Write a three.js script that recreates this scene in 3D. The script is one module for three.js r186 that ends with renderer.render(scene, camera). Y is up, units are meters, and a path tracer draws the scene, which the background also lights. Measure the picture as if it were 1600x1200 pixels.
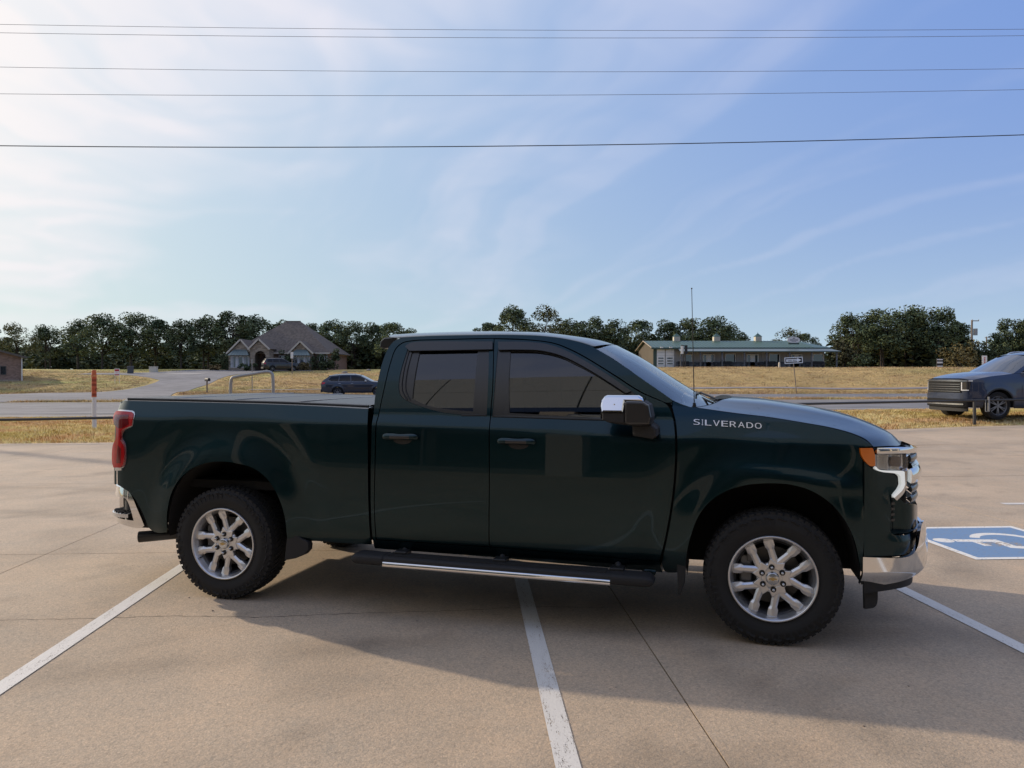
import * as THREE from 'three';
import { mergeGeometries, mergeVertices, toCreasedNormals } from 'three/addons/utils/BufferGeometryUtils.js';
import { RoundedBoxGeometry } from 'three/addons/geometries/RoundedBoxGeometry.js';
import { TextGeometry } from 'three/addons/geometries/TextGeometry.js';
import { FontLoader } from 'three/addons/loaders/FontLoader.js';

// ---------------------------------------------------------------- camera, sky, sun, exposure
const scene = new THREE.Scene();
const camera = new THREE.PerspectiveCamera(53.05, 4 / 3, 0.05, 3000);
camera.position.set(0, 1.603, 0);
camera.rotation.set(-0.01165, 0, 0);
const renderer = new THREE.WebGLRenderer({ antialias: true });
renderer.toneMapping = THREE.LinearToneMapping;
renderer.toneMappingExposure = 1.36;
renderer.shadowMap.enabled = true;
renderer.shadowMap.type = THREE.PCFSoftShadowMap;

const DEG = Math.PI / 180;
const SUN_EL = 20.5 * DEG, SUN_AZ = 57 * DEG;             // azimuth is measured to the left of the view
const sunDir = new THREE.Vector3(-Math.sin(SUN_AZ) * Math.cos(SUN_EL), Math.sin(SUN_EL), -Math.cos(SUN_AZ) * Math.cos(SUN_EL));

// ---- noise
function rng(seed) { let a = seed >>> 0; return () => { a |= 0; a = a + 0x6D2B79F5 | 0; let t = Math.imul(a ^ a >>> 15, 1 | a); t = t + Math.imul(t ^ t >>> 7, 61 | t) ^ t; return ((t ^ t >>> 14) >>> 0) / 4294967296; }; }
function hash2(ix, iy, s) { let h = Math.imul(ix, 374761393) + Math.imul(iy, 668265263) + Math.imul(s, 1442695041) | 0; h = Math.imul(h ^ h >>> 13, 1274126177); h ^= h >>> 16; return (h >>> 0) / 4294967296; }
function vnoise(x, y, s = 0, per = 0) {
  const ix = Math.floor(x), iy = Math.floor(y), fx = x - ix, fy = y - iy;
  const m = (v) => per ? ((v % per) + per) % per : v;
  const ux = fx * fx * fx * (fx * (fx * 6 - 15) + 10), uy = fy * fy * fy * (fy * (fy * 6 - 15) + 10);
  const a = hash2(m(ix), m(iy), s), b = hash2(m(ix + 1), m(iy), s), c = hash2(m(ix), m(iy + 1), s), d = hash2(m(ix + 1), m(iy + 1), s);
  return a + (b - a) * ux + (c - a) * uy + (a - b - c + d) * ux * uy;
}
function fbm(x, y, oct = 4, s = 0, per = 0) { let v = 0, a = 0.5, t = 0; for (let i = 0; i < oct; i++) { v += a * vnoise(x, y, s + i * 17, per); t += a; a *= 0.5; x *= 2; y *= 2; per *= 2; } return v / t; }
const clamp = (x, a = 0, b = 1) => Math.min(b, Math.max(a, x));
const lerp = (a, b, t) => a + (b - a) * t;
const sstep = (a, b, x) => { const t = clamp((x - a) / (b - a)); return t * t * (3 - 2 * t); };
function pchip(xs, ys) {                                  // monotone cubic through knots
  const n = xs.length, h = [], d = [], m = new Array(n).fill(0);
  for (let i = 0; i < n - 1; i++) { h.push(xs[i + 1] - xs[i]); d.push((ys[i + 1] - ys[i]) / h[i]); }
  m[0] = d[0]; m[n - 1] = d[n - 2];
  for (let i = 1; i < n - 1; i++) m[i] = d[i - 1] * d[i] <= 0 ? 0 : 3 * (h[i - 1] + h[i]) / ((2 * h[i] + h[i - 1]) / d[i - 1] + (h[i] + 2 * h[i - 1]) / d[i]);
  return (x) => {
    if (x <= xs[0]) return ys[0] + m[0] * (x - xs[0]);
    if (x >= xs[n - 1]) return ys[n - 1] + m[n - 1] * (x - xs[n - 1]);
    let i = 0; while (x > xs[i + 1]) i++;
    const t = (x - xs[i]) / h[i], t2 = t * t, t3 = t2 * t;
    return ys[i] * (2 * t3 - 3 * t2 + 1) + h[i] * m[i] * (t3 - 2 * t2 + t) + ys[i + 1] * (3 * t2 - 2 * t3) + h[i] * m[i + 1] * (t3 - t2);
  };
}

// ---- sky: air, a broad glow round the sun and thin high cloud
{
  const w = 2048, h = 1024, data = new Float32Array(w * h * 4);
  const sv = sunDir;
  for (let j = 0; j < h; j++) {
    const el = ((j + 0.5) / h - 0.5) * Math.PI, ce = Math.cos(el), se = Math.sin(el);
    for (let i = 0; i < w; i++) {
      const ph = ((i + 0.5) / w - 0.5) * 2 * Math.PI;
      const dx = Math.cos(ph) * ce, dz = Math.sin(ph) * ce;
      const k = (j * w + i) * 4;
      const cg = clamp(dx * sv.x + se * sv.y + dz * sv.z, -1, 1), g = Math.acos(cg) / DEG;
      const e = Math.max(0, el) / DEG;
      // clear air: deeper blue away from the sun and up, pale at the horizon
      const far = sstep(18, 92, g), hz = Math.exp(-e / 9);
      let r = lerp(lerp(0.30, 0.122, far), lerp(0.42, 0.40, far), hz), gg = lerp(lerp(0.425, 0.220, far), lerp(0.54, 0.515, far), hz), b = lerp(lerp(0.58, 0.515, far), lerp(0.53, 0.56, far), hz);
      const glow = Math.exp(-g / 15), glow2 = Math.exp(-g / 36);
      r += 0.26 * glow2 * glow2 + 0.72 * glow; gg += 0.20 * glow2 * glow2 + 0.53 * glow; b += 0.08 * glow2 * glow2 + 0.27 * glow;
      // thin cloud on a plane high above, drawn out along one wind
      if (el > 0.008) {
        const q = 1 / (se + 0.10), px = dx * q, pz = dz * q;
        const ax = -px * 0.34 - pz * 0.94, az = px * 0.94 - pz * 0.34;
        const warp = fbm(ax * 0.8 + 9, az * 0.8 - 4, 3, 5) - 0.5, warp2 = fbm(ax * 1.9 + 2, az * 1.9 + 7, 3, 6) - 0.5;
        const veil = fbm(ax * 0.55 + warp * 1.4 + 3.1, az * 0.8 + warp * 1.0, 5, 11);
        const rip = fbm(ax * 5.5 + warp * 6 + warp2 * 3, az * 3.0 + warp2 * 4, 5, 23);
        const wisp = fbm(ax * 0.42 + 1.7 + warp * 0.7, az * 5.2 + warp * 2.2 + warp2 * 0.8, 6, 37);
        const near = 1 - sstep(24, 56, g), up = sstep(12, 38, e);
        let c = sstep(0.54 - 0.36 * near - 0.44 * up, 0.96 - 0.34 * near - 0.40 * up, veil) * (0.50 + 0.42 * near + 0.30 * up);
        c *= 0.30 + 1.30 * rip;
        c += 0.15 * (1 - 0.6 * up) * sstep(0.55, 0.80, wisp) * (0.45 + 1.0 * rip) * (1 - 0.5 * near);
        c = clamp(c) * sstep(0.8, 6, e) * 0.82;
        const cr = 0.525 + 0.50 * glow + 0.20 * glow2, cgc = 0.545 + 0.37 * glow + 0.13 * glow2, cb = 0.66 + 0.13 * glow;
        r = lerp(r, cr, c); gg = lerp(gg, cgc, c); b = lerp(b, cb, c);
      } else if (el < 0) { const t = clamp(-el / 0.3); r = lerp(r, 0.24, t); gg = lerp(gg, 0.20, t); b = lerp(b, 0.15, t); }
      data[k] = r; data[k + 1] = gg; data[k + 2] = b; data[k + 3] = 1;
    }
  }
  const t = new THREE.DataTexture(data, w, h, THREE.RGBAFormat, THREE.FloatType);
  t.mapping = THREE.EquirectangularReflectionMapping; t.magFilter = THREE.LinearFilter; t.minFilter = THREE.LinearFilter; t.wrapS = THREE.RepeatWrapping; t.needsUpdate = true;
  scene.background = t; scene.environment = t;
}
const sun = new THREE.DirectionalLight(new THREE.Color().setRGB(1.0, 0.86, 0.68), 2.65);
sun.position.copy(sunDir).multiplyScalar(150); sun.target.position.set(0, 0, -6);
sun.castShadow = true; sun.shadow.mapSize.set(4096, 4096); sun.shadow.radius = 1.6;
Object.assign(sun.shadow.camera, { left: -70, right: 70, top: 60, bottom: -60, near: 1, far: 400 });
scene.add(sun, sun.target);

// ---------------------------------------------------------------- helpers
const V3 = (x, y, z) => new THREE.Vector3(x, y, z);
const lin = (r, g, b) => new THREE.Color().setRGB(r, g, b);
const used = new Map();
function numbered(n) { const k = used.get(n) || 0; used.set(n, k + 1); return k ? `${n}_${String(k).padStart(3, '0')}` : n; }
function mesh(name, geo, m, parent) { const o = new THREE.Mesh(geo, m); o.name = parent ? name : numbered(name); o.castShadow = o.receiveShadow = true; (parent || scene).add(o); return o; }
function thing(name, label, category, pos = [0, 0, 0], turn = 0, group) { const o = new THREE.Group(); o.name = numbered(name); o.position.set(...pos); o.rotation.y = turn; o.userData = { label, category }; if (group) o.userData.group = group; scene.add(o); return o; }
function part(name, parent) { const o = new THREE.Group(); o.name = name; parent.add(o); return o; }
function tag(o, label, category, group) { o.userData.label = label; o.userData.category = category; if (group) o.userData.group = group; return o; }
function structure(o) { o.userData.kind = 'structure'; return o; }
function stuff(o, label, category) { o.userData.kind = 'stuff'; if (label) o.userData.label = label; if (category) o.userData.category = category; return o; }
const std = (c, rough = 0.7, o = {}) => new THREE.MeshStandardMaterial({ color: c, roughness: rough, ...o });
const phys = (c, rough, o = {}) => new THREE.MeshPhysicalMaterial({ color: c, roughness: rough, ...o });
function box(w, h, d, x = 0, y = 0, z = 0, r = 0) { const g = r ? new RoundedBoxGeometry(w, h, d, 2, r) : new THREE.BoxGeometry(w, h, d); g.translate(x, y, z); return g; }
function cyl(r0, r1, h, x = 0, y = 0, z = 0, n = 16) { const g = new THREE.CylinderGeometry(r1, r0, h, n); g.translate(x, y + h / 2, z); return g; }
function tube(pts, r, seg = 0, n = 8) { const c = new THREE.CatmullRomCurve3(pts.map(p => V3(...p)), false, 'centripetal'); return new THREE.TubeGeometry(c, seg || pts.length * 6, r, n, false); }
function rod(a, b, r, n = 8, r2) { const A = V3(...a), B = V3(...b), d = B.clone().sub(A), g = new THREE.CylinderGeometry(r2 ?? r, r, d.length(), n); g.applyQuaternion(new THREE.Quaternion().setFromUnitVectors(V3(0, 1, 0), d.normalize())); g.translate((A.x + B.x) / 2, (A.y + B.y) / 2, (A.z + B.z) / 2); return g; }
function clean(g) { const o = g.index ? g.toNonIndexed() : g; for (const k of Object.keys(o.attributes)) if (!['position', 'normal', 'uv'].includes(k)) o.deleteAttribute(k); if (!o.attributes.uv) o.setAttribute('uv', new THREE.BufferAttribute(new Float32Array(o.attributes.position.count * 2), 2)); return o; }
const merge = (list) => mergeGeometries(list.map(clean), false);
function poly(verts, idx) { const g = new THREE.BufferGeometry(); g.setAttribute('position', new THREE.Float32BufferAttribute(verts.flat(), 3)); g.setIndex(idx); const f = g.toNonIndexed(); f.computeVertexNormals(); const n = f.attributes.position.count, uv = new Float32Array(n * 2), p = f.attributes.position; for (let i = 0; i < n; i++) { uv[2 * i] = p.getX(i) + p.getZ(i) * 0.37; uv[2 * i + 1] = p.getY(i) + p.getZ(i) * 0.41; } f.setAttribute('uv', new THREE.BufferAttribute(uv, 2)); return f; }
function extrude(pts, depth, bevel = 0, holes = []) { const s = new THREE.Shape(pts.map(p => new THREE.Vector2(p[0], p[1]))); for (const h of holes) s.holes.push(new THREE.Path(h.map(p => new THREE.Vector2(p[0], p[1])))); return new THREE.ExtrudeGeometry(s, { depth, bevelEnabled: bevel > 0, bevelThickness: bevel, bevelSize: bevel, bevelOffset: -bevel, bevelSegments: 2, curveSegments: 10 }); }
function uvWorld(g, s = 1) { const p = g.attributes.position, n = g.attributes.normal, uv = new Float32Array(p.count * 2); for (let i = 0; i < p.count; i++) { const ax = Math.abs(n.getX(i)), ay = Math.abs(n.getY(i)), az = Math.abs(n.getZ(i)); let u, v; if (ay >= ax && ay >= az) { u = p.getX(i); v = p.getZ(i); } else if (ax >= az) { u = p.getZ(i); v = p.getY(i); } else { u = p.getX(i); v = p.getY(i); } uv[2 * i] = u * s; uv[2 * i + 1] = v * s; } g.setAttribute('uv', new THREE.BufferAttribute(uv, 2)); return g; }
function mirrorZ(g0) { const g = g0.clone(); const f = g.index ? g.toNonIndexed() : g; const p = f.attributes.position, n = f.attributes.normal, u = f.attributes.uv; for (let i = 0; i < p.count; i++) { p.setZ(i, -p.getZ(i)); n.setZ(i, -n.getZ(i)); } for (let i = 0; i < p.count; i += 3) for (const a of [p, n, u]) { if (!a) continue; const k = a.itemSize; for (let c = 0; c < k; c++) { const t = a.array[(i + 1) * k + c]; a.array[(i + 1) * k + c] = a.array[(i + 2) * k + c]; a.array[(i + 2) * k + c] = t; } } return f; }
// smooth run through points, sampled every `step`
function run(pts, step = 0.016) { if (pts.length === 2) { const L = Math.hypot(pts[1][0] - pts[0][0], pts[1][1] - pts[0][1]), n = Math.max(1, Math.ceil(L / step)), o = []; for (let i = 0; i <= n; i++) o.push([lerp(pts[0][0], pts[1][0], i / n), lerp(pts[0][1], pts[1][1], i / n)]); return o; } const c = new THREE.CatmullRomCurve3(pts.map(p => V3(p[0], p[1], 0)), false, 'centripetal'); const n = Math.max(2, Math.ceil(c.getLength() / step)); return c.getSpacedPoints(n).map(p => [p.x, p.y]); }
function outline(...runs) { const o = []; for (const r of runs) for (const p of run(r)) { const q = o[o.length - 1]; if (!q || Math.hypot(q[0] - p[0], q[1] - p[1]) > 0.002) o.push(p); } const a = o[0], z = o[o.length - 1]; if (Math.hypot(a[0] - z[0], a[1] - z[1]) < 0.002) o.pop(); return o; }
const area2 = (p) => { let a = 0; for (let i = 0; i < p.length; i++) { const q = p[(i + 1) % p.length]; a += p[i][0] * q[1] - q[0] * p[i][1]; } return a / 2; };
function offsetPoly(p, d) { const s = area2(p) > 0 ? 1 : -1, n = p.length, o = []; for (let i = 0; i < n; i++) { const a = p[(i + n - 1) % n], b = p[(i + 1) % n]; const dx = b[0] - a[0], dy = b[1] - a[1], L = Math.hypot(dx, dy) || 1; o.push([p[i][0] + s * dy / L * d, p[i][1] - s * dx / L * d]); } return o; }   // d > 0 grows
// a curved sheet: the plane region `outer` minus `hole`, carried to space by map(u, v), cut on a grid so that it follows the curve; edges are turned in by `thick`
function panel(outer, map, { res = 0.03, thick = 0.016, hole = null, flip = false } = {}) {
  let ring = area2(outer) > 0 ? outer.slice() : outer.slice().reverse();
  const loops = [ring];
  if (hole) {
    const h = area2(hole) < 0 ? hole.slice() : hole.slice().reverse(); loops.push(h);
    let best = 1e9, bi = 0, bj = 0; for (let i = 0; i < ring.length; i++) for (let j = 0; j < h.length; j++) { const d = (ring[i][0] - h[j][0]) ** 2 + (ring[i][1] - h[j][1]) ** 2; if (d < best) { best = d; bi = i; bj = j; } }
    ring = [...ring.slice(0, bi + 1), ...h.slice(bj), ...h.slice(0, bj + 1), ...ring.slice(bi)];
  }
  let u0 = 1e9, u1 = -1e9, v0 = 1e9, v1 = -1e9; for (const p of ring) { u0 = Math.min(u0, p[0]); u1 = Math.max(u1, p[0]); v0 = Math.min(v0, p[1]); v1 = Math.max(v1, p[1]); }
  u0 -= 0.00317; v0 -= 0.00291;
  const nu = Math.ceil((u1 - u0) / res) + 1, nv = Math.ceil((v1 - v0) / res) + 1, mark = new Uint8Array(nu * nv);
  for (let i = 0; i < ring.length; i++) { const a = ring[i], b = ring[(i + 1) % ring.length]; const i0 = Math.floor((Math.min(a[0], b[0]) - u0) / res), i1 = Math.floor((Math.max(a[0], b[0]) - u0) / res), j0 = Math.floor((Math.min(a[1], b[1]) - v0) / res), j1 = Math.floor((Math.max(a[1], b[1]) - v0) / res); for (let x = i0; x <= i1; x++) for (let y = j0; y <= j1; y++) mark[x * nv + y] = 1; }
  const inside = (x, y) => { let c = false; for (let i = 0, j = ring.length - 1; i < ring.length; j = i++) { const a = ring[i], b = ring[j]; if ((a[1] > y) !== (b[1] > y) && x < (b[0] - a[0]) * (y - a[1]) / (b[1] - a[1]) + a[0]) c = !c; } return c; };
  const clipH = (P, ax, lim, keepLess) => { const o = []; for (let i = 0; i < P.length; i++) { const a = P[i], b = P[(i + 1) % P.length]; const ia = keepLess ? a[ax] <= lim : a[ax] >= lim, ib = keepLess ? b[ax] <= lim : b[ax] >= lim; if (ia) o.push(a); if (ia !== ib) { const t = (lim - a[ax]) / (b[ax] - a[ax]); const q = [a[0] + (b[0] - a[0]) * t, a[1] + (b[1] - a[1]) * t]; q[ax] = lim; o.push(q); } } return o; };
  const key = new Map(), UV = [], idx = [];
  const vid = (u, v) => { const k = Math.round(u * 1e5) + '_' + Math.round(v * 1e5); let i = key.get(k); if (i === undefined) { i = UV.length; UV.push([u, v]); key.set(k, i); } return i; };
  for (let i = 0; i < nu; i++) {
    const x0 = u0 + i * res, x1 = x0 + res; let col = null;
    for (let j = 0; j < nv; j++) {
      const y0 = v0 + j * res, y1 = y0 + res;
      if (!mark[i * nv + j]) { if (inside(x0 + res / 2, y0 + res / 2)) { const a = vid(x0, y0), b = vid(x1, y0), c = vid(x1, y1), d = vid(x0, y1); idx.push(a, b, c, a, c, d); } continue; }
      col = col || clipH(clipH(ring, 0, x0, false), 0, x1, true);
      let P = clipH(clipH(col, 1, y0, false), 1, y1, true);
      P = P.filter((p, q) => { const n = P[(q + 1) % P.length]; return Math.abs(p[0] - n[0]) > 1e-7 || Math.abs(p[1] - n[1]) > 1e-7; });
      if (P.length < 3) continue;
      const tris = THREE.ShapeUtils.triangulateShape(P.map(p => new THREE.Vector2(p[0], p[1])), []);
      for (const t of tris) { const [A, B, C] = t.map(k => P[k]); const ar = (B[0] - A[0]) * (C[1] - A[1]) - (B[1] - A[1]) * (C[0] - A[0]); if (Math.abs(ar) < 1e-10) continue; const f = t.map(k => vid(P[k][0], P[k][1])); if (ar < 0) idx.push(f[0], f[2], f[1]); else idx.push(...f); }
    }
  }
  const e = 0.0015, sgn = flip ? -1 : 1;
  const nrm = (u, v) => { const a = map(u - e, v), b = map(u + e, v), c = map(u, v - e), d = map(u, v + e); const p = [b[0] - a[0], b[1] - a[1], b[2] - a[2]], q = [d[0] - c[0], d[1] - c[1], d[2] - c[2]]; const x = p[1] * q[2] - p[2] * q[1], y = p[2] * q[0] - p[0] * q[2], z = p[0] * q[1] - p[1] * q[0], L = sgn / (Math.hypot(x, y, z) || 1); return [x * L, y * L, z * L]; };
  const pos = [], nor = [], uvs = []; const P3 = UV.map(p => map(p[0], p[1])), N3 = UV.map(p => nrm(p[0], p[1]));
  for (let t = 0; t < idx.length; t += 3) { const f = flip ? [idx[t], idx[t + 2], idx[t + 1]] : [idx[t], idx[t + 1], idx[t + 2]]; for (const k of f) { pos.push(...P3[k]); nor.push(...N3[k]); uvs.push(...UV[k]); } }
  if (thick > 0) for (const L of loops) for (let i = 0; i < L.length; i++) {
    const a = L[i], b = L[(i + 1) % L.length], A = map(...a), B = map(...b), na = nrm(...a), nb = nrm(...b);
    const A2 = A.map((v, k) => v - na[k] * thick), B2 = B.map((v, k) => v - nb[k] * thick);
    const p = [B[0] - A[0], B[1] - A[1], B[2] - A[2]]; const n = [p[1] * na[2] - p[2] * na[1], p[2] * na[0] - p[0] * na[2], p[0] * na[1] - p[1] * na[0]]; const l = sgn / (Math.hypot(...n) || 1);
    const q = flip ? [A, B2, B, A, A2, B2] : [A, B, B2, A, B2, A2].map(v => v);
    const qq = flip ? [A, B, B2, A, B2, A2] : [A, B2, B, A, A2, B2];
    for (const v of qq) { pos.push(...v); nor.push(n[0] * l, n[1] * l, n[2] * l); uvs.push(a[0], a[1]); }
  }
  const g = new THREE.BufferGeometry(); g.setAttribute('position', new THREE.Float32BufferAttribute(pos, 3)); g.setAttribute('normal', new THREE.Float32BufferAttribute(nor, 3)); g.setAttribute('uv', new THREE.Float32BufferAttribute(uvs, 2)); return g;
}
// a sheet z-ruled by a parametric function over [0,1]^2
function sheet(f, nu, nv, flip = false) { const pos = [], idx = [], uv = []; for (let i = 0; i <= nu; i++) for (let j = 0; j <= nv; j++) { pos.push(...f(i / nu, j / nv)); uv.push(i / nu, j / nv); } for (let i = 0; i < nu; i++) for (let j = 0; j < nv; j++) { const a = i * (nv + 1) + j, b = a + nv + 1; if (flip) idx.push(a, b, a + 1, b, b + 1, a + 1); else idx.push(a, a + 1, b, b, a + 1, b + 1); } const g = new THREE.BufferGeometry(); g.setAttribute('position', new THREE.Float32BufferAttribute(pos, 3)); g.setAttribute('uv', new THREE.Float32BufferAttribute(uv, 2)); g.setIndex(idx); g.computeVertexNormals(); return g; }
function dataTex(n, f, { srgb = true, rep = true, h = n } = {}) { const d = new Uint8Array(n * h * 4); for (let j = 0; j < h; j++) for (let i = 0; i < n; i++) { const c = f(i / n, j / h, i, j), k = (j * n + i) * 4; d[k] = clamp(c[0]) * 255; d[k + 1] = clamp(c[1]) * 255; d[k + 2] = clamp(c[2]) * 255; d[k + 3] = c.length > 3 ? clamp(c[3]) * 255 : 255; } const t = new THREE.DataTexture(d, n, h, THREE.RGBAFormat); t.magFilter = THREE.LinearFilter; t.minFilter = THREE.LinearMipmapLinearFilter; t.generateMipmaps = true; if (rep) t.wrapS = t.wrapT = THREE.RepeatWrapping; if (srgb) t.colorSpace = THREE.SRGBColorSpace; t.needsUpdate = true; return t; }
const sr = (c) => c <= 0.0031308 ? c * 12.92 : 1.055 * Math.pow(c, 1 / 2.4) - 0.055;
function canvasTex(w, h, draw) { const c = document.createElement('canvas'); c.width = w; c.height = h; draw(c.getContext('2d'), w, h); const t = new THREE.CanvasTexture(c); t.colorSpace = THREE.SRGBColorSpace; return t; }
const font = await new FontLoader().loadAsync('fonts/droid/droid_sans_regular.typeface.json');
function planCurve(pts) { const c = new THREE.CatmullRomCurve3(pts.map(p => V3(p[0], 0, p[1])), false, 'centripetal'); const N = 400, P = c.getSpacedPoints(N), L = c.getLength(); const at = (s) => { const f = s / L * N, q = clamp(f, 0, N - 0.0001), i = Math.floor(q), t = f - i; const a = P[i], b = P[i + 1]; const dx = b.x - a.x, dz = b.z - a.z, l = Math.hypot(dx, dz); const im = Math.max(0, i - 3), ip = Math.min(N, i + 4), tx = P[ip].x - P[im].x, tz = P[ip].z - P[im].z, tl = Math.hypot(tx, tz); return { x: a.x + dx * t, z: a.z + dz * t, nx: -tz / tl, nz: tx / tl }; }; const sOfX = (x) => { let b = 1e9, bi = 0; for (let i = 0; i <= N; i++) { const d = Math.abs(P[i].x - x); if (d < b - 1e-9) { b = d; bi = i; } } return bi / N * L; }; return { at, L, sOfX }; }
// ================================================================ setting
// X is to the right, D = -z is the distance in front of the camera
const R = rng(7);
const lotEdge = (x) => 19.5 + 0.126 * x;                   // far edge of the concrete
const roadNear = (x) => 33.0 + 0.115 * x;
const lotY = (x, D) => 0.22 * sstep(4, 15, x) * sstep(10, 21, D);   // the lot climbs a little to the right
function terrain(x, D) {
  const e = D - lotEdge(x);
  if (e < -0.25) return -0.30;
  let h = -0.012 + 0.05 * sstep(0, 2.5, e) + 0.22 * sstep(4, 15, x) + 0.10 * sstep(2, 14, x) * sstep(0.1, 1.2, e);
  const rn = D - roadNear(x);
  h = lerp(h, -0.02, sstep(-8, -0.6, rn));
  // the land across the highway rises, as a bank on the right and a longer slope on the left
  const side = sstep(-16, 4, x);
  const hr = 2.5 * sstep(73, 92, D) , hl = 2.45 * sstep(66, 118, D) * 1.0;
  h += lerp(hl, hr, side);
  if (rn > 33) h += (fbm(x * 0.08, D * 0.08, 3, 3) - 0.5) * 0.35 * sstep(33, 42, rn);
  if (e > 0.1 && rn < -0.4) h += (fbm(x * 0.5, D * 0.5, 3, 8) - 0.5) * 0.07 * sstep(0.1, 1, e) * (1 - sstep(-2, -0.4, rn));
  return h;
}
// ---- textures
const TX = {};
TX.concrete = dataTex(2048, (u, v, i, j) => {
  const spk = hash2(i, j, 3), s2 = vnoise(u * 900, v * 900, 4, 900), s3 = vnoise(u * 420, v * 420, 9, 420), bl = fbm(u * 7, v * 7, 5, 21, 7), bl2 = fbm(u * 26, v * 26, 4, 31, 26);
  let k = 1 + (spk - 0.5) * 0.16 + (s2 - 0.5) * 0.30 + (s3 - 0.5) * 0.20 + (bl - 0.5) * 0.20 + (bl2 - 0.5) * 0.11;
  const pit = vnoise(u * 300 + 7, v * 300, 51, 300); if (pit > 0.93) k *= 0.80; if (s2 > 0.93 && spk > 0.35) k *= 1.22;
  const warm = (bl2 - 0.5) * 0.05 + (s3 - 0.5) * 0.05;
  return [sr(0.470 * k * (1 + warm)), sr(0.362 * k), sr(0.252 * k * (1 - warm))];
});
TX.concreteBump = dataTex(1024, (u, v, i, j) => { const a = vnoise(u * 500, v * 500, 4, 500) * 0.5 + hash2(i, j, 5) * 0.2 + vnoise(u * 200, v * 200, 6, 200) * 0.3; return [a, a, a]; }, { srgb: false });
TX.asphalt = dataTex(1024, (u, v, i, j) => { const k = 1 + (hash2(i, j, 2) - 0.5) * 0.4 + (vnoise(u * 300, v * 300, 4, 300) - 0.5) * 0.4 + (fbm(u * 5, v * 5, 4, 8, 5) - 0.5) * 0.5; return [sr(0.155 * k), sr(0.150 * k), sr(0.148 * k)]; });
TX.grass = dataTex(1024, (u, v, i, j) => {
  const a = fbm(u * 9, v * 9, 5, 3, 9), b = vnoise(u * 340, v * 340, 6, 340), c = vnoise(u * 120, v * 120, 7, 120), d = hash2(i, j, 9), e = fbm(u * 30, v * 30, 4, 13, 30);
  const k = 0.55 + 0.9 * (0.35 * a + 0.25 * b + 0.2 * c + 0.1 * d + 0.3 * e - 0.1);
  const soil = sstep(0.56, 0.76, e) * 0.55;
  return [sr(lerp(0.64, 0.38, soil) * k), sr(lerp(0.435, 0.22, soil) * k), sr(lerp(0.160, 0.10, soil) * k)];
});
TX.grassBump = dataTex(512, (u, v, i, j) => { const a = vnoise(u * 160, v * 160, 6, 160) * 0.6 + vnoise(u * 60, v * 60, 7, 60) * 0.4; return [a, a, a]; }, { srgb: false });
const noiseRough = dataTex(256, (u, v, i, j) => { const a = 0.75 + 0.25 * fbm(u * 16, v * 16, 4, 2, 16); return [a, a, a]; }, { srgb: false });
const rep = (t, k) => { const c = t.clone(); c.repeat.set(k, k); c.needsUpdate = true; return c; };
const MAT = {
  grass: new THREE.MeshStandardMaterial({ map: rep(TX.grass, 1 / 6), bumpMap: rep(TX.grassBump, 1 / 3), bumpScale: 0.05, roughness: 1, vertexColors: true }),
  asphalt: new THREE.MeshStandardMaterial({ map: rep(TX.asphalt, 1 / 7), roughness: 0.92, vertexColors: true }),
  concrete: new THREE.MeshStandardMaterial({ map: rep(TX.concrete, 1 / 5), bumpMap: rep(TX.concreteBump, 1 / 2.3), bumpScale: 0.0022, roughness: 0.88, vertexColors: true }),
  joint: std(lin(0.06, 0.05, 0.042), 1),
};
function colorize(g, f) { const p = g.attributes.position, c = new Float32Array(p.count * 3); for (let i = 0; i < p.count; i++) { const k = f(p.getX(i), p.getY(i), p.getZ(i)); c[3 * i] = k[0]; c[3 * i + 1] = k[1]; c[3 * i + 2] = k[2]; } g.setAttribute('color', new THREE.BufferAttribute(c, 3)); return g; }
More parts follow.
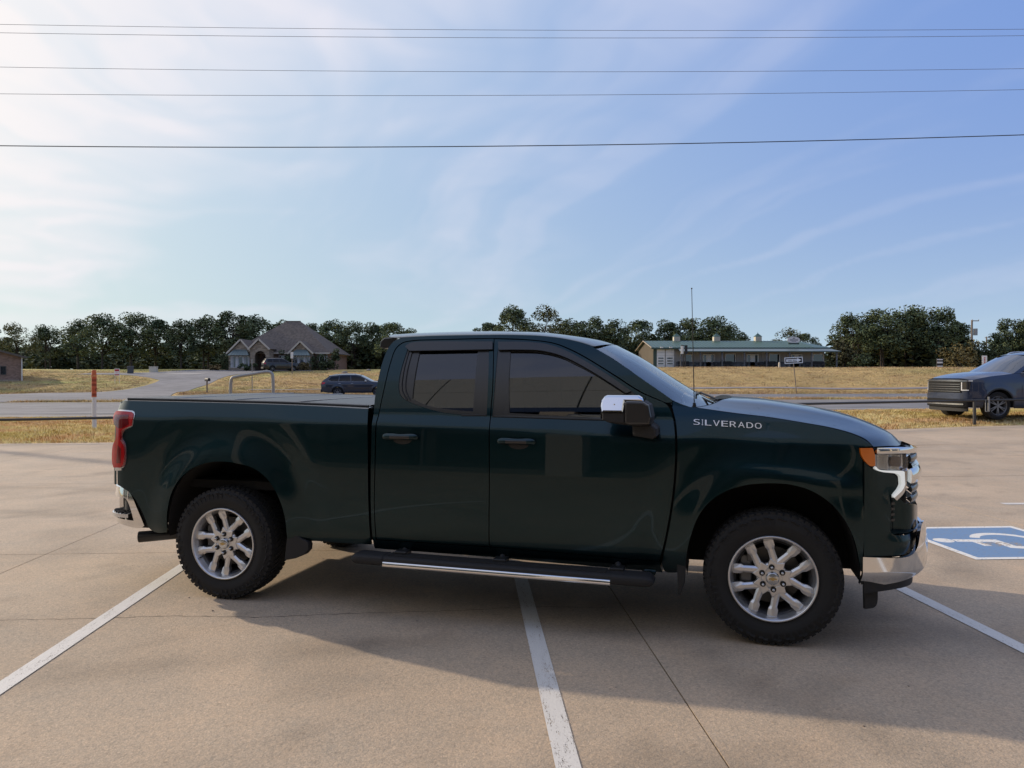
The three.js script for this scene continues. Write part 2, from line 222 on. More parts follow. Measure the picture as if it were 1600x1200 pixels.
// ---- ground: one sheet to the horizon
{
  const xs = [], ds = [];
  for (let x = -900; x < -140; x += 40) xs.push(x); for (let x = -140; x < -40; x += 4) xs.push(x); for (let x = -40; x <= 40; x += 0.8) xs.push(x); for (let x = 44; x <= 140; x += 4) xs.push(x); for (let x = 180; x <= 900; x += 40) xs.push(x);
  for (let d = -60; d < 8; d += 4) ds.push(d); for (let d = 8; d < 37; d += 0.4) ds.push(d); for (let d = 37; d < 66; d += 2) ds.push(d); for (let d = 66; d < 130; d += 1.2) ds.push(d); for (let d = 132; d < 240; d += 9) ds.push(d); for (let d = 260; d <= 2400; d += 100) ds.push(d);
  const pos = [], uv = [], idx = [], nD = ds.length;
  for (const x of xs) for (const d of ds) { pos.push(x, terrain(x, d), -d); uv.push(x, d); }
  for (let i = 0; i < xs.length - 1; i++) for (let j = 0; j < nD - 1; j++) { const a = i * nD + j, b = a + nD; idx.push(a, b, a + 1, b, b + 1, a + 1); }
  const g = new THREE.BufferGeometry(); g.setAttribute('position', new THREE.Float32BufferAttribute(pos, 3)); g.setAttribute('uv', new THREE.Float32BufferAttribute(uv, 2)); g.setIndex(idx); g.computeVertexNormals();
  colorize(g, (x, y, z) => {
    const D = -z, n = fbm(x * 0.22, D * 0.5, 4, 41), m = fbm(x * 0.06, D * 0.14, 3, 77), k = (0.80 + 0.42 * n) * (D < 45 ? 1.22 : 0.95);
    const green = sstep(0.50, 0.70, m) * 0.45 + (x < -30 ? 0.5 * sstep(0.42, 0.62, n) : 0) * sstep(66, 80, D);
    const dirt = sstep(0.58, 0.70, fbm(x * 0.9, D * 0.9, 3, 91)) * (D < 40 ? 0.55 : 0.30);
    return [k * lerp(lerp(1, 0.62, green), 0.72, dirt), k * lerp(lerp(1, 0.92, green), 0.64, dirt), k * lerp(lerp(1, 0.62, green), 0.60, dirt)];
  });
  structure(mesh('ground', g, MAT.grass));
}
// ---- parking lot: separate concrete slabs with open joints over a dark bed
const LA = -3.2 * DEG;                                      // the joints lean a little left as they go away
const lotDir = [Math.sin(LA), Math.cos(LA)], lotRight = [Math.cos(LA), -Math.sin(LA)];   // in (X, D)
const lot = part('parking_lot', scene); structure(lot); used.set('parking_lot', 1);
const TYRES = [[16, -3, 11], [16, -3, 12.7], [-9, 3, 12.4], [-9, 3, 14.1], [7, -22, 14], [7, -22, 15.7], [-16, -17, 12], [-16, -17, 13.7], [1.5, 6, 9.2], [1.5, 6, 10.8]];
const lotXZ = (a, b) => [a * lotRight[0] + b * lotDir[0], a * lotRight[1] + b * lotDir[1]];
{
  const A0 = 1.06, B0 = 7.09, SA = 4.84, SB = 4.62;
  const clipEdge = (P) => { const o = []; for (let i = 0; i < P.length; i++) { const a = P[i], b = P[(i + 1) % P.length]; const fa = a[1] - lotEdge(a[0]), fb = b[1] - lotEdge(b[0]); if (fa <= 0) o.push(a); if ((fa <= 0) !== (fb <= 0)) { const t = fa / (fa - fb); o.push([lerp(a[0], b[0], t), lerp(a[1], b[1], t)]); } } return o; };
  for (let i = -8; i <= 8; i++) for (let j = -4; j <= 5; j++) {
    const a0 = A0 + i * SA + 0.004, a1 = A0 + (i + 1) * SA - 0.004, b0 = B0 + (j - 1) * SB + 0.004, b1 = B0 + j * SB - 0.004, N = i >= -3 && i <= 2 && j >= -1 && j <= 2 ? 32 : 10;
    const full = clipEdge([lotXZ(a0, b0), lotXZ(a1, b0), lotXZ(a1, b1), lotXZ(a0, b1)]); if (full.length < 3) continue;
    const pos = [], uv = [], push = (x, y, D) => { pos.push(x, y + lotY(x, D), -D); uv.push(x, D); };
    for (let p = 0; p < N; p++) for (let q = 0; q < N; q++) {
      const P = clipEdge([lotXZ(lerp(a0, a1, p / N), lerp(b0, b1, q / N)), lotXZ(lerp(a0, a1, (p + 1) / N), lerp(b0, b1, q / N)), lotXZ(lerp(a0, a1, (p + 1) / N), lerp(b0, b1, (q + 1) / N)), lotXZ(lerp(a0, a1, p / N), lerp(b0, b1, (q + 1) / N))]);
      for (let k = 1; k + 1 < P.length; k++) { push(P[0][0], 0, P[0][1]); push(P[k][0], 0, P[k][1]); push(P[k + 1][0], 0, P[k + 1][1]); }
    }
    for (let k = 0; k < full.length; k++) { const a = full[k], b = full[(k + 1) % full.length]; push(a[0], 0, a[1]); push(a[0], -0.12, a[1]); push(b[0], -0.12, b[1]); push(a[0], 0, a[1]); push(b[0], -0.12, b[1]); push(b[0], 0, b[1]); }
    const g = new THREE.BufferGeometry(); g.setAttribute('position', new THREE.Float32BufferAttribute(pos, 3)); g.setAttribute('uv', new THREE.Float32BufferAttribute(uv, 2)); g.computeVertexNormals();
    const tone = 0.965 + 0.07 * hash2(i + 50, j + 50, 5);
    colorize(g, (x, y, z) => {
      const n = fbm(x * 0.55, z * 0.55, 4, 61), m = fbm(x * 2.1 + 3, z * 2.1, 3, 67), st = sstep(0.60, 0.70, fbm(x * 0.9 + 11, z * 0.9, 5, 71)), sp = sstep(0.70, 0.76, fbm(x * 3.3 + 5, z * 3.3 + 9, 4, 83));
      let mk = 0;                                            // rubber marks left by turning tyres
      for (const [cx, cz, rr] of TYRES) { const d = Math.hypot(x - cx, z - cz) - rr; if (Math.abs(d) < 0.5) mk = Math.max(mk, Math.exp(-((d / 0.13) ** 2)) * sstep(0.42, 0.62, fbm(x * 0.7 + cx, z * 0.7, 3, 97))); }
      const k = tone * (0.90 + 0.18 * n + 0.08 * (m - 0.5)) * (1 - 0.10 * st) * (1 - 0.16 * sp) * (1 - 0.22 * mk);
      return [k * (1 + 0.05 * (m - 0.5)), k, k * (1 - 0.06 * (m - 0.5))];
    });
    mesh('concrete_slab', g, MAT.concrete, lot);
  }
  mesh('joint_filler', sheet((u, v) => { const x = lerp(-45, 45, u), D = lerp(-14, lotEdge(x) - 0.2, v); return [x, lotY(x, D) - 0.03, -D]; }, 40, 40), MAT.joint, lot);
}
// ---- cracks in the slabs
function ribbon(pts, w, y, jit = 0, seed = 1) { const r = rng(seed), pos = [], idx = [], uv = []; const P = []; for (let i = 0; i < pts.length - 1; i++) { const n = Math.max(2, Math.ceil(Math.hypot(pts[i + 1][0] - pts[i][0], pts[i + 1][1] - pts[i][1]) / 0.06)); for (let k = 0; k < n; k++) P.push([lerp(pts[i][0], pts[i + 1][0], k / n) + (r() - 0.5) * jit, lerp(pts[i][1], pts[i + 1][1], k / n) + (r() - 0.5) * jit]); } P.push(pts[pts.length - 1]); let L = 0; for (let i = 0; i < P.length; i++) { const a = P[Math.max(0, i - 1)], b = P[Math.min(P.length - 1, i + 1)]; const dx = b[0] - a[0], dy = b[1] - a[1], l = Math.hypot(dx, dy) || 1, ww = (typeof w === 'function' ? w(i / P.length, r) : w) / 2; pos.push(P[i][0] - dy / l * ww, y, -(P[i][1] + dx / l * ww), P[i][0] + dy / l * ww, y, -(P[i][1] - dx / l * ww)); uv.push(0, L, 1, L); if (i < P.length - 1) L += Math.hypot(P[i + 1][0] - P[i][0], P[i + 1][1] - P[i][1]); if (i) idx.push(2 * i - 2, 2 * i - 1, 2 * i, 2 * i - 1, 2 * i + 1, 2 * i); } const g = new THREE.BufferGeometry(); g.setAttribute('position', new THREE.Float32BufferAttribute(pos, 3)); g.setAttribute('uv', new THREE.Float32BufferAttribute(uv, 2)); g.setIndex(idx); g.computeVertexNormals(); return g; }
{
  const cw = (t, r) => 0.0025 + 0.004 * r();
  mesh('crack', ribbon([[-3.9, 4.93], [-3.3, 5.02], [-2.9, 5.03], [-2.3, 5.10], [-1.7, 5.07], [-1.0, 5.16], [-0.5, 5.2], [0.2, 5.3], [0.66, 5.28]], cw, 0.0022, 0.018, 5), MAT.joint, lot);
  mesh('crack', ribbon([[-9.5, 12.4], [-7.0, 12.1], [-5.4, 12.3], [-4.4, 12.2]], cw, 0.0022, 0.02, 9), MAT.joint, lot);
  // loose grit and a few small pebbles
  const r = rng(33), geo = new THREE.IcosahedronGeometry(1, 0), parts = [];
  for (let i = 0; i < 260; i++) { const x = (r() - 0.5) * 16, D = 1.8 + r() * 15, s = 0.002 + 0.0045 * r() * r(); const g = geo.clone(); g.scale(s * (0.8 + r()), s * 0.6, s * (0.8 + r())); g.translate(x, s * 0.4, -D); parts.push(g); }
  stuff(mesh('grit', merge(parts), std(lin(0.22, 0.18, 0.14), 1)), 'scattered grit on the tan concrete lot', 'grit');
}
// ---- painted parking lines, worn through in chips
const wornPaint = (n, base, chips, seed) => dataTex(n, (u, v, i, j) => { const a = vnoise(u * 80, v * 320, seed, 0), b = fbm(u * 24, v * 96, 4, seed + 3), c = hash2(i, j, seed), f = fbm(u * 5, v * 20, 3, seed + 9); const bare = (a * 0.45 + b * 0.45 + f * 0.3) > chips ? 0 : 1; const k = 0.86 + 0.16 * b + 0.08 * (c - 0.5); return [sr(base[0] * k), sr(base[1] * k), sr(base[2] * k), bare]; }, { h: n * 2 });
const linePaint = new THREE.MeshStandardMaterial({ map: wornPaint(256, [0.78, 0.74, 0.67], 0.83, 5), transparent: true, alphaTest: 0.5, roughness: 0.75 });
const linePaint2 = new THREE.MeshStandardMaterial({ map: wornPaint(256, [0.76, 0.72, 0.65], 0.80, 15), transparent: true, alphaTest: 0.5, roughness: 0.75 });
{
  const line = (x0, d0, x1, d1, w, m) => { const g = ribbon([[x0, d0], [x1, d1]], w, 0.004, 0.0); const uv = g.attributes.uv; for (let i = 0; i < uv.count; i++) uv.setY(i, uv.getY(i) / 2.6); const o = mesh('parking_line', g, m, lot); return o; };
  const e = Math.tan(3.2 * DEG);
  line(-2.47, 1.2, -2.76, 6.5, 0.105, linePaint); line(0.335, 1.2, 0.045, 6.5, 0.105, linePaint2); line(3.17, 1.2, 2.88, 6.5, 0.105, linePaint);
  line(-5.2, 1.2, -5.5, 6.5, 0.105, linePaint2); line(5.95, 1.2, 5.65, 6.5, 0.105, linePaint);
  // the white arrow-like stroke beyond the blue square
  line(6.1, 9.55, 9.4, 9.62, 0.12, linePaint2);
}
// ---- accessible parking symbol
{
  const t = canvasTex(512, 512, (c, w, h) => {
    c.fillStyle = '#e6e2d8'; c.fillRect(0, 0, w, h); c.fillStyle = '#6f8cad'; c.fillRect(26, 26, w - 52, h - 52);
    c.strokeStyle = '#e4e0d6'; c.fillStyle = '#e4e0d6'; c.lineCap = 'butt';
    c.save(); c.translate(256, 256); c.rotate(-Math.PI / 2); c.scale(-1.18, 1.18); c.translate(-256, -262);
    c.beginPath(); c.arc(236, 108, 30, 0, 7); c.fill();
    c.lineWidth = 34; c.beginPath(); c.moveTo(240, 140); c.lineTo(250, 262); c.lineTo(332, 262); c.lineTo(366, 366); c.lineTo(400, 356); c.stroke();
    c.lineWidth = 24; c.beginPath(); c.moveTo(246, 196); c.lineTo(316, 196); c.stroke();
    c.lineWidth = 28; c.beginPath(); c.arc(246, 314, 92, 0.25, Math.PI * 1.36); c.stroke(); c.restore();
    const r = rng(4); for (let i = 0; i < 2200; i++) { c.fillStyle = r() < 0.55 ? 'rgba(150,130,108,0.55)' : (r() < 0.6 ? 'rgba(120,150,190,0.35)' : 'rgba(40,70,110,0.3)'); const s = 1 + r() * r() * 9; c.fillRect(r() * w, r() * h, s * (0.6 + r()), s * 0.6); }
    c.fillStyle = 'rgba(158,136,112,0.75)'; for (let i = 0; i < 120; i++) { const x = 246 + (r() - 0.5) * 150, y = 300 + (r() - 0.5) * 60; c.fillRect(x, y, 3 + r() * 12, 2 + r() * 6); }
  });
  const q = [[4.02, 6.65], [5.36, 6.72], [5.29, 8.13], [3.95, 8.05]];
  const g = new THREE.BufferGeometry(); g.setAttribute('position', new THREE.Float32BufferAttribute(q.flatMap(p => [p[0], 0.0042, -p[1]]), 3)); g.setAttribute('uv', new THREE.Float32BufferAttribute([0, 0, 1, 0, 1, 1, 0, 1], 2)); g.setIndex([0, 1, 2, 0, 2, 3]); g.computeVertexNormals();
  mesh('accessible_parking_symbol', g, new THREE.MeshStandardMaterial({ map: t, roughness: 0.75 }), lot);
}
// ---- highway, median and side road, draped over the land
function drape(name, near, far, x0, x1, nx, nd, mat, lift, tint = [1, 1, 1]) { const g = sheet((u, v) => { const x = lerp(x0, x1, u), D = lerp(near(x), far(x), v); return [x, terrain(x, D) + lift, -D]; }, nx, nd, true); const p = g.attributes.position, uv = g.attributes.uv; for (let i = 0; i < p.count; i++) uv.setXY(i, p.getX(i), -p.getZ(i)); colorize(g, (x, y, z) => { const k = 0.86 + 0.30 * fbm(x * 0.05, z * 0.9, 3, 19); return tint.map(c => c * k); }); return structure(mesh(name, g, mat)); }
drape('highway', (x) => roadNear(x), (x) => roadNear(x) + 15, -220, 220, 160, 6, MAT.asphalt, 0.030, [1.25, 1.22, 1.2]);
drape('road_shoulder', (x) => roadNear(x) - 1.6, (x) => roadNear(x) - 0.05, -220, 220, 160, 3, MAT.asphalt, 0.026, [1.9, 1.78, 1.62]);
const farIn = (x) => roadNear(x) + 15 + 5.5 * sstep(-36, -8, x) * (1 - 0.55 * sstep(6, 22, x));
drape('far_carriageway', (x) => farIn(x) + 0.05, (x) => roadNear(x) + 29, -220, 220, 160, 6, MAT.asphalt, 0.034, [1.05, 1.05, 1.08]);
{
  const white = std(lin(0.62, 0.61, 0.58), 0.8), yellow = std(lin(0.55, 0.40, 0.10), 0.8);
  const stripe = (off, x0, x1, w, m) => { const g = sheet((u, v) => { const x = lerp(x0, x1, u), D = roadNear(x) + off + (v - 0.5) * w; return [x, terrain(x, D) + 0.046, -D]; }, Math.max(2, Math.round((x1 - x0) / 2)), 1, true); structure(mesh('road_marking', g, m)); };
  stripe(1.3, -120, 120, 0.14, white); stripe(13.6, -120, 120, 0.14, yellow);
  for (let x = -60; x < 60; x += 9) stripe(7.4, x, x + 4.2, 0.14, white);
  stripe(27.6, -120, 120, 0.16, white); for (let x = -60; x < 70; x += 10) stripe(24.4, x, x + 4.5, 0.15, white);
}
// side road and forecourt in front of the house
const sideRoad = outline([[-46, 58], [-41, 66], [-39, 73], [-38.8, 79], [-40, 86], [-41.2, 90]], [[-41.2, 90], [-45, 94], [-48.7, 97.5], [-56, 98.8]], [[-56, 98.8], [-56, 101]], [[-56, 101], [-50, 102.5], [-47, 106], [-43.5, 111], [-39, 112.3], [-30, 111.6]], [[-30, 111.6], [-28, 109]], [[-28, 109], [-32.7, 106], [-35.5, 97.5], [-35.2, 93], [-33, 83], [-31.6, 74.5], [-29, 66], [-26, 58.5]], [[-26, 58.5], [-46, 58]]).filter((p, i) => i % 12 === 0);
const inPoly = (P, x, y) => { let c = false; for (let i = 0, j = P.length - 1; i < P.length; j = i++) { const a = P[i], b = P[j]; if ((a[1] > y) !== (b[1] > y) && x < (b[0] - a[0]) * (y - a[1]) / (b[1] - a[1]) + a[0]) c = !c; } return c; };
{
  const out = sideRoad;
  const g = panel(out, (x, D) => [x, terrain(x, D) + 0.03, -D], { res: 1.0, thick: 0, flip: false });
  const p = g.attributes.position, uv = g.attributes.uv; for (let i = 0; i < p.count; i++) uv.setXY(i, p.getX(i), -p.getZ(i));
  colorize(g, (x, y, z) => { const k = 0.95 + 0.4 * (fbm(x * 0.15, z * 0.4, 3, 29) - 0.4); return [k * 1.25, k * 1.24, k * 1.25]; });
  structure(mesh('side_road', g, MAT.asphalt));
  const pad = panel(outline([[-45.5, 98.6], [-40.5, 99]], [[-40.5, 99], [-39.5, 101.5]], [[-39.5, 101.5], [-44.3, 101]], [[-44.3, 101], [-45.5, 98.6]]), (x, D) => [x, terrain(x, D) + 0.045, -D], { res: 1, thick: 0 });
  structure(mesh('concrete_patch', pad, std(lin(0.36, 0.34, 0.31), 0.9)));
}
drape('bank_path', (x) => 76.0 + 0.02 * x, (x) => 77.0 + 0.02 * x, -26, 75, 60, 2, MAT.asphalt, 0.05, [1.7, 1.5, 1.4]);
// ================================================================ pickup truck. Own axes: x forward from the rear axle, y up, z to its right (towards the camera)
const CM = {
  paint: phys(lin(0.0070, 0.0265, 0.0335), 0.30, { metalness: 0.92, clearcoat: 0.55, clearcoatRoughness: 0.010 }),
  chrome: phys(lin(0.80, 0.80, 0.80), 0.07, { metalness: 1 }),
  blackTrim: std(lin(0.012, 0.0125, 0.013), 0.5),
  satin: phys(lin(0.014, 0.015, 0.017), 0.30, { clearcoat: 0.5, clearcoatRoughness: 0.25 }),
  plastic: std(lin(0.016, 0.016, 0.017), 0.72),
  liner: std(lin(0.010, 0.010, 0.010), 0.95),
  rubber: std(lin(0.017, 0.0168, 0.0165), 0.86),
  alloy: phys(lin(0.70, 0.705, 0.715), 0.36, { metalness: 0.9 }),
  alloyDark: std(lin(0.11, 0.11, 0.115), 0.5, { metalness: 0.7 }),
  steel: std(lin(0.10, 0.098, 0.095), 0.5, { metalness: 0.8 }),
  glassDark: phys(lin(0.055, 0.06, 0.065), 0.008, { transmission: 1, thickness: 0, ior: 1.78 }),
  windshield: phys(lin(0.60, 0.68, 0.66), 0.01, { transmission: 1, thickness: 0, ior: 1.52 }),
  lens: phys(lin(0.92, 0.93, 0.94), 0.02, { transmission: 1, thickness: 0, ior: 1.5 }),
  red: phys(lin(0.46, 0.004, 0.007), 0.16, { clearcoat: 0.6, clearcoatRoughness: 0.02 }),
  redDark: phys(lin(0.16, 0.004, 0.007), 0.08, { clearcoat: 1, clearcoatRoughness: 0.02 }),
  amber: phys(lin(0.72, 0.17, 0.012), 0.12, { clearcoat: 1, clearcoatRoughness: 0.03 }),
  drl: phys(lin(0.82, 0.82, 0.80), 0.18, { clearcoat: 1 }), drlLit: phys(lin(0.82, 0.82, 0.80), 0.18, { clearcoat: 1, emissive: lin(0.9, 0.95, 0.92), emissiveIntensity: 0.30 }),
  silver: phys(lin(0.62, 0.63, 0.64), 0.2, { metalness: 0.9 }),
  interior: std(lin(0.022, 0.022, 0.023), 0.9),
  tonneau: std(lin(0.030, 0.031, 0.034), 0.42),
};
const tyreTread = [];
function buildWheel(opts = {}) {
  // outward is +z, centre at the origin; R is the tyre's radius, r the rim's
  const { Rt = 0.397, rim = 0.252, w = 0.27, spokes = true, disc = true, alloy = CM.alloy, offset = 0.105 } = opts;
  const g = new THREE.Group(); g.name = 'wheel';
  const hw = w / 2, prof = [[rim - 0.012, -hw * 0.82], [rim + 0.02, -hw * 0.92], [rim + 0.07, -hw], [Rt - 0.06, -hw * 0.985], [Rt - 0.02, -hw * 0.90], [Rt - 0.006, -hw * 0.76], [Rt - 0.003, -hw * 0.4], [Rt - 0.002, 0], [Rt - 0.003, hw * 0.4], [Rt - 0.006, hw * 0.76], [Rt - 0.02, hw * 0.90], [Rt - 0.045, hw * 0.965], [Rt - 0.06, hw * 0.975], [Rt - 0.063, hw * 0.99], [Rt - 0.075, hw], [rim + 0.065, hw], [rim + 0.045, hw * 0.985], [rim + 0.030, hw * 0.94], [rim + 0.008, hw * 0.87], [rim - 0.012, hw * 0.82]];
  const tg = new THREE.LatheGeometry(prof.map(p => new THREE.Vector2(p[0], p[1])), 72); tg.rotateX(Math.PI / 2);
  const parts = [tg];
  const lug = box(0.027, 0.020, hw * 0.40, 0, 0, 0), lug2 = box(0.026, 0.026, 0.026, 0, 0, 0), nL = 60;
  for (let i = 0; i < nL; i++) for (const s of [-1, 1]) {
    const a = (i + (s > 0 ? 0 : 0.5)) / nL * 2 * Math.PI;
    const b = lug.clone(); b.rotateX(0); b.translate(0, 0, 0); const m = new THREE.Matrix4().makeRotationZ(a - Math.PI / 2).multiply(new THREE.Matrix4().makeTranslation(0, Rt - 0.0135, s * hw * 0.68)); b.applyMatrix4(m); parts.push(b);
    const c = lug2.clone(); const m2 = new THREE.Matrix4().makeRotationZ(a - Math.PI / 2 + (i % 2 ? 0.03 : 0)).multiply(new THREE.Matrix4().makeTranslation(0, Rt - (i % 2 ? 0.044 : 0.038), s * hw * 0.875)).multiply(new THREE.Matrix4().makeRotationX(s * 0.5)); c.applyMatrix4(m2); c.scale(1, 1, 1); parts.push(c);
    const d = box(0.024, 0.014, hw * 0.5, 0, 0, 0); d.applyMatrix4(new THREE.Matrix4().makeRotationZ(a - Math.PI / 2 + 0.04).multiply(new THREE.Matrix4().makeTranslation(0, Rt - 0.003, s * hw * 0.22)).multiply(new THREE.Matrix4().makeRotationY(0.4 * s))); parts.push(d);
  }
  // raised marks on the sidewall
  for (let i = 0; i < 60; i++) { if (i % 15 > 9) continue; const a = i / 60 * 2 * Math.PI; const d = box(0.012, 0.028, 0.006, 0, 0, 0); d.applyMatrix4(new THREE.Matrix4().makeRotationZ(a).multiply(new THREE.Matrix4().makeTranslation(0, rim + 0.085, hw * 0.995))); parts.push(d); }
  mesh('tyre', merge(parts), CM.rubber, g);
  const o = hw * 0.90;                                              // outer lip plane
  const rl = new THREE.LatheGeometry([[rim - 0.03, -hw * 0.8], [rim - 0.032, o - 0.05], [rim - 0.024, o - 0.035], [rim - 0.014, o - 0.012], [rim - 0.010, o + 0.004], [rim - 0.002, o + 0.010], [rim + 0.004, o + 0.006], [rim + 0.004, o - 0.02]].map(p => new THREE.Vector2(p[0], p[1])), 72); rl.rotateX(Math.PI / 2);
  mesh('rim', rl, alloy, g);
  const bl = new THREE.LatheGeometry([[rim - 0.05, -hw * 0.8], [rim - 0.045, o - 0.06], [rim - 0.03, o - 0.045]].map(p => new THREE.Vector2(p[0], p[1])), 48); bl.rotateX(Math.PI / 2);
  mesh('barrel', bl, CM.alloyDark, g);
  const dish = new THREE.CircleGeometry(rim - 0.035, 40); dish.translate(0, 0, -hw * 0.45); mesh('backing', dish, CM.liner, g);
  if (disc) { const dg = new THREE.CylinderGeometry(0.172, 0.172, 0.03, 40); dg.rotateX(Math.PI / 2); dg.translate(0, 0, -0.01); const hb = new THREE.CylinderGeometry(0.085, 0.085, 0.10, 28); hb.rotateX(Math.PI / 2); hb.translate(0, 0, 0.02); mesh('brake_disc', merge([dg, hb]), CM.steel, g); const cl = box(0.075, 0.17, 0.09, -0.148, 0.035, 0.004, 0.015), cb = box(0.04, 0.06, 0.05, -0.125, 0.11, 0.03, 0.01); mesh('brake_caliper', merge([cl, cb]), std(lin(0.16, 0.16, 0.16), 0.5, { metalness: 0.6 }), g); }
  const rIn = 0.066, rOut = rim - 0.006;
  if (spokes === true) {
    // five pairs of near-parallel arms with faceted pads at the rim
    // each arm: a flat machined top between two chamfers, deep sides, and a wider faceted pad that tips towards the rim
    const arm = () => {
      const L1 = rOut, st = [[0.052, 0.0225, 0.011, -0.004], [L1 * 0.66, 0.0195, 0.0085, -0.001], [L1 * 0.735, 0.0280, 0.011, 0.003], [L1 * 0.88, 0.0285, 0.0025, 0.009], [L1 * 0.992, 0.018, 0.012, -0.008]], V = [], I = [];
      for (const [y, w, t, z] of st) V.push([-w * 0.92, y, -0.040], [-w, y, z - 0.009], [-t, y, z], [t, y, z], [w, y, z - 0.009], [w * 0.92, y, -0.040]);
      for (let i = 0; i < st.length - 1; i++) for (let k = 0; k < 5; k++) { const a = i * 6 + k, b = a + 6; I.push(a, a + 1, b, a + 1, b + 1, b); }
      const e = (st.length - 1) * 6; I.push(e, e + 1, e + 5, e + 1, e + 4, e + 5, e + 1, e + 2, e + 4, e + 2, e + 3, e + 4);
      return poly(V, I);
    };
    const armG = arm();
    for (let k = 0; k < 5; k++) for (const s of [-1, 1]) {
      const c = (111 + 72 * k) * DEG - Math.PI / 2 + (opts.spin || 0), a = c - s * 15.5 * DEG;
      // arm leaves the hub wider apart than it meets the rim: nearly parallel pairs
      const m = new THREE.Matrix4().makeRotationZ(c).multiply(new THREE.Matrix4().makeTranslation(s * 0.040, 0, o - 0.016)).multiply(new THREE.Matrix4().makeRotationZ(-s * 4.2 * DEG)).multiply(new THREE.Matrix4().makeRotationX(-0.035));
      const gg = armG.clone(); gg.applyMatrix4(m); mesh('spoke', gg, alloy, g);
    }
    for (let k = 0; k < 5; k++) { const c = (111 + 36 + 72 * k) * DEG - Math.PI / 2 + (opts.spin || 0); const wv = extrude([[-0.047, 0.052], [-0.043, 0.108], [0, 0.094], [0.043, 0.108], [0.047, 0.052]], 0.018, 0.005); wv.translate(0, 0, -0.018); wv.applyMatrix4(new THREE.Matrix4().makeRotationZ(c).multiply(new THREE.Matrix4().makeTranslation(0, 0, o - 0.022))); mesh('spoke_web', wv, alloy, g); }
    const hub = new THREE.LatheGeometry([[0, o - 0.02], [0.052, o - 0.02], [0.085, o - 0.026], [0.092, o - 0.045]].map(p => new THREE.Vector2(p[0], p[1])), 40); hub.rotateX(Math.PI / 2); mesh('hub', hub, alloy, g);
    const cap = new THREE.LatheGeometry([[0, o + 0.004], [0.030, o + 0.002], [0.037, o - 0.004], [0.040, o - 0.022]].map(p => new THREE.Vector2(p[0], p[1])), 32); cap.rotateX(Math.PI / 2); mesh('centre_cap', cap, CM.silver, g);
    const emb = extrude([[-0.024, -0.004], [-0.020, 0.005], [-0.009, 0.005], [-0.007, 0.010], [0.009, 0.010], [0.010, 0.005], [0.022, 0.005], [0.024, -0.003], [0.010, -0.003], [0.008, -0.009], [-0.009, -0.009], [-0.009, -0.004]], 0.002, 0.0006); emb.translate(0, 0, o + 0.0035); mesh('cap_emblem', emb, std(lin(0.50, 0.36, 0.15), 0.35, { metalness: 0.8 }), g);
    for (let k = 0; k < 6; k++) { const a = (90 + 60 * k + (opts.nut || 0)) * DEG; const pk = new THREE.CylinderGeometry(0.0165, 0.0175, 0.016, 20, 1, true); pk.rotateX(Math.PI / 2); const pb = new THREE.CircleGeometry(0.0165, 18); pb.translate(0, 0, 0.004); const pg = merge([pk, pb]); pg.translate(0.066 * Math.cos(a), 0.066 * Math.sin(a), o - 0.019); mesh('lug_pocket', pg, CM.blackTrim, g); const n = new THREE.CylinderGeometry(0.0085, 0.0105, 0.02, 6); n.rotateX(Math.PI / 2); const tip = new THREE.SphereGeometry(0.0085, 10, 6); tip.translate(0, 0, 0.009); const ng = merge([n, tip]); ng.translate(0.066 * Math.cos(a), 0.066 * Math.sin(a), o - 0.008); mesh('lug_nut', ng, CM.silver, g); }
    const vs = cyl(0.004, 0.004, 0.03); vs.rotateX(Math.PI / 2); vs.translate(-0.19, -0.11, o - 0.03); mesh('valve_stem', vs, CM.blackTrim, g);
  } else {
    for (let k = 0; k < spokes; k++) { const c = k / spokes * 2 * Math.PI; for (const s of [-0.13, 0.13]) { const e = extrude([[-0.016, 0.03], [-0.011, rOut], [0.011, rOut], [0.016, 0.03]], 0.02, 0.004); e.applyMatrix4(new THREE.Matrix4().makeRotationZ(c + s).multiply(new THREE.Matrix4().makeTranslation(0, 0, o - 0.03))); mesh('spoke', e, alloy, g); } }
    const cap = new THREE.CylinderGeometry(0.036, 0.04, 0.03, 20); cap.rotateX(Math.PI / 2); cap.translate(0, 0, o - 0.012); mesh('centre_cap', cap, alloy, g);
  }
  return g;
}
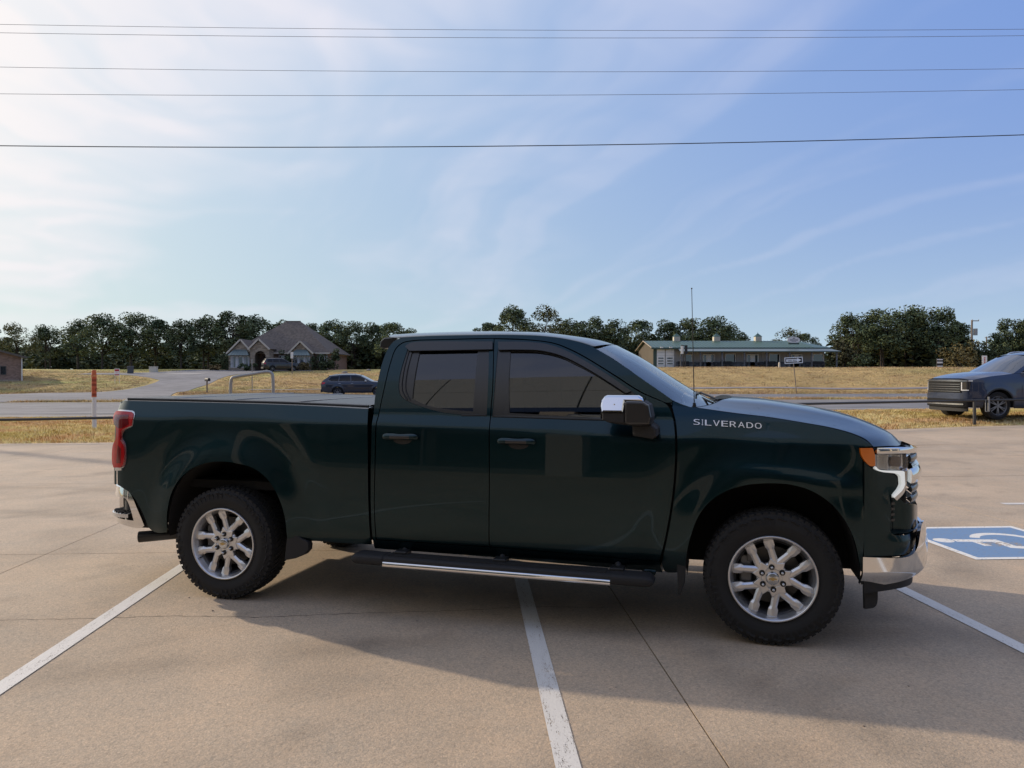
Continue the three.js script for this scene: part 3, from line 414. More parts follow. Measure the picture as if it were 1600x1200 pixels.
{
  const truck = thing('pickup_truck', 'dark green four-door pickup truck with chrome bumpers parked across the white stall lines', 'pickup truck', [-1.8317, 0, -6.4335], -0.2573);
  const ycr = pchip([-0.9, 1.2, 2, 3.2, 3.6, 4.2, 4.4], [1.285, 1.268, 1.25, 1.215, 1.215, 1.19, 1.17]);
  const low = pchip([0.30, 0.36, 0.42, 0.48, 0.53, 0.65, 0.80, 0.95, 1.10, 1.20, 1.30, 1.5], [0.86, 0.90, 0.945, 0.972, 0.984, 0.996, 1.001, 1.000, 0.994, 0.988, 0.981, 0.965]);
  const soft = (t, k = 0.006) => t > 8 * k ? t : k * Math.log(1 + Math.exp(t / k));
  const flare = (x, y) => { let a = 0; for (const cx of [0.045, 3.735]) { const d = (Math.hypot((x - cx) / 0.49, (y - 0.40) / 0.58) - 1) * 0.5; if (d > -0.15 && y > 0.38) { const dd = Math.max(d, 0); a += 0.020 * Math.exp(-((dd / 0.12) ** 2)) - 0.010 * Math.exp(-(((dd - 0.22) / 0.11) ** 2)); } } return a; };
  function W(x, y, zone) {
    const c = ycr(x); let z = low(Math.min(y, c + 0.0)); const t = soft(y - c);
    const sl = 0.46;
    if (zone === 'cab') { const b = 1.335 - c, u = Math.max(0, y - 1.335); z -= sl * Math.min(t, b) + 0.20 * u + 0.30 * u * u; }
    else if (zone === 'fender') z -= sl * t + 0.9 * Math.max(0, y - c - 0.1) ** 2;
    else z -= sl * t;
    z += flare(x, y);
    if (zone === 'fender') {                                         // hollow and crest running back from the lamp
      z += 0.010 * Math.exp(-(((y - (1.06 - 0.10 * (x - 3.2))) / 0.05) ** 2)) * sstep(3.3, 3.9, x) * (1 - sstep(4.1, 4.3, x));
    }
    if (x > 4.1) z -= (x - 4.1) ** 2;
    if (x < -0.8) z -= 2 * (x + 0.8) ** 2;
    return z;
  }
  const side = (zone, off = 0) => (x, y) => [x, y, W(x, y, zone) + off];
  const both = (name, geo, m, parent = truck) => { const a = mesh(name, geo, m, parent), b = mesh(name, mirrorZ(geo), m, parent); return [a, b]; };
  const bedTopY = pchip([-0.95, -0.655, -0.269, 0.26, 0.766, 1.13], [1.412, 1.409, 1.405, 1.398, 1.386, 1.374]);
  const rArch = [[0.536, 0.447], [0.537, 0.586], [0.511, 0.697], [0.457, 0.807], [0.383, 0.893], [0.284, 0.953], [0.157, 0.981], [0.028, 0.991], [-0.103, 0.974], [-0.226, 0.924], [-0.318, 0.847], [-0.385, 0.742], [-0.423, 0.61], [-0.44, 0.485]];
  const fArch = [[3.237, 0.402], [3.25, 0.524], [3.276, 0.643], [3.321, 0.762], [3.387, 0.849], [3.479, 0.914], [3.589, 0.953], [3.714, 0.969], [3.838, 0.966], [3.954, 0.933], [4.051, 0.87], [4.127, 0.781], [4.184, 0.664], [4.214, 0.541], [4.227, 0.472]];
  // ---- bed side
  {
    const out = outline([[-0.899, 1.411], [-0.655, 1.409], [-0.269, 1.405], [0.26, 1.398], [0.766, 1.386], [1.125, 1.372]], [[1.125, 1.372], [1.142, 1.27], [1.150, 1.112], [1.156, 0.766], [1.160, 0.526], [1.160, 0.452]], [[1.160, 0.452], [0.919, 0.451], [0.701, 0.451], [0.60, 0.446], [0.536, 0.447]], rArch, [[-0.44, 0.485], [-0.451, 0.455]], [[-0.451, 0.455], [-0.56, 0.446], [-0.617, 0.473], [-0.64, 0.54], [-0.691, 0.651], [-0.749, 0.73], [-0.834, 0.778], [-0.87, 0.79]], [[-0.87, 0.79], [-0.872, 0.9], [-0.876, 1.062], [-0.90, 1.321], [-0.908, 1.382], [-0.899, 1.411]]);
    both('bed_side', panel(out, side('bed'), { res: 0.028 }), CM.paint);
    // dark seam at the sill and the rail cap along the top
    const capS = (u, v) => { const x = lerp(-0.90, 1.122, u), y = bedTopY(x), z = W(x, y, 'bed'); const a = v * Math.PI * 0.5; return [x, y - 0.002 + 0.010 * Math.sin(a), z - 0.006 - 0.055 * (1 - Math.cos(a)) - 0.03 * v]; };
    both('bed_rail', sheet(capS, 60, 6, false), CM.satin);
    const corner = panel(outline([[0, 0.79], [0.115, 0.79]], [[0.115, 0.79], [0.115, 1.40]], [[0.115, 1.40], [0, 1.405]], [[0, 1.405], [0, 0.79]]), (s, y) => { const a = Math.min(1, s / 0.115) * Math.PI / 2, z0 = W(-0.885, Math.min(y, 1.40), 'bed') - 0.003; return [-0.885 - 0.055 * Math.sin(a), y, z0 - 0.06 * (1 - Math.cos(a))]; }, { res: 0.03, thick: 0, flip: true });
    both('bed_corner', corner, CM.paint);
    mesh('tailgate', box(0.04, 0.60, 1.70, -0.925, 1.09, 0, 0.015), CM.paint, truck);
    mesh('tailgate_handle', box(0.02, 0.06, 0.24, -0.948, 1.30, 0, 0.008), CM.blackTrim, truck);
    mesh('bed_floor', box(1.98, 0.06, 1.66, 0.12, 0.80, 0), CM.liner, truck);
    mesh('bed_bulkhead', box(0.03, 0.60, 1.74, 1.10, 1.07, 0), CM.paint, truck);
  }
  // ---- folding bed cover
  {
    const seg = [-0.875, -0.49, 0.02, 0.55, 1.10];
    for (let k = 0; k < 4; k++) { const a = seg[k] + 0.010, b = seg[k + 1] - 0.010; const g = sheet((u, v) => { const x = lerp(a, b, u), t = (v - 0.5) * 2, e = Math.min(1, (1 - Math.abs(t)) / 0.04); return [x, bedTopY(x) + 0.006 + 0.012 * Math.sqrt(e) + 0.006 * (1 - t * t), t * 0.86]; }, 8, 30, false); mesh('cover_panel', g, CM.tonneau, truck); }
    for (let k = 1; k < 4; k++) mesh('cover_hinge', box(0.018, 0.006, 1.66, seg[k], bedTopY(seg[k]) + 0.0245, 0), std(lin(0.55, 0.55, 0.56), 0.4, { metalness: 0.6 }), truck);
    for (const s of [-1, 1]) mesh('cover_rail', merge([-0.875, -0.2, 0.45].map((a, i) => { const b = [-0.2, 0.45, 1.10][i]; return rod([a, bedTopY(a) + 0.012, s * 0.872], [b, bedTopY(b) + 0.012, s * 0.872], 0.011, 8); })), CM.satin, truck);
  }
  // ---- doors
  const winR = outline([[1.45, 1.770], [1.65, 1.773], [1.867, 1.771]], [[1.867, 1.771], [1.876, 1.364]], [[1.876, 1.364], [1.707, 1.375], [1.561, 1.398], [1.442, 1.444]], [[1.442, 1.444], [1.442, 1.60], [1.45, 1.770]]);
  const trimR = outline([[1.361, 1.790], [1.65, 1.794], [1.944, 1.792]], [[1.944, 1.792], [1.962, 1.6], [1.973, 1.341]], [[1.973, 1.341], [1.798, 1.342], [1.641, 1.360], [1.455, 1.411], [1.373, 1.449], [1.342, 1.495], [1.334, 1.60], [1.361, 1.790]]);
  const winF = outline([[2.095, 1.760], [2.239, 1.757], [2.413, 1.726], [2.544, 1.669], [2.714, 1.579], [2.868, 1.483], [2.905, 1.450]], [[2.905, 1.450], [2.908, 1.340]], [[2.908, 1.340], [2.745, 1.334], [2.4, 1.346], [2.123, 1.357]], [[2.123, 1.357], [2.105, 1.55], [2.095, 1.760]]);
  const trimF = outline([[2.006, 1.788], [2.237, 1.790], [2.418, 1.765], [2.563, 1.700], [2.734, 1.608], [2.899, 1.506], [2.955, 1.462]], [[2.955, 1.462], [2.952, 1.322]], [[2.952, 1.322], [2.766, 1.316], [2.4, 1.322], [2.009, 1.337]], [[2.009, 1.337], [2.012, 1.5], [2.006, 1.788]]);
  const rdoor = outline([[1.209, 1.27], [1.209, 1.027], [1.203, 0.724], [1.207, 0.495]], [[1.207, 0.495], [1.625, 0.492], [1.996, 0.491]], [[1.996, 0.491], [2.003, 0.884], [1.996, 1.337]], [[1.996, 1.337], [1.995, 1.544], [1.968, 1.847]], [[1.968, 1.847], [1.553, 1.842], [1.40, 1.838], [1.317, 1.823], [1.276, 1.783], [1.256, 1.696], [1.237, 1.52], [1.219, 1.361], [1.209, 1.27]]);
  const fdoor = outline([[2.002, 0.491], [2.402, 0.481], [2.769, 0.469], [3.083, 0.457]], [[3.083, 0.457], [3.112, 0.572], [3.142, 0.731], [3.168, 0.927], [3.179, 1.161], [3.170, 1.294], [3.149, 1.38], [3.117, 1.425], [3.076, 1.444], [2.961, 1.493], [2.793, 1.597], [2.600, 1.713], [2.491, 1.768], [2.386, 1.808], [2.23, 1.832], [1.974, 1.845]], [[1.974, 1.845], [2.001, 1.544], [2.002, 1.337]], [[2.002, 1.337], [2.009, 0.884], [2.002, 0.491]]);
  both('rear_door', panel(rdoor, side('cab'), { hole: trimR, res: 0.028 }), CM.paint);
  both('front_door', panel(fdoor, side('cab'), { hole: trimF, res: 0.028 }), CM.paint);
  both('rear_window_trim', panel(trimR, side('cab', -0.006), { hole: winR, thick: 0.012 }), CM.satin);
  both('front_window_trim', panel(trimF, side('cab', -0.006), { hole: winF, thick: 0.012 }), CM.satin);
  both('rear_side_window', panel(offsetPoly(winR, 0.006), side('cab', -0.016), { thick: 0 }), CM.glassDark);
  both('front_side_window', panel(offsetPoly(winF, 0.006), side('cab', -0.016), { thick: 0 }), CM.glassDark);
  // rubber fins beside the rear glass
  for (const [a, b] of [[1.372, 1.408], [1.398, 1.428]]) both('window_seal', tube([[a, 1.775, W(a, 1.775, 'cab') - 0.002], [a - 0.016, 1.62, W(a, 1.62, 'cab') - 0.002], [a - 0.008, 1.50, W(a, 1.5, 'cab') - 0.002], [b, 1.435, W(b, 1.435, 'cab') - 0.002]], 0.004, 20, 6), CM.blackTrim);
  both('window_visor', panel(outline([[1.345, 1.800], [1.365, 1.818], [1.40, 1.829], [1.967, 1.829]], [[1.967, 1.829], [1.974, 1.776]], [[1.974, 1.776], [1.65, 1.772], [1.385, 1.770]], [[1.385, 1.770], [1.345, 1.800]]), side('cab', 0.018), { thick: 0.014 }), CM.satin);
  both('window_visor', panel(outline([[2.006, 1.827], [2.22, 1.822], [2.35, 1.805], [2.474, 1.762], [2.669, 1.656], [2.80, 1.575], [2.905, 1.503]], [[2.905, 1.503], [2.872, 1.490]], [[2.872, 1.490], [2.65, 1.628], [2.456, 1.726], [2.303, 1.765], [2.15, 1.772], [2.015, 1.772]], [[2.015, 1.772], [2.006, 1.827]]), side('cab', 0.018), { thick: 0.014 }), CM.satin);
  for (const [a, b, y0, y1] of [[1.80, 1.970, 1.3375, 1.340], [2.012, 2.945, 1.334, 1.318]]) both('belt_seal', tube([0, 0.33, 0.66, 1].map(t => { const x = lerp(a, b, t), y = lerp(y0, y1, t); return [x, y, W(x, y, 'cab') + 0.001]; }), 0.0055, 16, 6), CM.blackTrim);
  // ---- cab frame: rear pillar, rail over the doors and windshield pillar
  {
    const out = outline([[1.178, 0.43], [1.174, 0.7], [1.174, 1.0], [1.174, 1.347], [1.172, 1.446], [1.178, 1.564], [1.188, 1.674], [1.203, 1.754], [1.222, 1.805], [1.252, 1.843], [1.305, 1.863]], [[1.305, 1.863], [1.55, 1.871], [1.97, 1.873], [2.23, 1.866], [2.40, 1.850], [2.52, 1.826], [2.635, 1.790]], [[2.635, 1.790], [2.777, 1.710], [2.956, 1.587], [3.152, 1.453]], [[3.152, 1.453], [3.158, 1.436]], [[3.158, 1.436], [3.123, 1.432], [3.078, 1.450], [2.964, 1.500], [2.797, 1.604], [2.604, 1.720], [2.495, 1.775], [2.388, 1.815], [2.23, 1.839], [1.975, 1.852], [1.553, 1.849], [1.39, 1.845], [1.311, 1.829], [1.269, 1.788], [1.249, 1.698], [1.230, 1.52], [1.212, 1.361], [1.202, 1.27], [1.202, 1.027], [1.197, 0.724], [1.200, 0.43]], [[1.200, 0.43], [1.178, 0.43]]);
    both('cab_frame', panel(out, side('cab', -0.001), { res: 0.024, thick: 0.03 }), CM.paint);
    both('rocker_panel', panel(outline([[1.178, 0.424], [1.613, 0.419], [2.011, 0.412], [2.435, 0.399], [2.803, 0.388], [3.1, 0.377]], [[3.1, 0.377], [3.082, 0.450]], [[3.082, 0.450], [2.769, 0.462], [2.402, 0.474], [2.0, 0.484], [1.625, 0.485], [1.204, 0.488]], [[1.204, 0.488], [1.178, 0.424]]), side('cab', -0.002), { thick: 0.03 }), CM.paint);
    // dark jambs that stop the light behind the shut lines
    const ring = outline([[1.18, 0.44], [1.18, 1.0], [1.178, 1.45], [1.195, 1.70], [1.23, 1.81], [1.31, 1.855]], [[1.31, 1.855], [1.97, 1.865], [2.23, 1.858], [2.40, 1.842], [2.62, 1.778]], [[2.62, 1.778], [2.777, 1.69], [2.956, 1.567], [3.14, 1.44]], [[3.14, 1.44], [3.19, 1.36], [3.20, 1.1], [3.16, 0.7], [3.11, 0.44]], [[3.11, 0.44], [1.18, 0.44]]);
    const lowRing = outline([[1.18, 0.44], [1.18, 1.32]], [[1.18, 1.32], [3.18, 1.29]], [[3.18, 1.29], [3.20, 1.1], [3.16, 0.7], [3.11, 0.44]], [[3.11, 0.44], [1.18, 0.44]]);
    both('door_jamb', panel(lowRing, side('cab', -0.055), { res: 0.06, thick: 0 }), CM.liner);
    both('door_jamb', panel(outline([[1.185, 1.32], [1.185, 1.5], [1.20, 1.70], [1.235, 1.81], [1.31, 1.852]], [[1.31, 1.852], [1.40, 1.852]], [[1.40, 1.852], [1.39, 1.6], [1.40, 1.43], [1.60, 1.33], [1.60, 1.32]], [[1.60, 1.32], [1.185, 1.32]]), side('cab', -0.045), { res: 0.06, thick: 0 }), CM.liner);
    both('door_jamb', panel(outline([[1.90, 1.32], [1.90, 1.852]], [[1.90, 1.852], [2.08, 1.852]], [[2.08, 1.852], [2.08, 1.32]], [[2.08, 1.32], [1.90, 1.32]]), side('cab', -0.045), { res: 0.06, thick: 0 }), CM.liner);
    both('roof_headliner', panel(outline([[1.31, 1.80], [2.2, 1.80], [2.42, 1.75], [2.6, 1.66], [2.9, 1.47], [2.95, 1.32]], [[2.95, 1.32], [3.17, 1.32]], [[3.17, 1.32], [3.14, 1.435], [2.956, 1.567], [2.777, 1.69], [2.62, 1.778], [2.40, 1.842], [1.97, 1.862], [1.31, 1.853]], [[1.31, 1.853], [1.31, 1.80]]), side('cab', -0.05), { res: 0.06, thick: 0 }), CM.liner);
  }
  // ---- roof, rear wall, windshield
  const roofEdge = pchip([1.0, 1.305, 1.55, 1.97, 2.23, 2.40, 2.52, 2.635, 2.72], [1.845, 1.863, 1.871, 1.873, 1.866, 1.850, 1.826, 1.790, 1.75]);
  const roofMid = pchip([1.0, 1.046, 1.371, 1.688, 2.182, 2.409, 2.599, 2.72], [1.905, 1.913, 1.929, 1.932, 1.918, 1.890, 1.857, 1.818]);
  {
    const zE = (x) => W(x, roofEdge(x), 'cab') - 0.002;
    const g = sheet((u, v) => { const t = (v - 0.5) * 2, at = Math.abs(t); const xr = 1.115 + 0.165 * at ** 3, xf = 2.700 - 0.065 * at ** 2; const x = lerp(xr, xf, u); const zz = zE(x) * Math.sin(at * Math.PI / 2) ** 0.92 * Math.sign(t); const q = zz / zE(x); const y = roofEdge(x) + (roofMid(x) - roofEdge(x)) * Math.pow(Math.max(0, 1 - q * q), 0.62); return [x, y, zz]; }, 60, 64, false);
    mesh('roof', g, CM.paint, truck);
    const sp = extrude([[1.27, 1.858], [1.16, 1.878], [1.085, 1.872], [1.058, 1.848], [1.050, 1.805], [1.085, 1.795], [1.20, 1.815]], 1.16, 0.008); sp.translate(0, 0, -0.58);
    mesh('brake_light_spoiler', sp, CM.satin, truck);
    const rw = sheet((u, v) => { const t = (v - 0.5) * 2, at = Math.abs(t); const top = [1.10 + 0.19 * at ** 3, roofEdge(1.28) + (roofMid(1.1) - roofEdge(1.28)) * Math.pow(Math.max(0, 1 - at * at), 0.62) - 0.006, t * zE(1.29)]; const bot = [1.165 - 0.02 * (1 - t * t), 0.75, t * 0.95]; const mid = [1.135 + 0.045 * at ** 4, 1.33, t * 0.945]; const k = u; return k < 0.5 ? top.map((c, i) => lerp(c, mid[i], k * 2)) : mid.map((c, i) => lerp(c, bot[i], (k - 0.5) * 2)); }, 12, 24, false);
    mesh('cab_rear_wall', rw, CM.paint, truck);
    mesh('rear_window', box(0.012, 0.34, 1.30, 1.105, 1.60, 0), CM.glassDark, truck);
    const C = new THREE.CatmullRomCurve3([[2.704, 1.823], [2.884, 1.729], [3.084, 1.602], [3.286, 1.476], [3.42, 1.405]].map(p => V3(p[0], p[1], 0))), E = new THREE.CatmullRomCurve3([[2.637, 1.787], [2.777, 1.708], [2.956, 1.585], [3.152, 1.451], [3.285, 1.398]].map(p => V3(p[0], p[1], W(p[0], p[1], p[0] > 3.2 ? 'fender' : 'cab') - 0.006)));
    const ws = sheet((u, v) => { const t = (v - 0.5) * 2, c = C.getPoint(u), e = E.getPoint(u), q = t * t; return [lerp(c.x, e.x, q), lerp(c.y, e.y, q), t * e.z]; }, 30, 40, false);
    mesh('windshield', ws, CM.windshield, truck);
    const band = sheet((u, v) => { const t = (v - 0.5) * 2, uu = u * 0.045, c = C.getPoint(uu), e = E.getPoint(uu), q = t * t; return [lerp(c.x, e.x, q) - 0.004, lerp(c.y, e.y, q) - 0.005, t * e.z]; }, 3, 30, false); mesh('windshield_frit', band, CM.blackTrim, truck);
    // cowl and wipers
    const cowl = sheet((u, v) => { const t = (v - 0.5) * 2, q = t * t; const a = [lerp(3.395, 3.26, q), lerp(1.412, 1.396, q)], b = [lerp(3.56, 3.33, q), lerp(1.418, 1.398, q)]; return [lerp(a[0], b[0], u), lerp(a[1], b[1], u) - 0.004 - 0.01 * Math.sin(u * Math.PI), t * 0.885]; }, 6, 30, false);
    mesh('cowl', cowl, CM.blackTrim, truck);
    mesh('wiper', merge([rod([3.40, 1.418, 0.50], [3.27, 1.462, 0.02], 0.008, 6), rod([3.30, 1.470, 0.36], [3.255, 1.480, -0.20], 0.007, 6)]), CM.blackTrim, truck);
    mesh('wiper', merge([rod([3.44, 1.418, -0.18], [3.30, 1.462, -0.62], 0.008, 6), rod([3.30, 1.462, -0.38], [3.22, 1.476, -0.80], 0.007, 6)]), CM.blackTrim, truck);
  }
  // ---- hood
  {
    const S = new THREE.CatmullRomCurve3([[3.30, 1.404], [3.535, 1.373], [3.719, 1.353], [3.898, 1.326], [4.072, 1.296], [4.193, 1.262], [4.261, 1.228], [4.297, 1.190]].map(p => V3(p[0], p[1], W(p[0], p[1], 'fender') - 0.008)));
    const C = new THREE.CatmullRomCurve3([[3.53, 1.448], [3.75, 1.433], [3.95, 1.406], [4.14, 1.372], [4.29, 1.334], [4.44, 1.276], [4.54, 1.222], [4.595, 1.165]].map(p => V3(p[0], p[1], 0)));
    const prof = pchip([0, 0.3, 0.52, 0.62, 0.74, 0.86, 1], [1, 0.99, 0.95, 0.86, 0.52, 0.22, 0]);
    const f = (u, v) => { const t = (v - 0.5) * 2, at = Math.abs(t), s = S.getPoint(u), c = C.getPoint(u); return [lerp(c.x, s.x, at ** 2.4), s.y + (c.y - s.y) * prof(at), t * s.z]; };
    mesh('hood', sheet(f, 70, 90, false), CM.paint, truck);
    mesh('hood_liner', sheet((u, v) => { const p = f(0.02 + u * 0.96, v); return [p[0], p[1] - 0.022, p[2] * 0.995 + Math.sign(p[2]) * 0.012]; }, 24, 24), CM.liner, truck);
    const lip = sheet((u, v) => { const p = f(1, u); return [p[0] - 0.002 - 0.01 * v, p[1] - 0.03 * v, p[2]]; }, 90, 2, false); mesh('hood_lip', lip, CM.paint, truck);
    mesh('hood_rear_seal', sheet((u, v) => { const p = f(0, u); return [p[0] - 0.012 * v, p[1] + 0.002 - 0.03 * v, p[2]]; }, 60, 2, false), CM.blackTrim, truck);
  }
  // ---- front fender
  {
    const out = outline([[3.165, 1.440], [3.20, 1.424], [3.252, 1.408], [3.30, 1.404]], [[3.30, 1.404], [3.535, 1.370], [3.719, 1.350], [3.898, 1.323], [4.072, 1.292], [4.190, 1.258], [4.258, 1.223], [4.290, 1.194]], [[4.290, 1.194], [4.213, 1.188]], [[4.213, 1.188], [4.218, 1.146], [4.232, 1.112], [4.240, 1.02], [4.242, 0.80], [4.238, 0.62], [4.234, 0.56], [4.231, 0.472]], [[4.231, 0.472], [4.227, 0.472]], fArch.slice().reverse(), [[3.237, 0.402], [3.16, 0.384], [3.118, 0.386], [3.098, 0.440]], [[3.098, 0.440], [3.126, 0.572], [3.156, 0.731], [3.182, 0.927], [3.193, 1.161], [3.184, 1.296], [3.163, 1.385], [3.150, 1.425], [3.165, 1.440]]);
    both('front_fender', panel(out, side('fender'), { res: 0.026, thick: 0.02 }), CM.paint);
    both('fender_apron', panel(outline([[3.20, 1.05], [3.20, 1.36]], [[3.20, 1.36], [3.6, 1.33], [4.0, 1.27], [4.2, 1.2]], [[4.2, 1.2], [4.2, 1.05]], [[4.2, 1.05], [3.20, 1.05]]), side('fender', -0.07), { res: 0.08, thick: 0 }), CM.liner);
  }
  // ---- wheel arches, floor, frame
  {
    const arch = (pts, z0, z1) => sheet((u, v) => { const i = u * (pts.length - 1), a = Math.floor(Math.min(i, pts.length - 2)), t = i - a; const x = lerp(pts[a][0], pts[a + 1][0], t), y = lerp(pts[a][1], pts[a + 1][1], t); const z = lerp(z0, z1, v); return [x, y + 0.004, v === 0 ? Math.min(z, W(x, y, 'fender') - 0.012) : z]; }, 40, 4, false);
    const fa = run(fArch, 0.04), ra = run(rArch, 0.04);
    both('wheel_well', arch([[3.25, 0.36], ...fa.slice(1), [4.24, 0.38]], 0.985, 0.52), CM.liner);
    both('wheel_well', arch([[0.54, 0.40], ...ra.slice(1), [-0.45, 0.42]], 0.985, 0.52), CM.liner);
    const wall = (cx) => { const g = new THREE.CircleGeometry(0.62, 40, 0, Math.PI); g.translate(cx, 0.38, 0.53); return g; };
    both('inner_wheel_wall', wall(3.735), CM.liner); both('inner_wheel_wall', wall(0.045), CM.liner);
    mesh('underbody', merge([box(2.05, 0.16, 1.76, 2.17, 0.50, 0, 0.02), box(1.3, 0.45, 1.0, 3.75, 0.85, 0), box(0.55, 0.20, 1.72, 0.86, 0.56, 0), box(0.36, 0.28, 1.70, -0.63, 0.64, 0), box(5.1, 0.14, 0.12, 1.8, 0.52, 0.45), box(5.1, 0.14, 0.12, 1.8, 0.52, -0.45), box(1.2, 0.24, 1.0, 0.05, 0.92, 0)]), CM.liner, truck);
    mesh('axle', merge([rod([0, 0.40, -0.8], [0, 0.40, 0.8], 0.05, 12), box(0.30, 0.24, 0.28, 0, 0.40, 0, 0.06)]), CM.liner, truck); mesh('axle', rod([3.745, 0.40, -0.8], [3.745, 0.40, 0.8], 0.045, 12), CM.liner, truck);
    mesh('driveshaft', rod([0.15, 0.42, 0], [2.6, 0.50, 0], 0.04, 10), CM.liner, truck);
  }
  // ---- front end, wrapped round a plan curve from the fender to the centre line
  const FP = planCurve([[4.15, 0.9975], [4.20, 0.990], [4.30, 0.960], [4.40, 0.910], [4.48, 0.850], [4.54, 0.76], [4.585, 0.64], [4.62, 0.48], [4.65, 0.28], [4.665, 0]]);
  const front = (off = 0) => (s, y) => { const p = FP.at(s), o = typeof off === 'function' ? off(s, y) : off; return [p.x + p.nx * o, y, p.z + p.nz * o]; };
  const fr = (name, runs, off, m, opt = {}) => both(name, panel(outline(...runs), front(off), { res: 0.022, thick: 0.014, ...opt }), m);
  const E1 = FP.L;
  {
    fr('bumper_fascia', [[[0.092, 0.560], [0.092, 0.80], [0.093, 1.0], [0.092, 1.105]], [[0.092, 1.105], [0.127, 1.072], [0.166, 1.053], [0.295, 1.022], [0.313, 1.003], [0.308, 0.960], [0.264, 0.905]], [[0.264, 0.905], [0.259, 0.80], [0.256, 0.702]], [[0.256, 0.702], [0.268, 0.685], [0.308, 0.676], [0.40, 0.674], [0.50, 0.680], [0.62, 0.70]], [[0.62, 0.70], [0.62, 0.655], [0.47, 0.600], [0.40, 0.576], [0.335, 0.563]], [[0.335, 0.563], [0.211, 0.562], [0.092, 0.560]]], (s, y) => 0.004 + 0.018 * sstep(0.72, 0.62, y) * sstep(0.12, 0.4, s) - 0.012 * sstep(0.80, 1.0, y) * sstep(0.12, 0.25, s), CM.paint);
    fr('air_curtain_panel', [[[0.245, 0.67], [0.245, 0.915]], [[0.245, 0.915], [0.33, 0.93], [0.40, 0.855], [0.50, 0.838], [0.66, 0.80]], [[0.66, 0.80], [0.66, 0.67]], [[0.66, 0.67], [0.245, 0.67]]], (s) => -0.055 + 0.067 * sstep(0.31, 0.47, s), CM.paint);
    both('fascia_shelf', sheet((u, v) => { const s = lerp(0.258, 0.63, u), y = 0.688 + 0.012 * u, p = FP.at(s), o = lerp(0.022, -0.06, v); return [p.x + p.nx * o, y + 0.012 * v, p.z + p.nz * o]; }, 24, 4, true), CM.paint);
    both('fascia_side', sheet((u, v) => { const y = lerp(0.69, 0.91, u), p = FP.at(0.259 + 0.004 * u), o = lerp(0.004, -0.06, v); return [p.x + p.nx * o, y, p.z + p.nz * o]; }, 10, 3), CM.paint);
    fr('vent', [[[0.262, 0.72], [0.262, 0.905]], [[0.262, 0.905], [0.318, 0.905]], [[0.318, 0.905], [0.316, 0.74]], [[0.316, 0.74], [0.262, 0.72]]], -0.046, CM.liner);
    for (let k = 0; k < 5; k++) fr('vent_slat', [[[0.264, 0.752 + k * 0.032], [0.264, 0.766 + k * 0.032]], [[0.264, 0.766 + k * 0.032], [0.312, 0.768 + k * 0.032]], [[0.312, 0.768 + k * 0.032], [0.312, 0.754 + k * 0.032]], [[0.312, 0.754 + k * 0.032], [0.264, 0.752 + k * 0.032]]], -0.022, CM.satin);
    // grille
    fr('grille_backing', [[[0.33, 0.66], [0.33, 1.16]], [[0.33, 1.16], [E1, 1.14]], [[E1, 1.14], [E1, 0.66]], [[E1, 0.66], [0.33, 0.66]]], -0.05, CM.liner, { thick: 0 });
    fr('grille_bar', [[[0.395, 0.972], [0.395, 1.058]], [[0.395, 1.058], [E1, 1.062]], [[E1, 1.062], [E1, 0.962]], [[E1, 0.962], [0.395, 0.972]]], (s, y) => 0.012 + 0.022 * (1 - ((y - 1.012) / 0.055) ** 2), CM.chrome, { thick: 0.04 });
    for (const [a, b, o, q] of [[1.085, 1.135, -0.004, 0.43], [0.912, 0.950, 0.002, 0.43], [0.856, 0.894, 0, 0.43], [0.785, 0.825, -0.004, 0.68], [0.725, 0.765, -0.008, 0.68]]) fr('grille_slat', [[[q, a], [q, b]], [[q, b], [E1, b]], [[E1, b], [E1, a]], [[E1, a], [q, a]]], (s, y) => o + 0.014 * (1 - ((y - (a + b) / 2) / 0.026) ** 2), CM.satin, { thick: 0.035 });
    fr('chrome_brow', [[[0.160, 1.152], [0.158, 1.170], [0.163, 1.186]], [[0.163, 1.186], [0.30, 1.188], [0.47, 1.176], [0.8, 1.150], [E1, 1.14]], [[E1, 1.14], [E1, 1.105], [0.8, 1.118], [0.488, 1.144]], [[0.488, 1.144], [0.33, 1.148], [0.177, 1.150], [0.160, 1.152]]], (s, y) => 0.008 + 0.008 * (1 - ((y - 1.165) / 0.03) ** 2), CM.chrome, { thick: 0.03 });
    // headlamp
    fr('headlamp_housing', [[[0.066, 1.06], [0.066, 1.188]], [[0.066, 1.188], [0.42, 1.16]], [[0.42, 1.16], [0.42, 0.90]], [[0.42, 0.90], [0.25, 0.90], [0.066, 1.06]]], -0.055, CM.liner, { thick: 0 });
    fr('turn_signal', [[[0.070, 1.184], [0.141, 1.184]], [[0.141, 1.184], [0.154, 1.148], [0.157, 1.082]], [[0.157, 1.082], [0.128, 1.080], [0.094, 1.112], [0.075, 1.148], [0.070, 1.184]]], (s, y) => 0.002, CM.amber, { thick: 0.02 });
    fr('headlamp_reflector', [[[0.160, 1.082], [0.160, 1.146]], [[0.160, 1.146], [0.395, 1.138]], [[0.395, 1.138], [0.40, 1.060]], [[0.40, 1.060], [0.345, 1.050], [0.18, 1.066], [0.160, 1.082]]], (s, y) => -0.022 - 0.010 * Math.sin(s * 70), std(lin(0.46, 0.47, 0.48), 0.25, { metalness: 0.8 }), { thick: 0 });
    fr('projector_lamp', [[[0.270, 1.076], [0.262, 1.10], [0.270, 1.130]], [[0.270, 1.130], [0.34, 1.128]], [[0.34, 1.128], [0.347, 1.10], [0.34, 1.070]], [[0.34, 1.070], [0.270, 1.076]]], -0.008, phys(lin(0.035, 0.02, 0.022), 0.05, { clearcoat: 1 }), { thick: 0.015 });
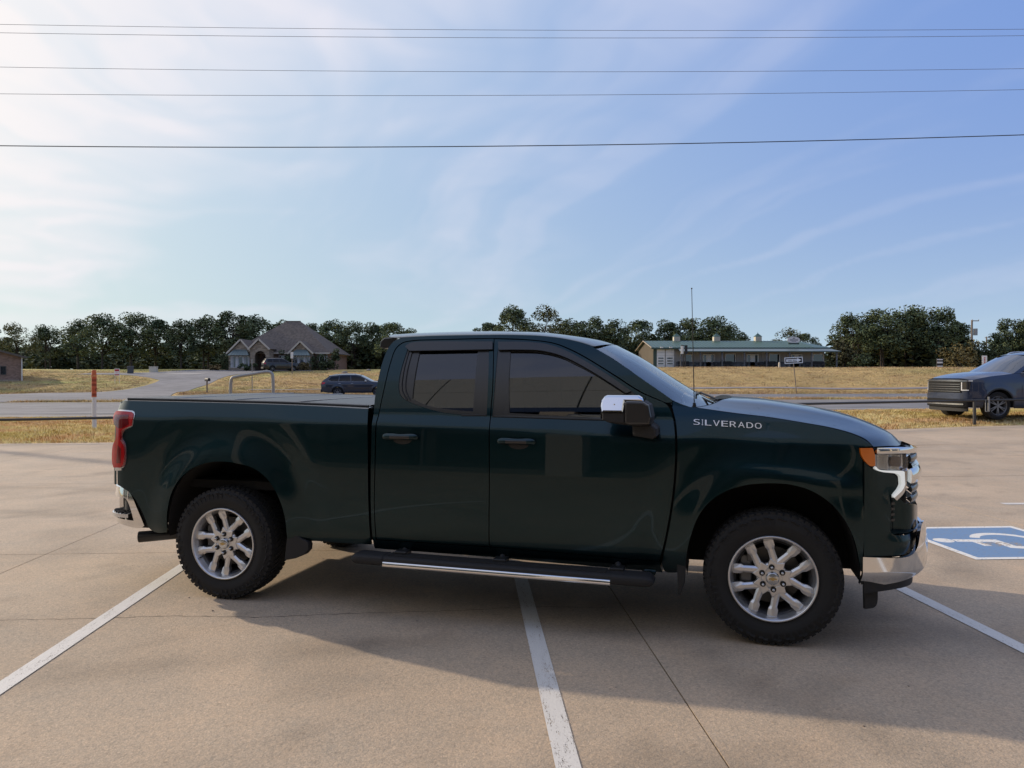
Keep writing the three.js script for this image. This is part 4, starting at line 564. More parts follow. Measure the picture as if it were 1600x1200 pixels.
    fr('headlamp_lens', [[[0.159, 1.082], [0.159, 1.147]], [[0.159, 1.147], [0.396, 1.139]], [[0.396, 1.139], [0.402, 1.060]], [[0.402, 1.060], [0.347, 1.048], [0.175, 1.064], [0.159, 1.082]]], 0.003, CM.lens, { thick: 0 });
    fr('daytime_light_strip', [[[0.160, 1.078], [0.175, 1.062], [0.347, 1.046], [0.360, 1.040]], [[0.360, 1.040], [0.366, 0.97]], [[0.366, 0.97], [0.352, 0.945], [0.282, 0.894]], [[0.282, 0.894], [0.270, 0.904]], [[0.270, 0.904], [0.318, 0.946], [0.332, 0.968]], [[0.332, 0.968], [0.328, 1.012]], [[0.328, 1.012], [0.305, 1.030], [0.20, 1.046], [0.166, 1.056], [0.152, 1.066]], [[0.152, 1.066], [0.160, 1.078]]], 0.006, CM.drlLit, { thick: 0.02, res: 0.012 });
    fr('lamp_bezel', [[[0.368, 1.04], [0.368, 0.97]], [[0.368, 0.97], [0.356, 0.94], [0.29, 0.89]], [[0.29, 0.89], [0.31, 0.875]], [[0.31, 0.875], [0.385, 0.93], [0.40, 0.97]], [[0.40, 0.97], [0.404, 1.058]], [[0.404, 1.058], [0.368, 1.04]]], -0.004, CM.silver, { thick: 0.02, res: 0.012 });
    // chrome bumper
    const bo = (s, y) => 0.018 + 0.020 * sstep(0.05, 0.30, s) + 0.030 * Math.max(0, 1 - ((y - 0.57) / 0.22) ** 2) * sstep(0.1, 0.6, s) - 0.05 * sstep(0.47, 0.38, y);
    fr('front_bumper', [[[0.082, 0.392], [0.080, 0.48], [0.080, 0.562]], [[0.080, 0.562], [0.20, 0.558], [0.30, 0.556], [0.36, 0.567], [0.405, 0.605], [0.440, 0.670], [0.480, 0.718], [0.56, 0.735], [0.66, 0.72]], [[0.66, 0.72], [0.74, 0.66], [0.85, 0.655], [E1, 0.66]], [[E1, 0.66], [E1, 0.48]], [[E1, 0.48], [0.80, 0.47], [0.60, 0.45], [0.45, 0.428], [0.35, 0.407], [0.24, 0.392]], [[0.24, 0.392], [0.082, 0.392]]], bo, CM.chrome, { thick: 0.02 });
    fr('bumper_gap', [[[0.085, 0.54], [0.085, 0.58]], [[0.085, 0.58], [0.62, 0.72]], [[0.62, 0.72], [0.62, 0.56]], [[0.62, 0.56], [0.085, 0.54]]], -0.01, CM.liner, { thick: 0 });
    fr('lower_valance', [[[0.10, 0.345], [0.10, 0.42]], [[0.10, 0.42], [0.30, 0.42], [0.60, 0.49], [E1, 0.52]], [[E1, 0.52], [E1, 0.36]], [[E1, 0.36], [0.6, 0.35], [0.36, 0.36], [0.24, 0.355], [0.10, 0.345]]], -0.012, CM.plastic);
    fr('air_deflector', [[[0.128, 0.242], [0.124, 0.36]], [[0.124, 0.36], [0.217, 0.36]], [[0.217, 0.36], [0.215, 0.285], [0.205, 0.258], [0.180, 0.246]], [[0.180, 0.246], [0.128, 0.242]]], -0.05, CM.plastic, { thick: 0.02 });
    mesh('front_emblem', (() => { const e = extrude([[-0.15, -0.025], [-0.13, 0.028], [-0.055, 0.028], [-0.045, 0.055], [0.055, 0.055], [0.065, 0.028], [0.15, 0.028], [0.14, -0.022], [0.06, -0.022], [0.05, -0.05], [-0.055, -0.05], [-0.06, -0.025]], 0.02, 0.006); e.rotateY(Math.PI / 2); e.translate(4.69, 1.01, 0); return e; })(), std(lin(0.50, 0.36, 0.15), 0.3, { metalness: 0.8 }), truck);
  }
  // ---- rear bumper, wrapped the same way
  {
    const RP = planCurve([[-0.60, 0.962], [-0.70, 0.972], [-0.80, 0.972], [-0.88, 0.955], [-0.95, 0.905], [-1.00, 0.82], [-1.03, 0.66], [-1.045, 0.3], [-1.05, 0]]);
    const sx = RP.sOfX, rear = (off = 0) => (s, y) => { const p = RP.at(s), o = -(typeof off === 'function' ? off(s, y) : off); return [p.x + p.nx * o, y, p.z + p.nz * o]; };
    const rr = (name, runs, off, m, opt = {}) => both(name, panel(outline(...runs), rear(off), { res: 0.02, thick: 0.012, flip: true, ...opt }), m);
    const a = (x, y) => [sx(x), y], Er = RP.L;
    const hole = outline([a(-0.800, 0.690), a(-0.90, 0.700), [0.50, 0.70]], [[0.50, 0.70], [0.50, 0.545]], [[0.50, 0.545], a(-0.90, 0.540), a(-0.80, 0.532), a(-0.735, 0.528)], [a(-0.735, 0.528), a(-0.745, 0.58), a(-0.775, 0.66), a(-0.800, 0.690)]);
    const outer = outline([a(-0.652, 0.492), a(-0.668, 0.54), a(-0.71, 0.64), a(-0.752, 0.715), a(-0.79, 0.752), a(-0.86, 0.768), [0.6, 0.772], [Er, 0.772]], [[Er, 0.772], [Er, 0.52]], [[Er, 0.52], [0.6, 0.515], a(-0.90, 0.502), a(-0.78, 0.482), a(-0.69, 0.474), a(-0.652, 0.492)]);
    both('rear_bumper', panel(outer, rear((s, y) => 0.008 + 0.012 * Math.sin(clamp((y - 0.49) / 0.28) * Math.PI)), { res: 0.02, thick: 0.03, flip: true, hole }), CM.chrome);
    rr('bumper_pocket', [[a(-0.72, 0.52), a(-0.76, 0.70)], [a(-0.76, 0.70), [0.54, 0.72]], [[0.54, 0.72], [0.54, 0.53]], [[0.54, 0.53], a(-0.72, 0.52)]], -0.05, CM.plastic, { thick: 0 });
    rr('bumper_filler', [[a(-0.63, 0.47), a(-0.66, 0.60), a(-0.73, 0.74), a(-0.79, 0.79)], [a(-0.79, 0.79), [0.5, 0.80]], [[0.5, 0.80], [0.5, 0.72]], [[0.5, 0.72], a(-0.78, 0.70), a(-0.70, 0.47)], [a(-0.70, 0.47), a(-0.63, 0.47)]], -0.03, CM.plastic, { thick: 0 });
    const stepG = sheet((u, v) => { const s = lerp(sx(-0.765), 0.47, u), p = RP.at(s), o = -lerp(-0.045, 0.034, v); return [p.x + p.nx * o, 0.588 - 0.012 * v, p.z + p.nz * o]; }, 10, 4, true), stepF = sheet((u, v) => { const s = lerp(sx(-0.765), 0.47, u), p = RP.at(s), o = -0.034; return [p.x + p.nx * o, 0.576 - 0.026 * v, p.z + p.nz * o]; }, 10, 2, true);
    both('corner_step', merge([stepG, stepF]), CM.silver);
    for (let k = 0; k < 7; k++) { const s = lerp(sx(-0.80), 0.43, k / 6), p = RP.at(s), q0 = 0.04, q1 = -0.022; both('step_slot', rod([p.x + p.nx * q0, 0.588, p.z + p.nz * q0], [p.x + p.nx * q1, 0.581, p.z + p.nz * q1], 0.007, 6), CM.blackTrim); }
    mesh('hitch_bar', box(0.08, 0.10, 1.3, -0.96, 0.50, 0, 0.02), CM.plastic, truck);
  }
  // ---- tail lamp
  {
    const lamp = outline([[-0.922, 1.312], [-0.906, 1.333], [-0.83, 1.336], [-0.76, 1.331]], [[-0.76, 1.331], [-0.740, 1.318], [-0.737, 1.28], [-0.742, 1.231]], [[-0.742, 1.231], [-0.805, 1.203], [-0.826, 1.177], [-0.826, 1.130], [-0.806, 1.103], [-0.793, 1.065], [-0.798, 0.941], [-0.818, 0.922]], [[-0.818, 0.922], [-0.888, 0.919]], [[-0.888, 0.919], [-0.908, 0.955], [-0.906, 1.075], [-0.872, 1.133], [-0.873, 1.214], [-0.905, 1.251], [-0.922, 1.312]]);
    both('tail_lamp_bezel', panel(offsetPoly(lamp, 0.008), side('bed', 0.004), { res: 0.015, thick: 0.01 }), CM.silver);
    both('tail_lamp', panel(lamp, (x, y) => [x, y, W(x, y, 'bed') + 0.010 + 0.016 * sstep(-0.74, -0.84, x)], { res: 0.015, thick: 0.02 }), CM.red);
    both('tail_lamp_lens', panel(outline([[-0.895, 1.235], [-0.90, 1.31]], [[-0.90, 1.31], [-0.775, 1.312]], [[-0.775, 1.312], [-0.762, 1.24]], [[-0.762, 1.24], [-0.82, 1.21], [-0.895, 1.235]]), (x, y) => [x, y, W(x, y, 'bed') + 0.013 + 0.016 * sstep(-0.74, -0.84, x)], { res: 0.015, thick: 0.004 }), CM.redDark);
    both('tail_lamp_lens', panel(outline([[-0.815, 0.955], [-0.812, 1.06]], [[-0.812, 1.06], [-0.843, 1.085]], [[-0.843, 1.085], [-0.852, 0.955]], [[-0.852, 0.955], [-0.815, 0.955]]), (x, y) => [x, y, W(x, y, 'bed') + 0.013 + 0.016 * sstep(-0.74, -0.84, x)], { res: 0.015, thick: 0.004 }), CM.redDark);
    both('backup_lamp', panel(outline([[-0.815, 0.900], [-0.815, 0.917]], [[-0.815, 0.917], [-0.885, 0.915]], [[-0.885, 0.915], [-0.880, 0.895]], [[-0.880, 0.895], [-0.815, 0.900]]), side('bed', 0.014), { res: 0.015, thick: 0.015 }), CM.silver);
  }
  // ---- handles
  for (const [x0, x1, y0, y1, zn] of [[1.262, 1.520, 1.190, 1.190, 'cab'], [2.060, 2.316, 1.178, 1.174, 'cab']]) {
    const xm = (x0 + x1) / 2, ym = (y0 + y1) / 2;
    const cup = []; for (let i = 0; i < 28; i++) { const a = i / 28 * 2 * Math.PI; cup.push([xm + 0.010 + 0.066 * Math.cos(a), ym - 0.018 + 0.030 * Math.sin(a)]); }
    both('handle_cup', panel(cup, (x, y) => { const d = Math.hypot((x - xm - 0.010) / 0.066, (y - ym + 0.018) / 0.030); return [x, y, W(x, y, zn) + 0.0015 - 0.0 * d]; }, { res: 0.015, thick: 0 }), CM.blackTrim);
    const h = outline([[x0, ym + 0.002], [x0 + 0.012, ym + 0.019], [xm, ym + 0.022], [x1 - 0.012, ym + 0.018], [x1, ym]], [[x1, ym], [x1 - 0.012, ym - 0.015], [xm, ym - 0.013], [x0 + 0.012, ym - 0.014], [x0, ym + 0.002]]);
    both('door_handle', panel(h, (x, y) => { const t = (x - xm) / (x1 - x0) * 2, q = (y - ym - 0.003) / 0.02; return [x, y, W(x, y, zn) + 0.016 + 0.022 * Math.sqrt(Math.max(0, 1 - t ** 4)) * Math.sqrt(Math.max(0.05, 1 - q * q * 0.9))]; }, { res: 0.008, thick: 0.03 }), CM.paint);
    both('handle_insert', panel(outline([[x0 + 0.06, ym - 0.009], [x0 + 0.06, ym + 0.012]], [[x0 + 0.06, ym + 0.012], [x1 - 0.06, ym + 0.012]], [[x1 - 0.06, ym + 0.012], [x1 - 0.06, ym - 0.009]], [[x1 - 0.06, ym - 0.009], [x0 + 0.06, ym - 0.009]]), (x, y) => { const t = (x - xm) / (x1 - x0) * 2, q = (y - ym - 0.003) / 0.02; return [x, y, W(x, y, zn) + 0.0185 + 0.022 * Math.sqrt(Math.max(0, 1 - t ** 4)) * Math.sqrt(Math.max(0.05, 1 - q * q * 0.9))]; }, { res: 0.008, thick: 0.004 }), CM.satin);
  }
  // ---- mirrors
  {
    const ex = (pts, z0, z1, b) => { const g = extrude(pts, z1 - z0, b); g.translate(0, 0, z0); return g; };
    const shearCap = (g) => { const p = g.attributes.position; for (let i = 0; i < p.count; i++) if (p.getZ(i) > 1.2) p.setZ(i, p.getZ(i) - 0.42 * (p.getY(i) - 1.384) - 0.02); g.computeVertexNormals(); return g; };
    both('mirror_housing', ex([[2.775, 1.338], [2.770, 1.40], [2.80, 1.44], [2.90, 1.452], [3.015, 1.452], [3.048, 1.430], [3.064, 1.36], [3.056, 1.315], [3.0, 1.306], [2.90, 1.310], [2.81, 1.322]], 1.075, 1.235, 0.022), CM.plastic);
    both('mirror_cap', shearCap(ex([[2.772, 1.386], [2.763, 1.42], [2.764, 1.452], [2.782, 1.478], [2.80, 1.485], [2.985, 1.485], [3.005, 1.472], [3.012, 1.452], [2.906, 1.449], [2.898, 1.386]], 1.07, 1.30, 0.012)), CM.chrome);
    both('mirror_lens', shearCap(ex([[2.788, 1.392], [2.792, 1.418], [2.812, 1.440], [2.846, 1.444], [2.854, 1.436], [2.854, 1.392]], 1.28, 1.304, 0.004)), CM.satin);
    both('mirror_glass', box(0.006, 0.11, 0.17, 2.766, 1.40, 1.18), phys(lin(0.6, 0.62, 0.64), 0.03, { metalness: 1 }));
    both('mirror_front_block', ex([[2.905, 1.325], [2.905, 1.446], [2.92, 1.452], [3.01, 1.450], [3.044, 1.43], [3.058, 1.36], [3.05, 1.318], [2.93, 1.314]], 1.225, 1.275, 0.012), CM.satin);
    both('mirror_lower_trim', ex([[2.775, 1.340], [2.772, 1.384], [2.905, 1.384], [2.905, 1.322], [2.82, 1.326]], 1.225, 1.268, 0.008), CM.plastic);
    both('mirror_signal', ex([[2.84, 1.386], [2.84, 1.436], [2.850, 1.436], [2.850, 1.392]], 1.262, 1.272, 0.002), CM.drl);
    both('mirror_arm', ex([[2.945, 1.245], [2.940, 1.315], [3.05, 1.318], [3.085, 1.29], [3.085, 1.245], [3.06, 1.228]], 0.975, 1.20, 0.016), CM.plastic);
  }
  // ---- running boards
  for (const s of [1, -1]) {
    const yb = (x) => 0.385 - 0.0128 * (x - 1.07) - 0.0;                 // follows the truck's rake
    const cross = []; for (let i = 0; i < 28; i++) { const a = i / 28 * 2 * Math.PI, c = Math.cos(a), q = Math.sin(a); cross.push([1.035 + 0.082 * Math.sign(c) * Math.pow(Math.abs(c), 0.55), 0.036 * Math.sign(q) * Math.pow(Math.abs(q), 0.6)]); }
    const bar = (x0, x1, k, rnd) => sheet((u, v) => { const x = lerp(x0, x1, u); const i = Math.round(v * 28) % 28, c = cross[i]; let q = 1; if (rnd) { const d = rnd < 0 ? (x - x0) : (x1 - x); q = Math.sqrt(Math.max(0.02, 1 - Math.max(0, 1 - d / 0.05) ** 2)); } return [x, yb(x) + c[1] * k * q, s * (1.035 + (c[0] - 1.035) * k * (0.6 + 0.4 * q))]; }, 30, 28, s < 0);
    mesh('running_board', bar(1.30, 2.805, 0.93), CM.plastic, truck);
    mesh('board_end_cap', bar(1.072, 1.305, 1.0, -1), CM.plastic, truck); mesh('board_end_cap', bar(2.80, 3.062, 1.0, 1), CM.plastic, truck);
    const strip = sheet((u, v) => { const x = lerp(1.31, 2.80, u), a = lerp(-0.35, 1.15, v); return [x, yb(x) - 0.022 + 0.031 * Math.sin(a), s * (1.088 + 0.030 * Math.cos(a))]; }, 40, 8, s > 0); mesh('chrome_strip', strip, CM.chrome, truck);
    const pad = merge(Array.from({ length: 5 }, (_, k) => { const g = box(1.44, 0.004, 0.014, 0, 0, 0); g.rotateZ(-0.0128); g.translate(2.05, yb(2.05) + 0.0345, s * (0.985 + k * 0.022)); return g; })); mesh('tread_strip', pad, CM.rubber, truck);
    for (const x of [1.40, 2.08, 2.83]) mesh('board_bracket', merge([rod([x, yb(x), s * 1.0], [x, 0.50, s * 0.86], 0.022, 8), box(0.09, 0.05, 0.10, x, yb(x) + 0.03, s * 0.985, 0.01)]), CM.blackTrim, truck);
  }
  // ---- mud flaps, exhaust, aerial, badge
  for (const s of [1, -1]) {
    const fl = extrude([[0.540, 0.52], [0.69, 0.45], [0.700, 0.428], [0.697, 0.392], [0.665, 0.358], [0.60, 0.330], [0.512, 0.310], [0.525, 0.42]], 0.05, 0.006); fl.translate(0, 0, s > 0 ? 0.93 : -0.98); mesh('mud_flap', fl, CM.plastic, truck);
    const ff = extrude([[3.19, 0.46], [3.245, 0.46], [3.238, 0.34], [3.210, 0.255], [3.198, 0.27]], 0.05, 0.005); ff.translate(0, 0, s > 0 ? 0.92 : -0.97); mesh('mud_flap', ff, CM.plastic, truck);
  }
  { const e = new THREE.CylinderGeometry(0.042, 0.038, 0.36, 24, 1, true); e.rotateZ(Math.PI / 2); e.rotateY(0.42); e.rotateZ(0.06); e.translate(-0.62, 0.392, 0.80); mesh('exhaust_tip', e, std(lin(0.05, 0.05, 0.05), 0.35, { metalness: 0.8 }), truck); }
  mesh('aerial', merge([rod([3.288, 1.40, 0.83], [3.270, 2.14, 0.83], 0.0036, 6, 0.0022), cyl(0.014, 0.009, 0.035, 3.288, 1.395, 0.83, 12), new THREE.SphereGeometry(0.005, 8, 6).translate(3.270, 2.142, 0.83)]), CM.blackTrim, truck);
  {
    const word = 'SILVERADO', x0 = 3.286, x1 = 3.681, H = 0.033, glyphs = [];
    let adv = 0; const G = [...word].map(c => { const g = new TextGeometry(c, { font, size: 1, depth: 0.12, curveSegments: 4, bevelEnabled: false }); g.computeBoundingBox(); const b = g.boundingBox, w = b.max.x - b.min.x; const o = { g, b, w: c === 'I' ? 0.18 : 0.74, x: adv, c }; adv += o.w + 0.20; return o; });
    const sc = (x1 - x0) / (adv - 0.20);
    for (const o of G) {
      const kx = o.w * sc / (o.b.max.x - o.b.min.x), ky = H / (o.b.max.y - o.b.min.y); const g = o.g.clone(); g.translate(-o.b.min.x, -o.b.min.y, 0); g.scale(kx, ky, 0.05);
      const xa = x0 + o.x * sc, ya = lerp(1.302, 1.283, (xa - x0) / (x1 - x0)); const p = g.attributes.position; for (let i = 0; i < p.count; i++) { const x = xa + p.getX(i), y = ya + p.getY(i) - 0.048 * p.getX(i); p.setXYZ(i, x, y, W(x, y, 'fender') + 0.001 + p.getZ(i)); } g.computeVertexNormals(); both('badge_letter', g, std(lin(0.74, 0.74, 0.74), 0.22, { metalness: 0.55 }));
    }
  }
  // ---- cabin
  {
    const seat = (x, z, w) => merge([box(0.50, 0.16, w, x, 0.92, z, 0.05), box(0.14, 0.62, w, x - 0.28, 1.22, z, 0.05), box(0.09, 0.17, 0.26, x - 0.30, 1.60, z, 0.04)]);
    for (const z of [-0.42, 0.42]) { mesh('front_seat', seat(2.25, z, 0.52), CM.interior, truck); mesh('rear_seat', seat(1.52, z, 0.62), CM.interior, truck); }
    mesh('dashboard', merge([box(0.50, 0.40, 1.66, 3.05, 1.12, 0, 0.06), box(0.28, 0.07, 1.60, 3.10, 1.335, 0, 0.03)]), CM.interior, truck);
    const sw = new THREE.TorusGeometry(0.185, 0.015, 8, 30); sw.rotateY(Math.PI / 2); sw.rotateZ(0.4); sw.translate(2.72, 1.24, -0.42); mesh('steering_wheel', sw, CM.interior, truck);
    mesh('cabin_floor', box(2.0, 0.06, 1.74, 2.15, 0.60, 0), CM.interior, truck);
  }
  // ---- wheels
  for (const [x, spin, nut] of [[0.018, 0.0, 0], [3.745, 0, 4]]) for (const s of [1, -1]) { const w = buildWheel({ spin: spin, nut }); w.position.set(x, 0.3985, s * 0.862); if (s < 0) w.rotation.y = Math.PI; truck.add(w); }
}
// ================================================================ other vehicles. Own axes as the truck: x forward from the rear axle
function makeSUV({ name, label, pos, turn, scale = [1, 1, 1], color, group, alloy = CM.alloy, face = true, chrome = true, arch = CM.plastic, slope = 0 }) {
  const t = thing(name, label, 'car', pos, turn, group); t.scale.set(...scale);
  const paint = phys(color, 0.4, { metalness: 0.35, clearcoat: 1, clearcoatRoughness: 0.04 });
  const WB = 3.07, low = pchip([0.25, 0.33, 0.45, 0.8, 1.0, 1.12, 1.27], [0.90, 0.945, 0.985, 1.003, 1.0, 0.985, 0.945]);
  const W = (x, y) => { let z = low(Math.min(y, 1.27)); const u = Math.max(0, y - 1.27); z -= 0.30 * u + 0.22 * u * u; for (const c of [0, WB]) { const d = Math.hypot(x - c, y - 0.4) - 0.47; if (d > -0.1) z += 0.016 * Math.exp(-((Math.max(0, d) / 0.10) ** 2)); } if (x > 3.4) z -= 0.55 * (x - 3.4) ** 2; if (x < -0.7) z -= 0.35 * (x + 0.7) ** 2; return z; };
  const S = (o = 0) => (x, y) => [x, y, W(x, y) + o];
  const both = (n, g, m) => { mesh(n, g, m, t); mesh(n, mirrorZ(g), m, t); };
  const arc = (cx, r, a0, a1) => { const o = []; for (let i = 0; i <= 14; i++) { const a = lerp(a0, a1, i / 14); o.push([cx + r * Math.cos(a), 0.4 + r * Math.sin(a)]); } return o; };
  const ra = 0.47, b = 0.33, a0 = Math.asin((b - 0.4) / ra);
  const hoodEdge = [[2.62, 1.268], [2.9, 1.235], [3.3, 1.195], [3.6, 1.145], [3.82, 1.09]];
  const lowPoly = outline([[-1.22, 1.22], [-1.0, 1.262], [0, 1.272], [2.62, 1.268]], hoodEdge, [[3.82, 1.09], [3.86, 0.9], [3.86, 0.62], [3.80, 0.40]], [[3.80, 0.40], [3.56, b]], arc(WB, ra, a0, Math.PI - a0), [[WB - ra, b], [ra, b]], arc(0, ra, a0, Math.PI - a0), [[-ra, b], [-0.7, b], [-1.10, 0.40]], [[-1.10, 0.40], [-1.22, 0.6], [-1.25, 0.95], [-1.22, 1.22]]);
  both('body_side', panel(lowPoly, S(), { res: 0.06, thick: 0.02 }), paint);
  const wf = outline([[1.02, 1.735], [1.40, 1.728], [1.72, 1.66], [2.10, 1.46], [2.34, 1.30]], [[2.34, 1.30], [1.06, 1.295]], [[1.06, 1.295], [1.02, 1.735]]), wr = outline([[0.06, 1.74], [0.94, 1.738]], [[0.94, 1.738], [0.98, 1.295]], [[0.98, 1.295], [0.10, 1.295]], [[0.10, 1.295], [0.06, 1.74]]), wq = outline([[-0.80, 1.715], [-0.02, 1.738]], [[-0.02, 1.738], [0.02, 1.295]], [[0.02, 1.295], [-0.55, 1.30], [-0.78, 1.36]], [[-0.78, 1.36], [-0.80, 1.715]]);
  const up = outline([[-1.20, 1.225], [-1.17, 1.4], [-1.08, 1.65], [-0.98, 1.79]], [[-0.98, 1.79], [-0.5, 1.825], [0.4, 1.838], [1.2, 1.828], [1.55, 1.80], [1.72, 1.765]], [[1.72, 1.765], [2.0, 1.61], [2.3, 1.44], [2.60, 1.275]], [[2.60, 1.275], [0, 1.277], [-1.0, 1.267], [-1.20, 1.225]]);
  both('cabin_side', panel(up, S(-0.001), { res: 0.06, thick: 0.02 }), paint);
  for (const w of [wf, wr, wq]) both('side_window', panel(w, S(0.003), { res: 0.08, thick: 0.003 }), CM.glassBlack);
  both('window_molding', tube([[-0.82, 1.36, W(-0.82, 1.36) + 0.006], [-0.5, 1.292, W(-0.5, 1.292) + 0.006], [0.8, 1.287, W(0.8, 1.287) + 0.006], [2.36, 1.288, W(2.36, 1.288) + 0.006]], 0.008, 30, 6), chrome ? CM.silver : CM.blackTrim);
  const edgeY = pchip([-1.3, -0.98, -0.5, 0.4, 1.2, 1.55, 1.75], [1.70, 1.79, 1.825, 1.838, 1.828, 1.80, 1.76]);
  const roofF = (u, v) => { const q = (v - 0.5) * 2, a = Math.abs(q), x = lerp(-1.0 - 0.06 * (1 - a * a), 1.72 + 0.12 * (1 - a * a), u), zz = W(Math.min(x, 1.72), edgeY(x)) * Math.sin(a * Math.PI / 2) ** 0.9 * Math.sign(q), k = zz / W(Math.min(x, 1.72), edgeY(x)); return [x, edgeY(x) + 0.075 * Math.pow(Math.max(0, 1 - k * k), 0.6), zz]; };
  mesh('roof', sheet(roofF, 24, 28), paint, t);
  const C = [[1.84, 1.815], [2.2, 1.63], [2.5, 1.46], [2.80, 1.30]], E = [[1.72, 1.76], [2.0, 1.605], [2.3, 1.435], [2.60, 1.272]];
  const glassF = (u, v) => { const q = (v - 0.5) * 2, i = Math.min(2, Math.floor(u * 3)), f = u * 3 - i, c = [lerp(C[i][0], C[i + 1][0], f), lerp(C[i][1], C[i + 1][1], f)], e = [lerp(E[i][0], E[i + 1][0], f), lerp(E[i][1], E[i + 1][1], f)]; return [lerp(c[0], e[0], q * q), lerp(c[1], e[1], q * q), q * (W(e[0], e[1]) - 0.01)]; };
  mesh('windshield', sheet(glassF, 12, 24), CM.glassScreen, t);
  const hoodF = (u, v) => { const q = (v - 0.5) * 2, a = Math.abs(q), f = u * 4, i = Math.min(3, Math.floor(f)), g = f - i, e = [lerp(hoodEdge[i][0], hoodEdge[i + 1][0], g), lerp(hoodEdge[i][1], hoodEdge[i + 1][1], g)]; const cx = lerp(2.82, 4.02, u), cy = lerp(1.315, 1.125, u ** 1.6); const k = 1 - a ** 2.2; return [lerp(e[0], cx, 1 - a * a), e[1] + (cy + 0.015 - e[1]) * (a < 0.66 ? 1 - 0.1 * a : (1 - 0.066) * (1 - ((a - 0.66) / 0.34) ** 1.3)), q * (W(e[0], e[1]) - 0.004)]; };
  mesh('hood', sheet(hoodF, 24, 30), paint, t);
  // nose, wrapped round its plan
  const FP = planCurve([[3.80, 0.905], [3.90, 0.84], [3.98, 0.70], [4.03, 0.48], [4.055, 0.22], [4.06, 0]]), L = FP.L;
  const fr = (n, y0, y1, s0, s1, off, m, y2 = y0, y3 = y1) => { const g = panel(outline([[s0, y0], [s0, y1]], [[s0, y1], [s1, y3]], [[s1, y3], [s1, y2]], [[s1, y2], [s0, y0]]), (s, y) => { const p = FP.at(s); return [p.x + p.nx * off, y, p.z + p.nz * off]; }, { res: 0.05, thick: 0.03 }); both(n, g, m); };
  fr('front_fascia', 0.46, 1.10, 0, L, -0.02, paint, 0.46, 1.125);
  fr('lower_bumper', 0.34, 0.56, 0, L, 0.012, CM.matteBlack); fr('bumper_band', 0.565, 0.70, 0, L, 0.016, paint);
  fr('skid_plate', 0.40, 0.44, 0.22, L, 0.026, CM.silver);
  fr('air_dam', 0.22, 0.36, 0.10, L, -0.04, CM.plastic);
  if (face) {
    fr('grille_backing', 0.74, 1.06, 0.30, L, -0.004, CM.liner);
    for (let k = 0; k < 4; k++) fr('grille_bar', 0.768 + k * 0.066, 0.784 + k * 0.066, 0.32, L, 0.008, CM.smoked);
    fr('grille_brow', 1.048, 1.082, 0.10, L, 0.014, CM.smoked, 1.052, 1.086);
    fr('headlamp', 0.80, 1.035, 0.03, 0.285, 0.004, CM.lampDark);
    fr('headlamp_strip', 0.80, 1.03, 0.262, 0.288, 0.012, CM.drl); fr('headlamp_strip', 0.80, 0.825, 0.09, 0.262, 0.012, CM.drl);
    fr('headlamp_strip', 1.055, 1.085, 0.0, 0.10, 0.012, CM.drl);
  }
  const tail = sheet((u, v) => { const q = (v - 0.5) * 2, ys = [1.80, 1.45, 1.22, 0.9, 0.5], xs = [-1.0, -1.17, -1.24, -1.28, -1.18], f = u * 4, i = Math.min(3, Math.floor(f)), g = f - i, y = lerp(ys[i], ys[i + 1], g), x = lerp(xs[i], xs[i + 1], g); return [x - 0.06 * (1 - q * q), y, q * (W(x + 0.02, Math.min(y, 1.79)) - 0.004)]; }, 16, 16, true); mesh('tailgate', tail, paint, t);
  const rwin = sheet((u, v) => { const q = (v - 0.5) * 2, y = lerp(1.72, 1.34, u), x = lerp(-1.045, -1.21, u); return [x - 0.066 * (1 - q * q), y, q * 0.66]; }, 4, 12, true); mesh('rear_window', rwin, CM.glassBlack, t);
  both('tail_lamp', panel(outline([[-1.21, 1.02], [-1.19, 1.23]], [[-1.19, 1.23], [-0.92, 1.19]], [[-0.92, 1.19], [-0.98, 1.08], [-1.21, 1.02]]), S(0.008), { res: 0.05, thick: 0.01 }), CM.red);
  mesh('rear_bumper', box(0.12, 0.26, 1.74, -1.26, 0.50, 0, 0.04), CM.plastic, t);
  for (const s of [1, -1]) {
    mesh('mirror', merge([box(0.13, 0.15, 0.20, 2.16, 1.33, s * 1.06, 0.04), box(0.08, 0.05, 0.14, 2.20, 1.24, s * 0.97, 0.02)]), chrome ? CM.silver : paint, t);
    mesh('roof_rail', tube([[-0.85, 1.83, s * 0.70], [-0.7, 1.895, s * 0.70], [0.3, 1.915, s * 0.71], [1.3, 1.895, s * 0.70], [1.42, 1.84, s * 0.70]], 0.018, 30, 6), chrome ? CM.silver : CM.blackTrim, t);
    mesh('sill_trim', box(2.1, 0.07, 0.05, WB / 2, 0.345, s * 0.955, 0.02), CM.plastic, t);
    for (const x of [2.36, 1.0, 0.02]) mesh('door_seam', tube([[x, 1.26, s * (W(x, 1.26) + 0.001)], [x + 0.01, 0.9, s * (W(x, 0.9) + 0.001)], [x, 0.42, s * (W(x, 0.42) + 0.001)]], 0.005, 12, 5), CM.liner, t);
    for (const x of [1.12, 0.16]) mesh('door_handle', box(0.20, 0.03, 0.03, x, 1.10, s * (W(x, 1.10) + 0.014), 0.012), chrome ? CM.silver : paint, t);
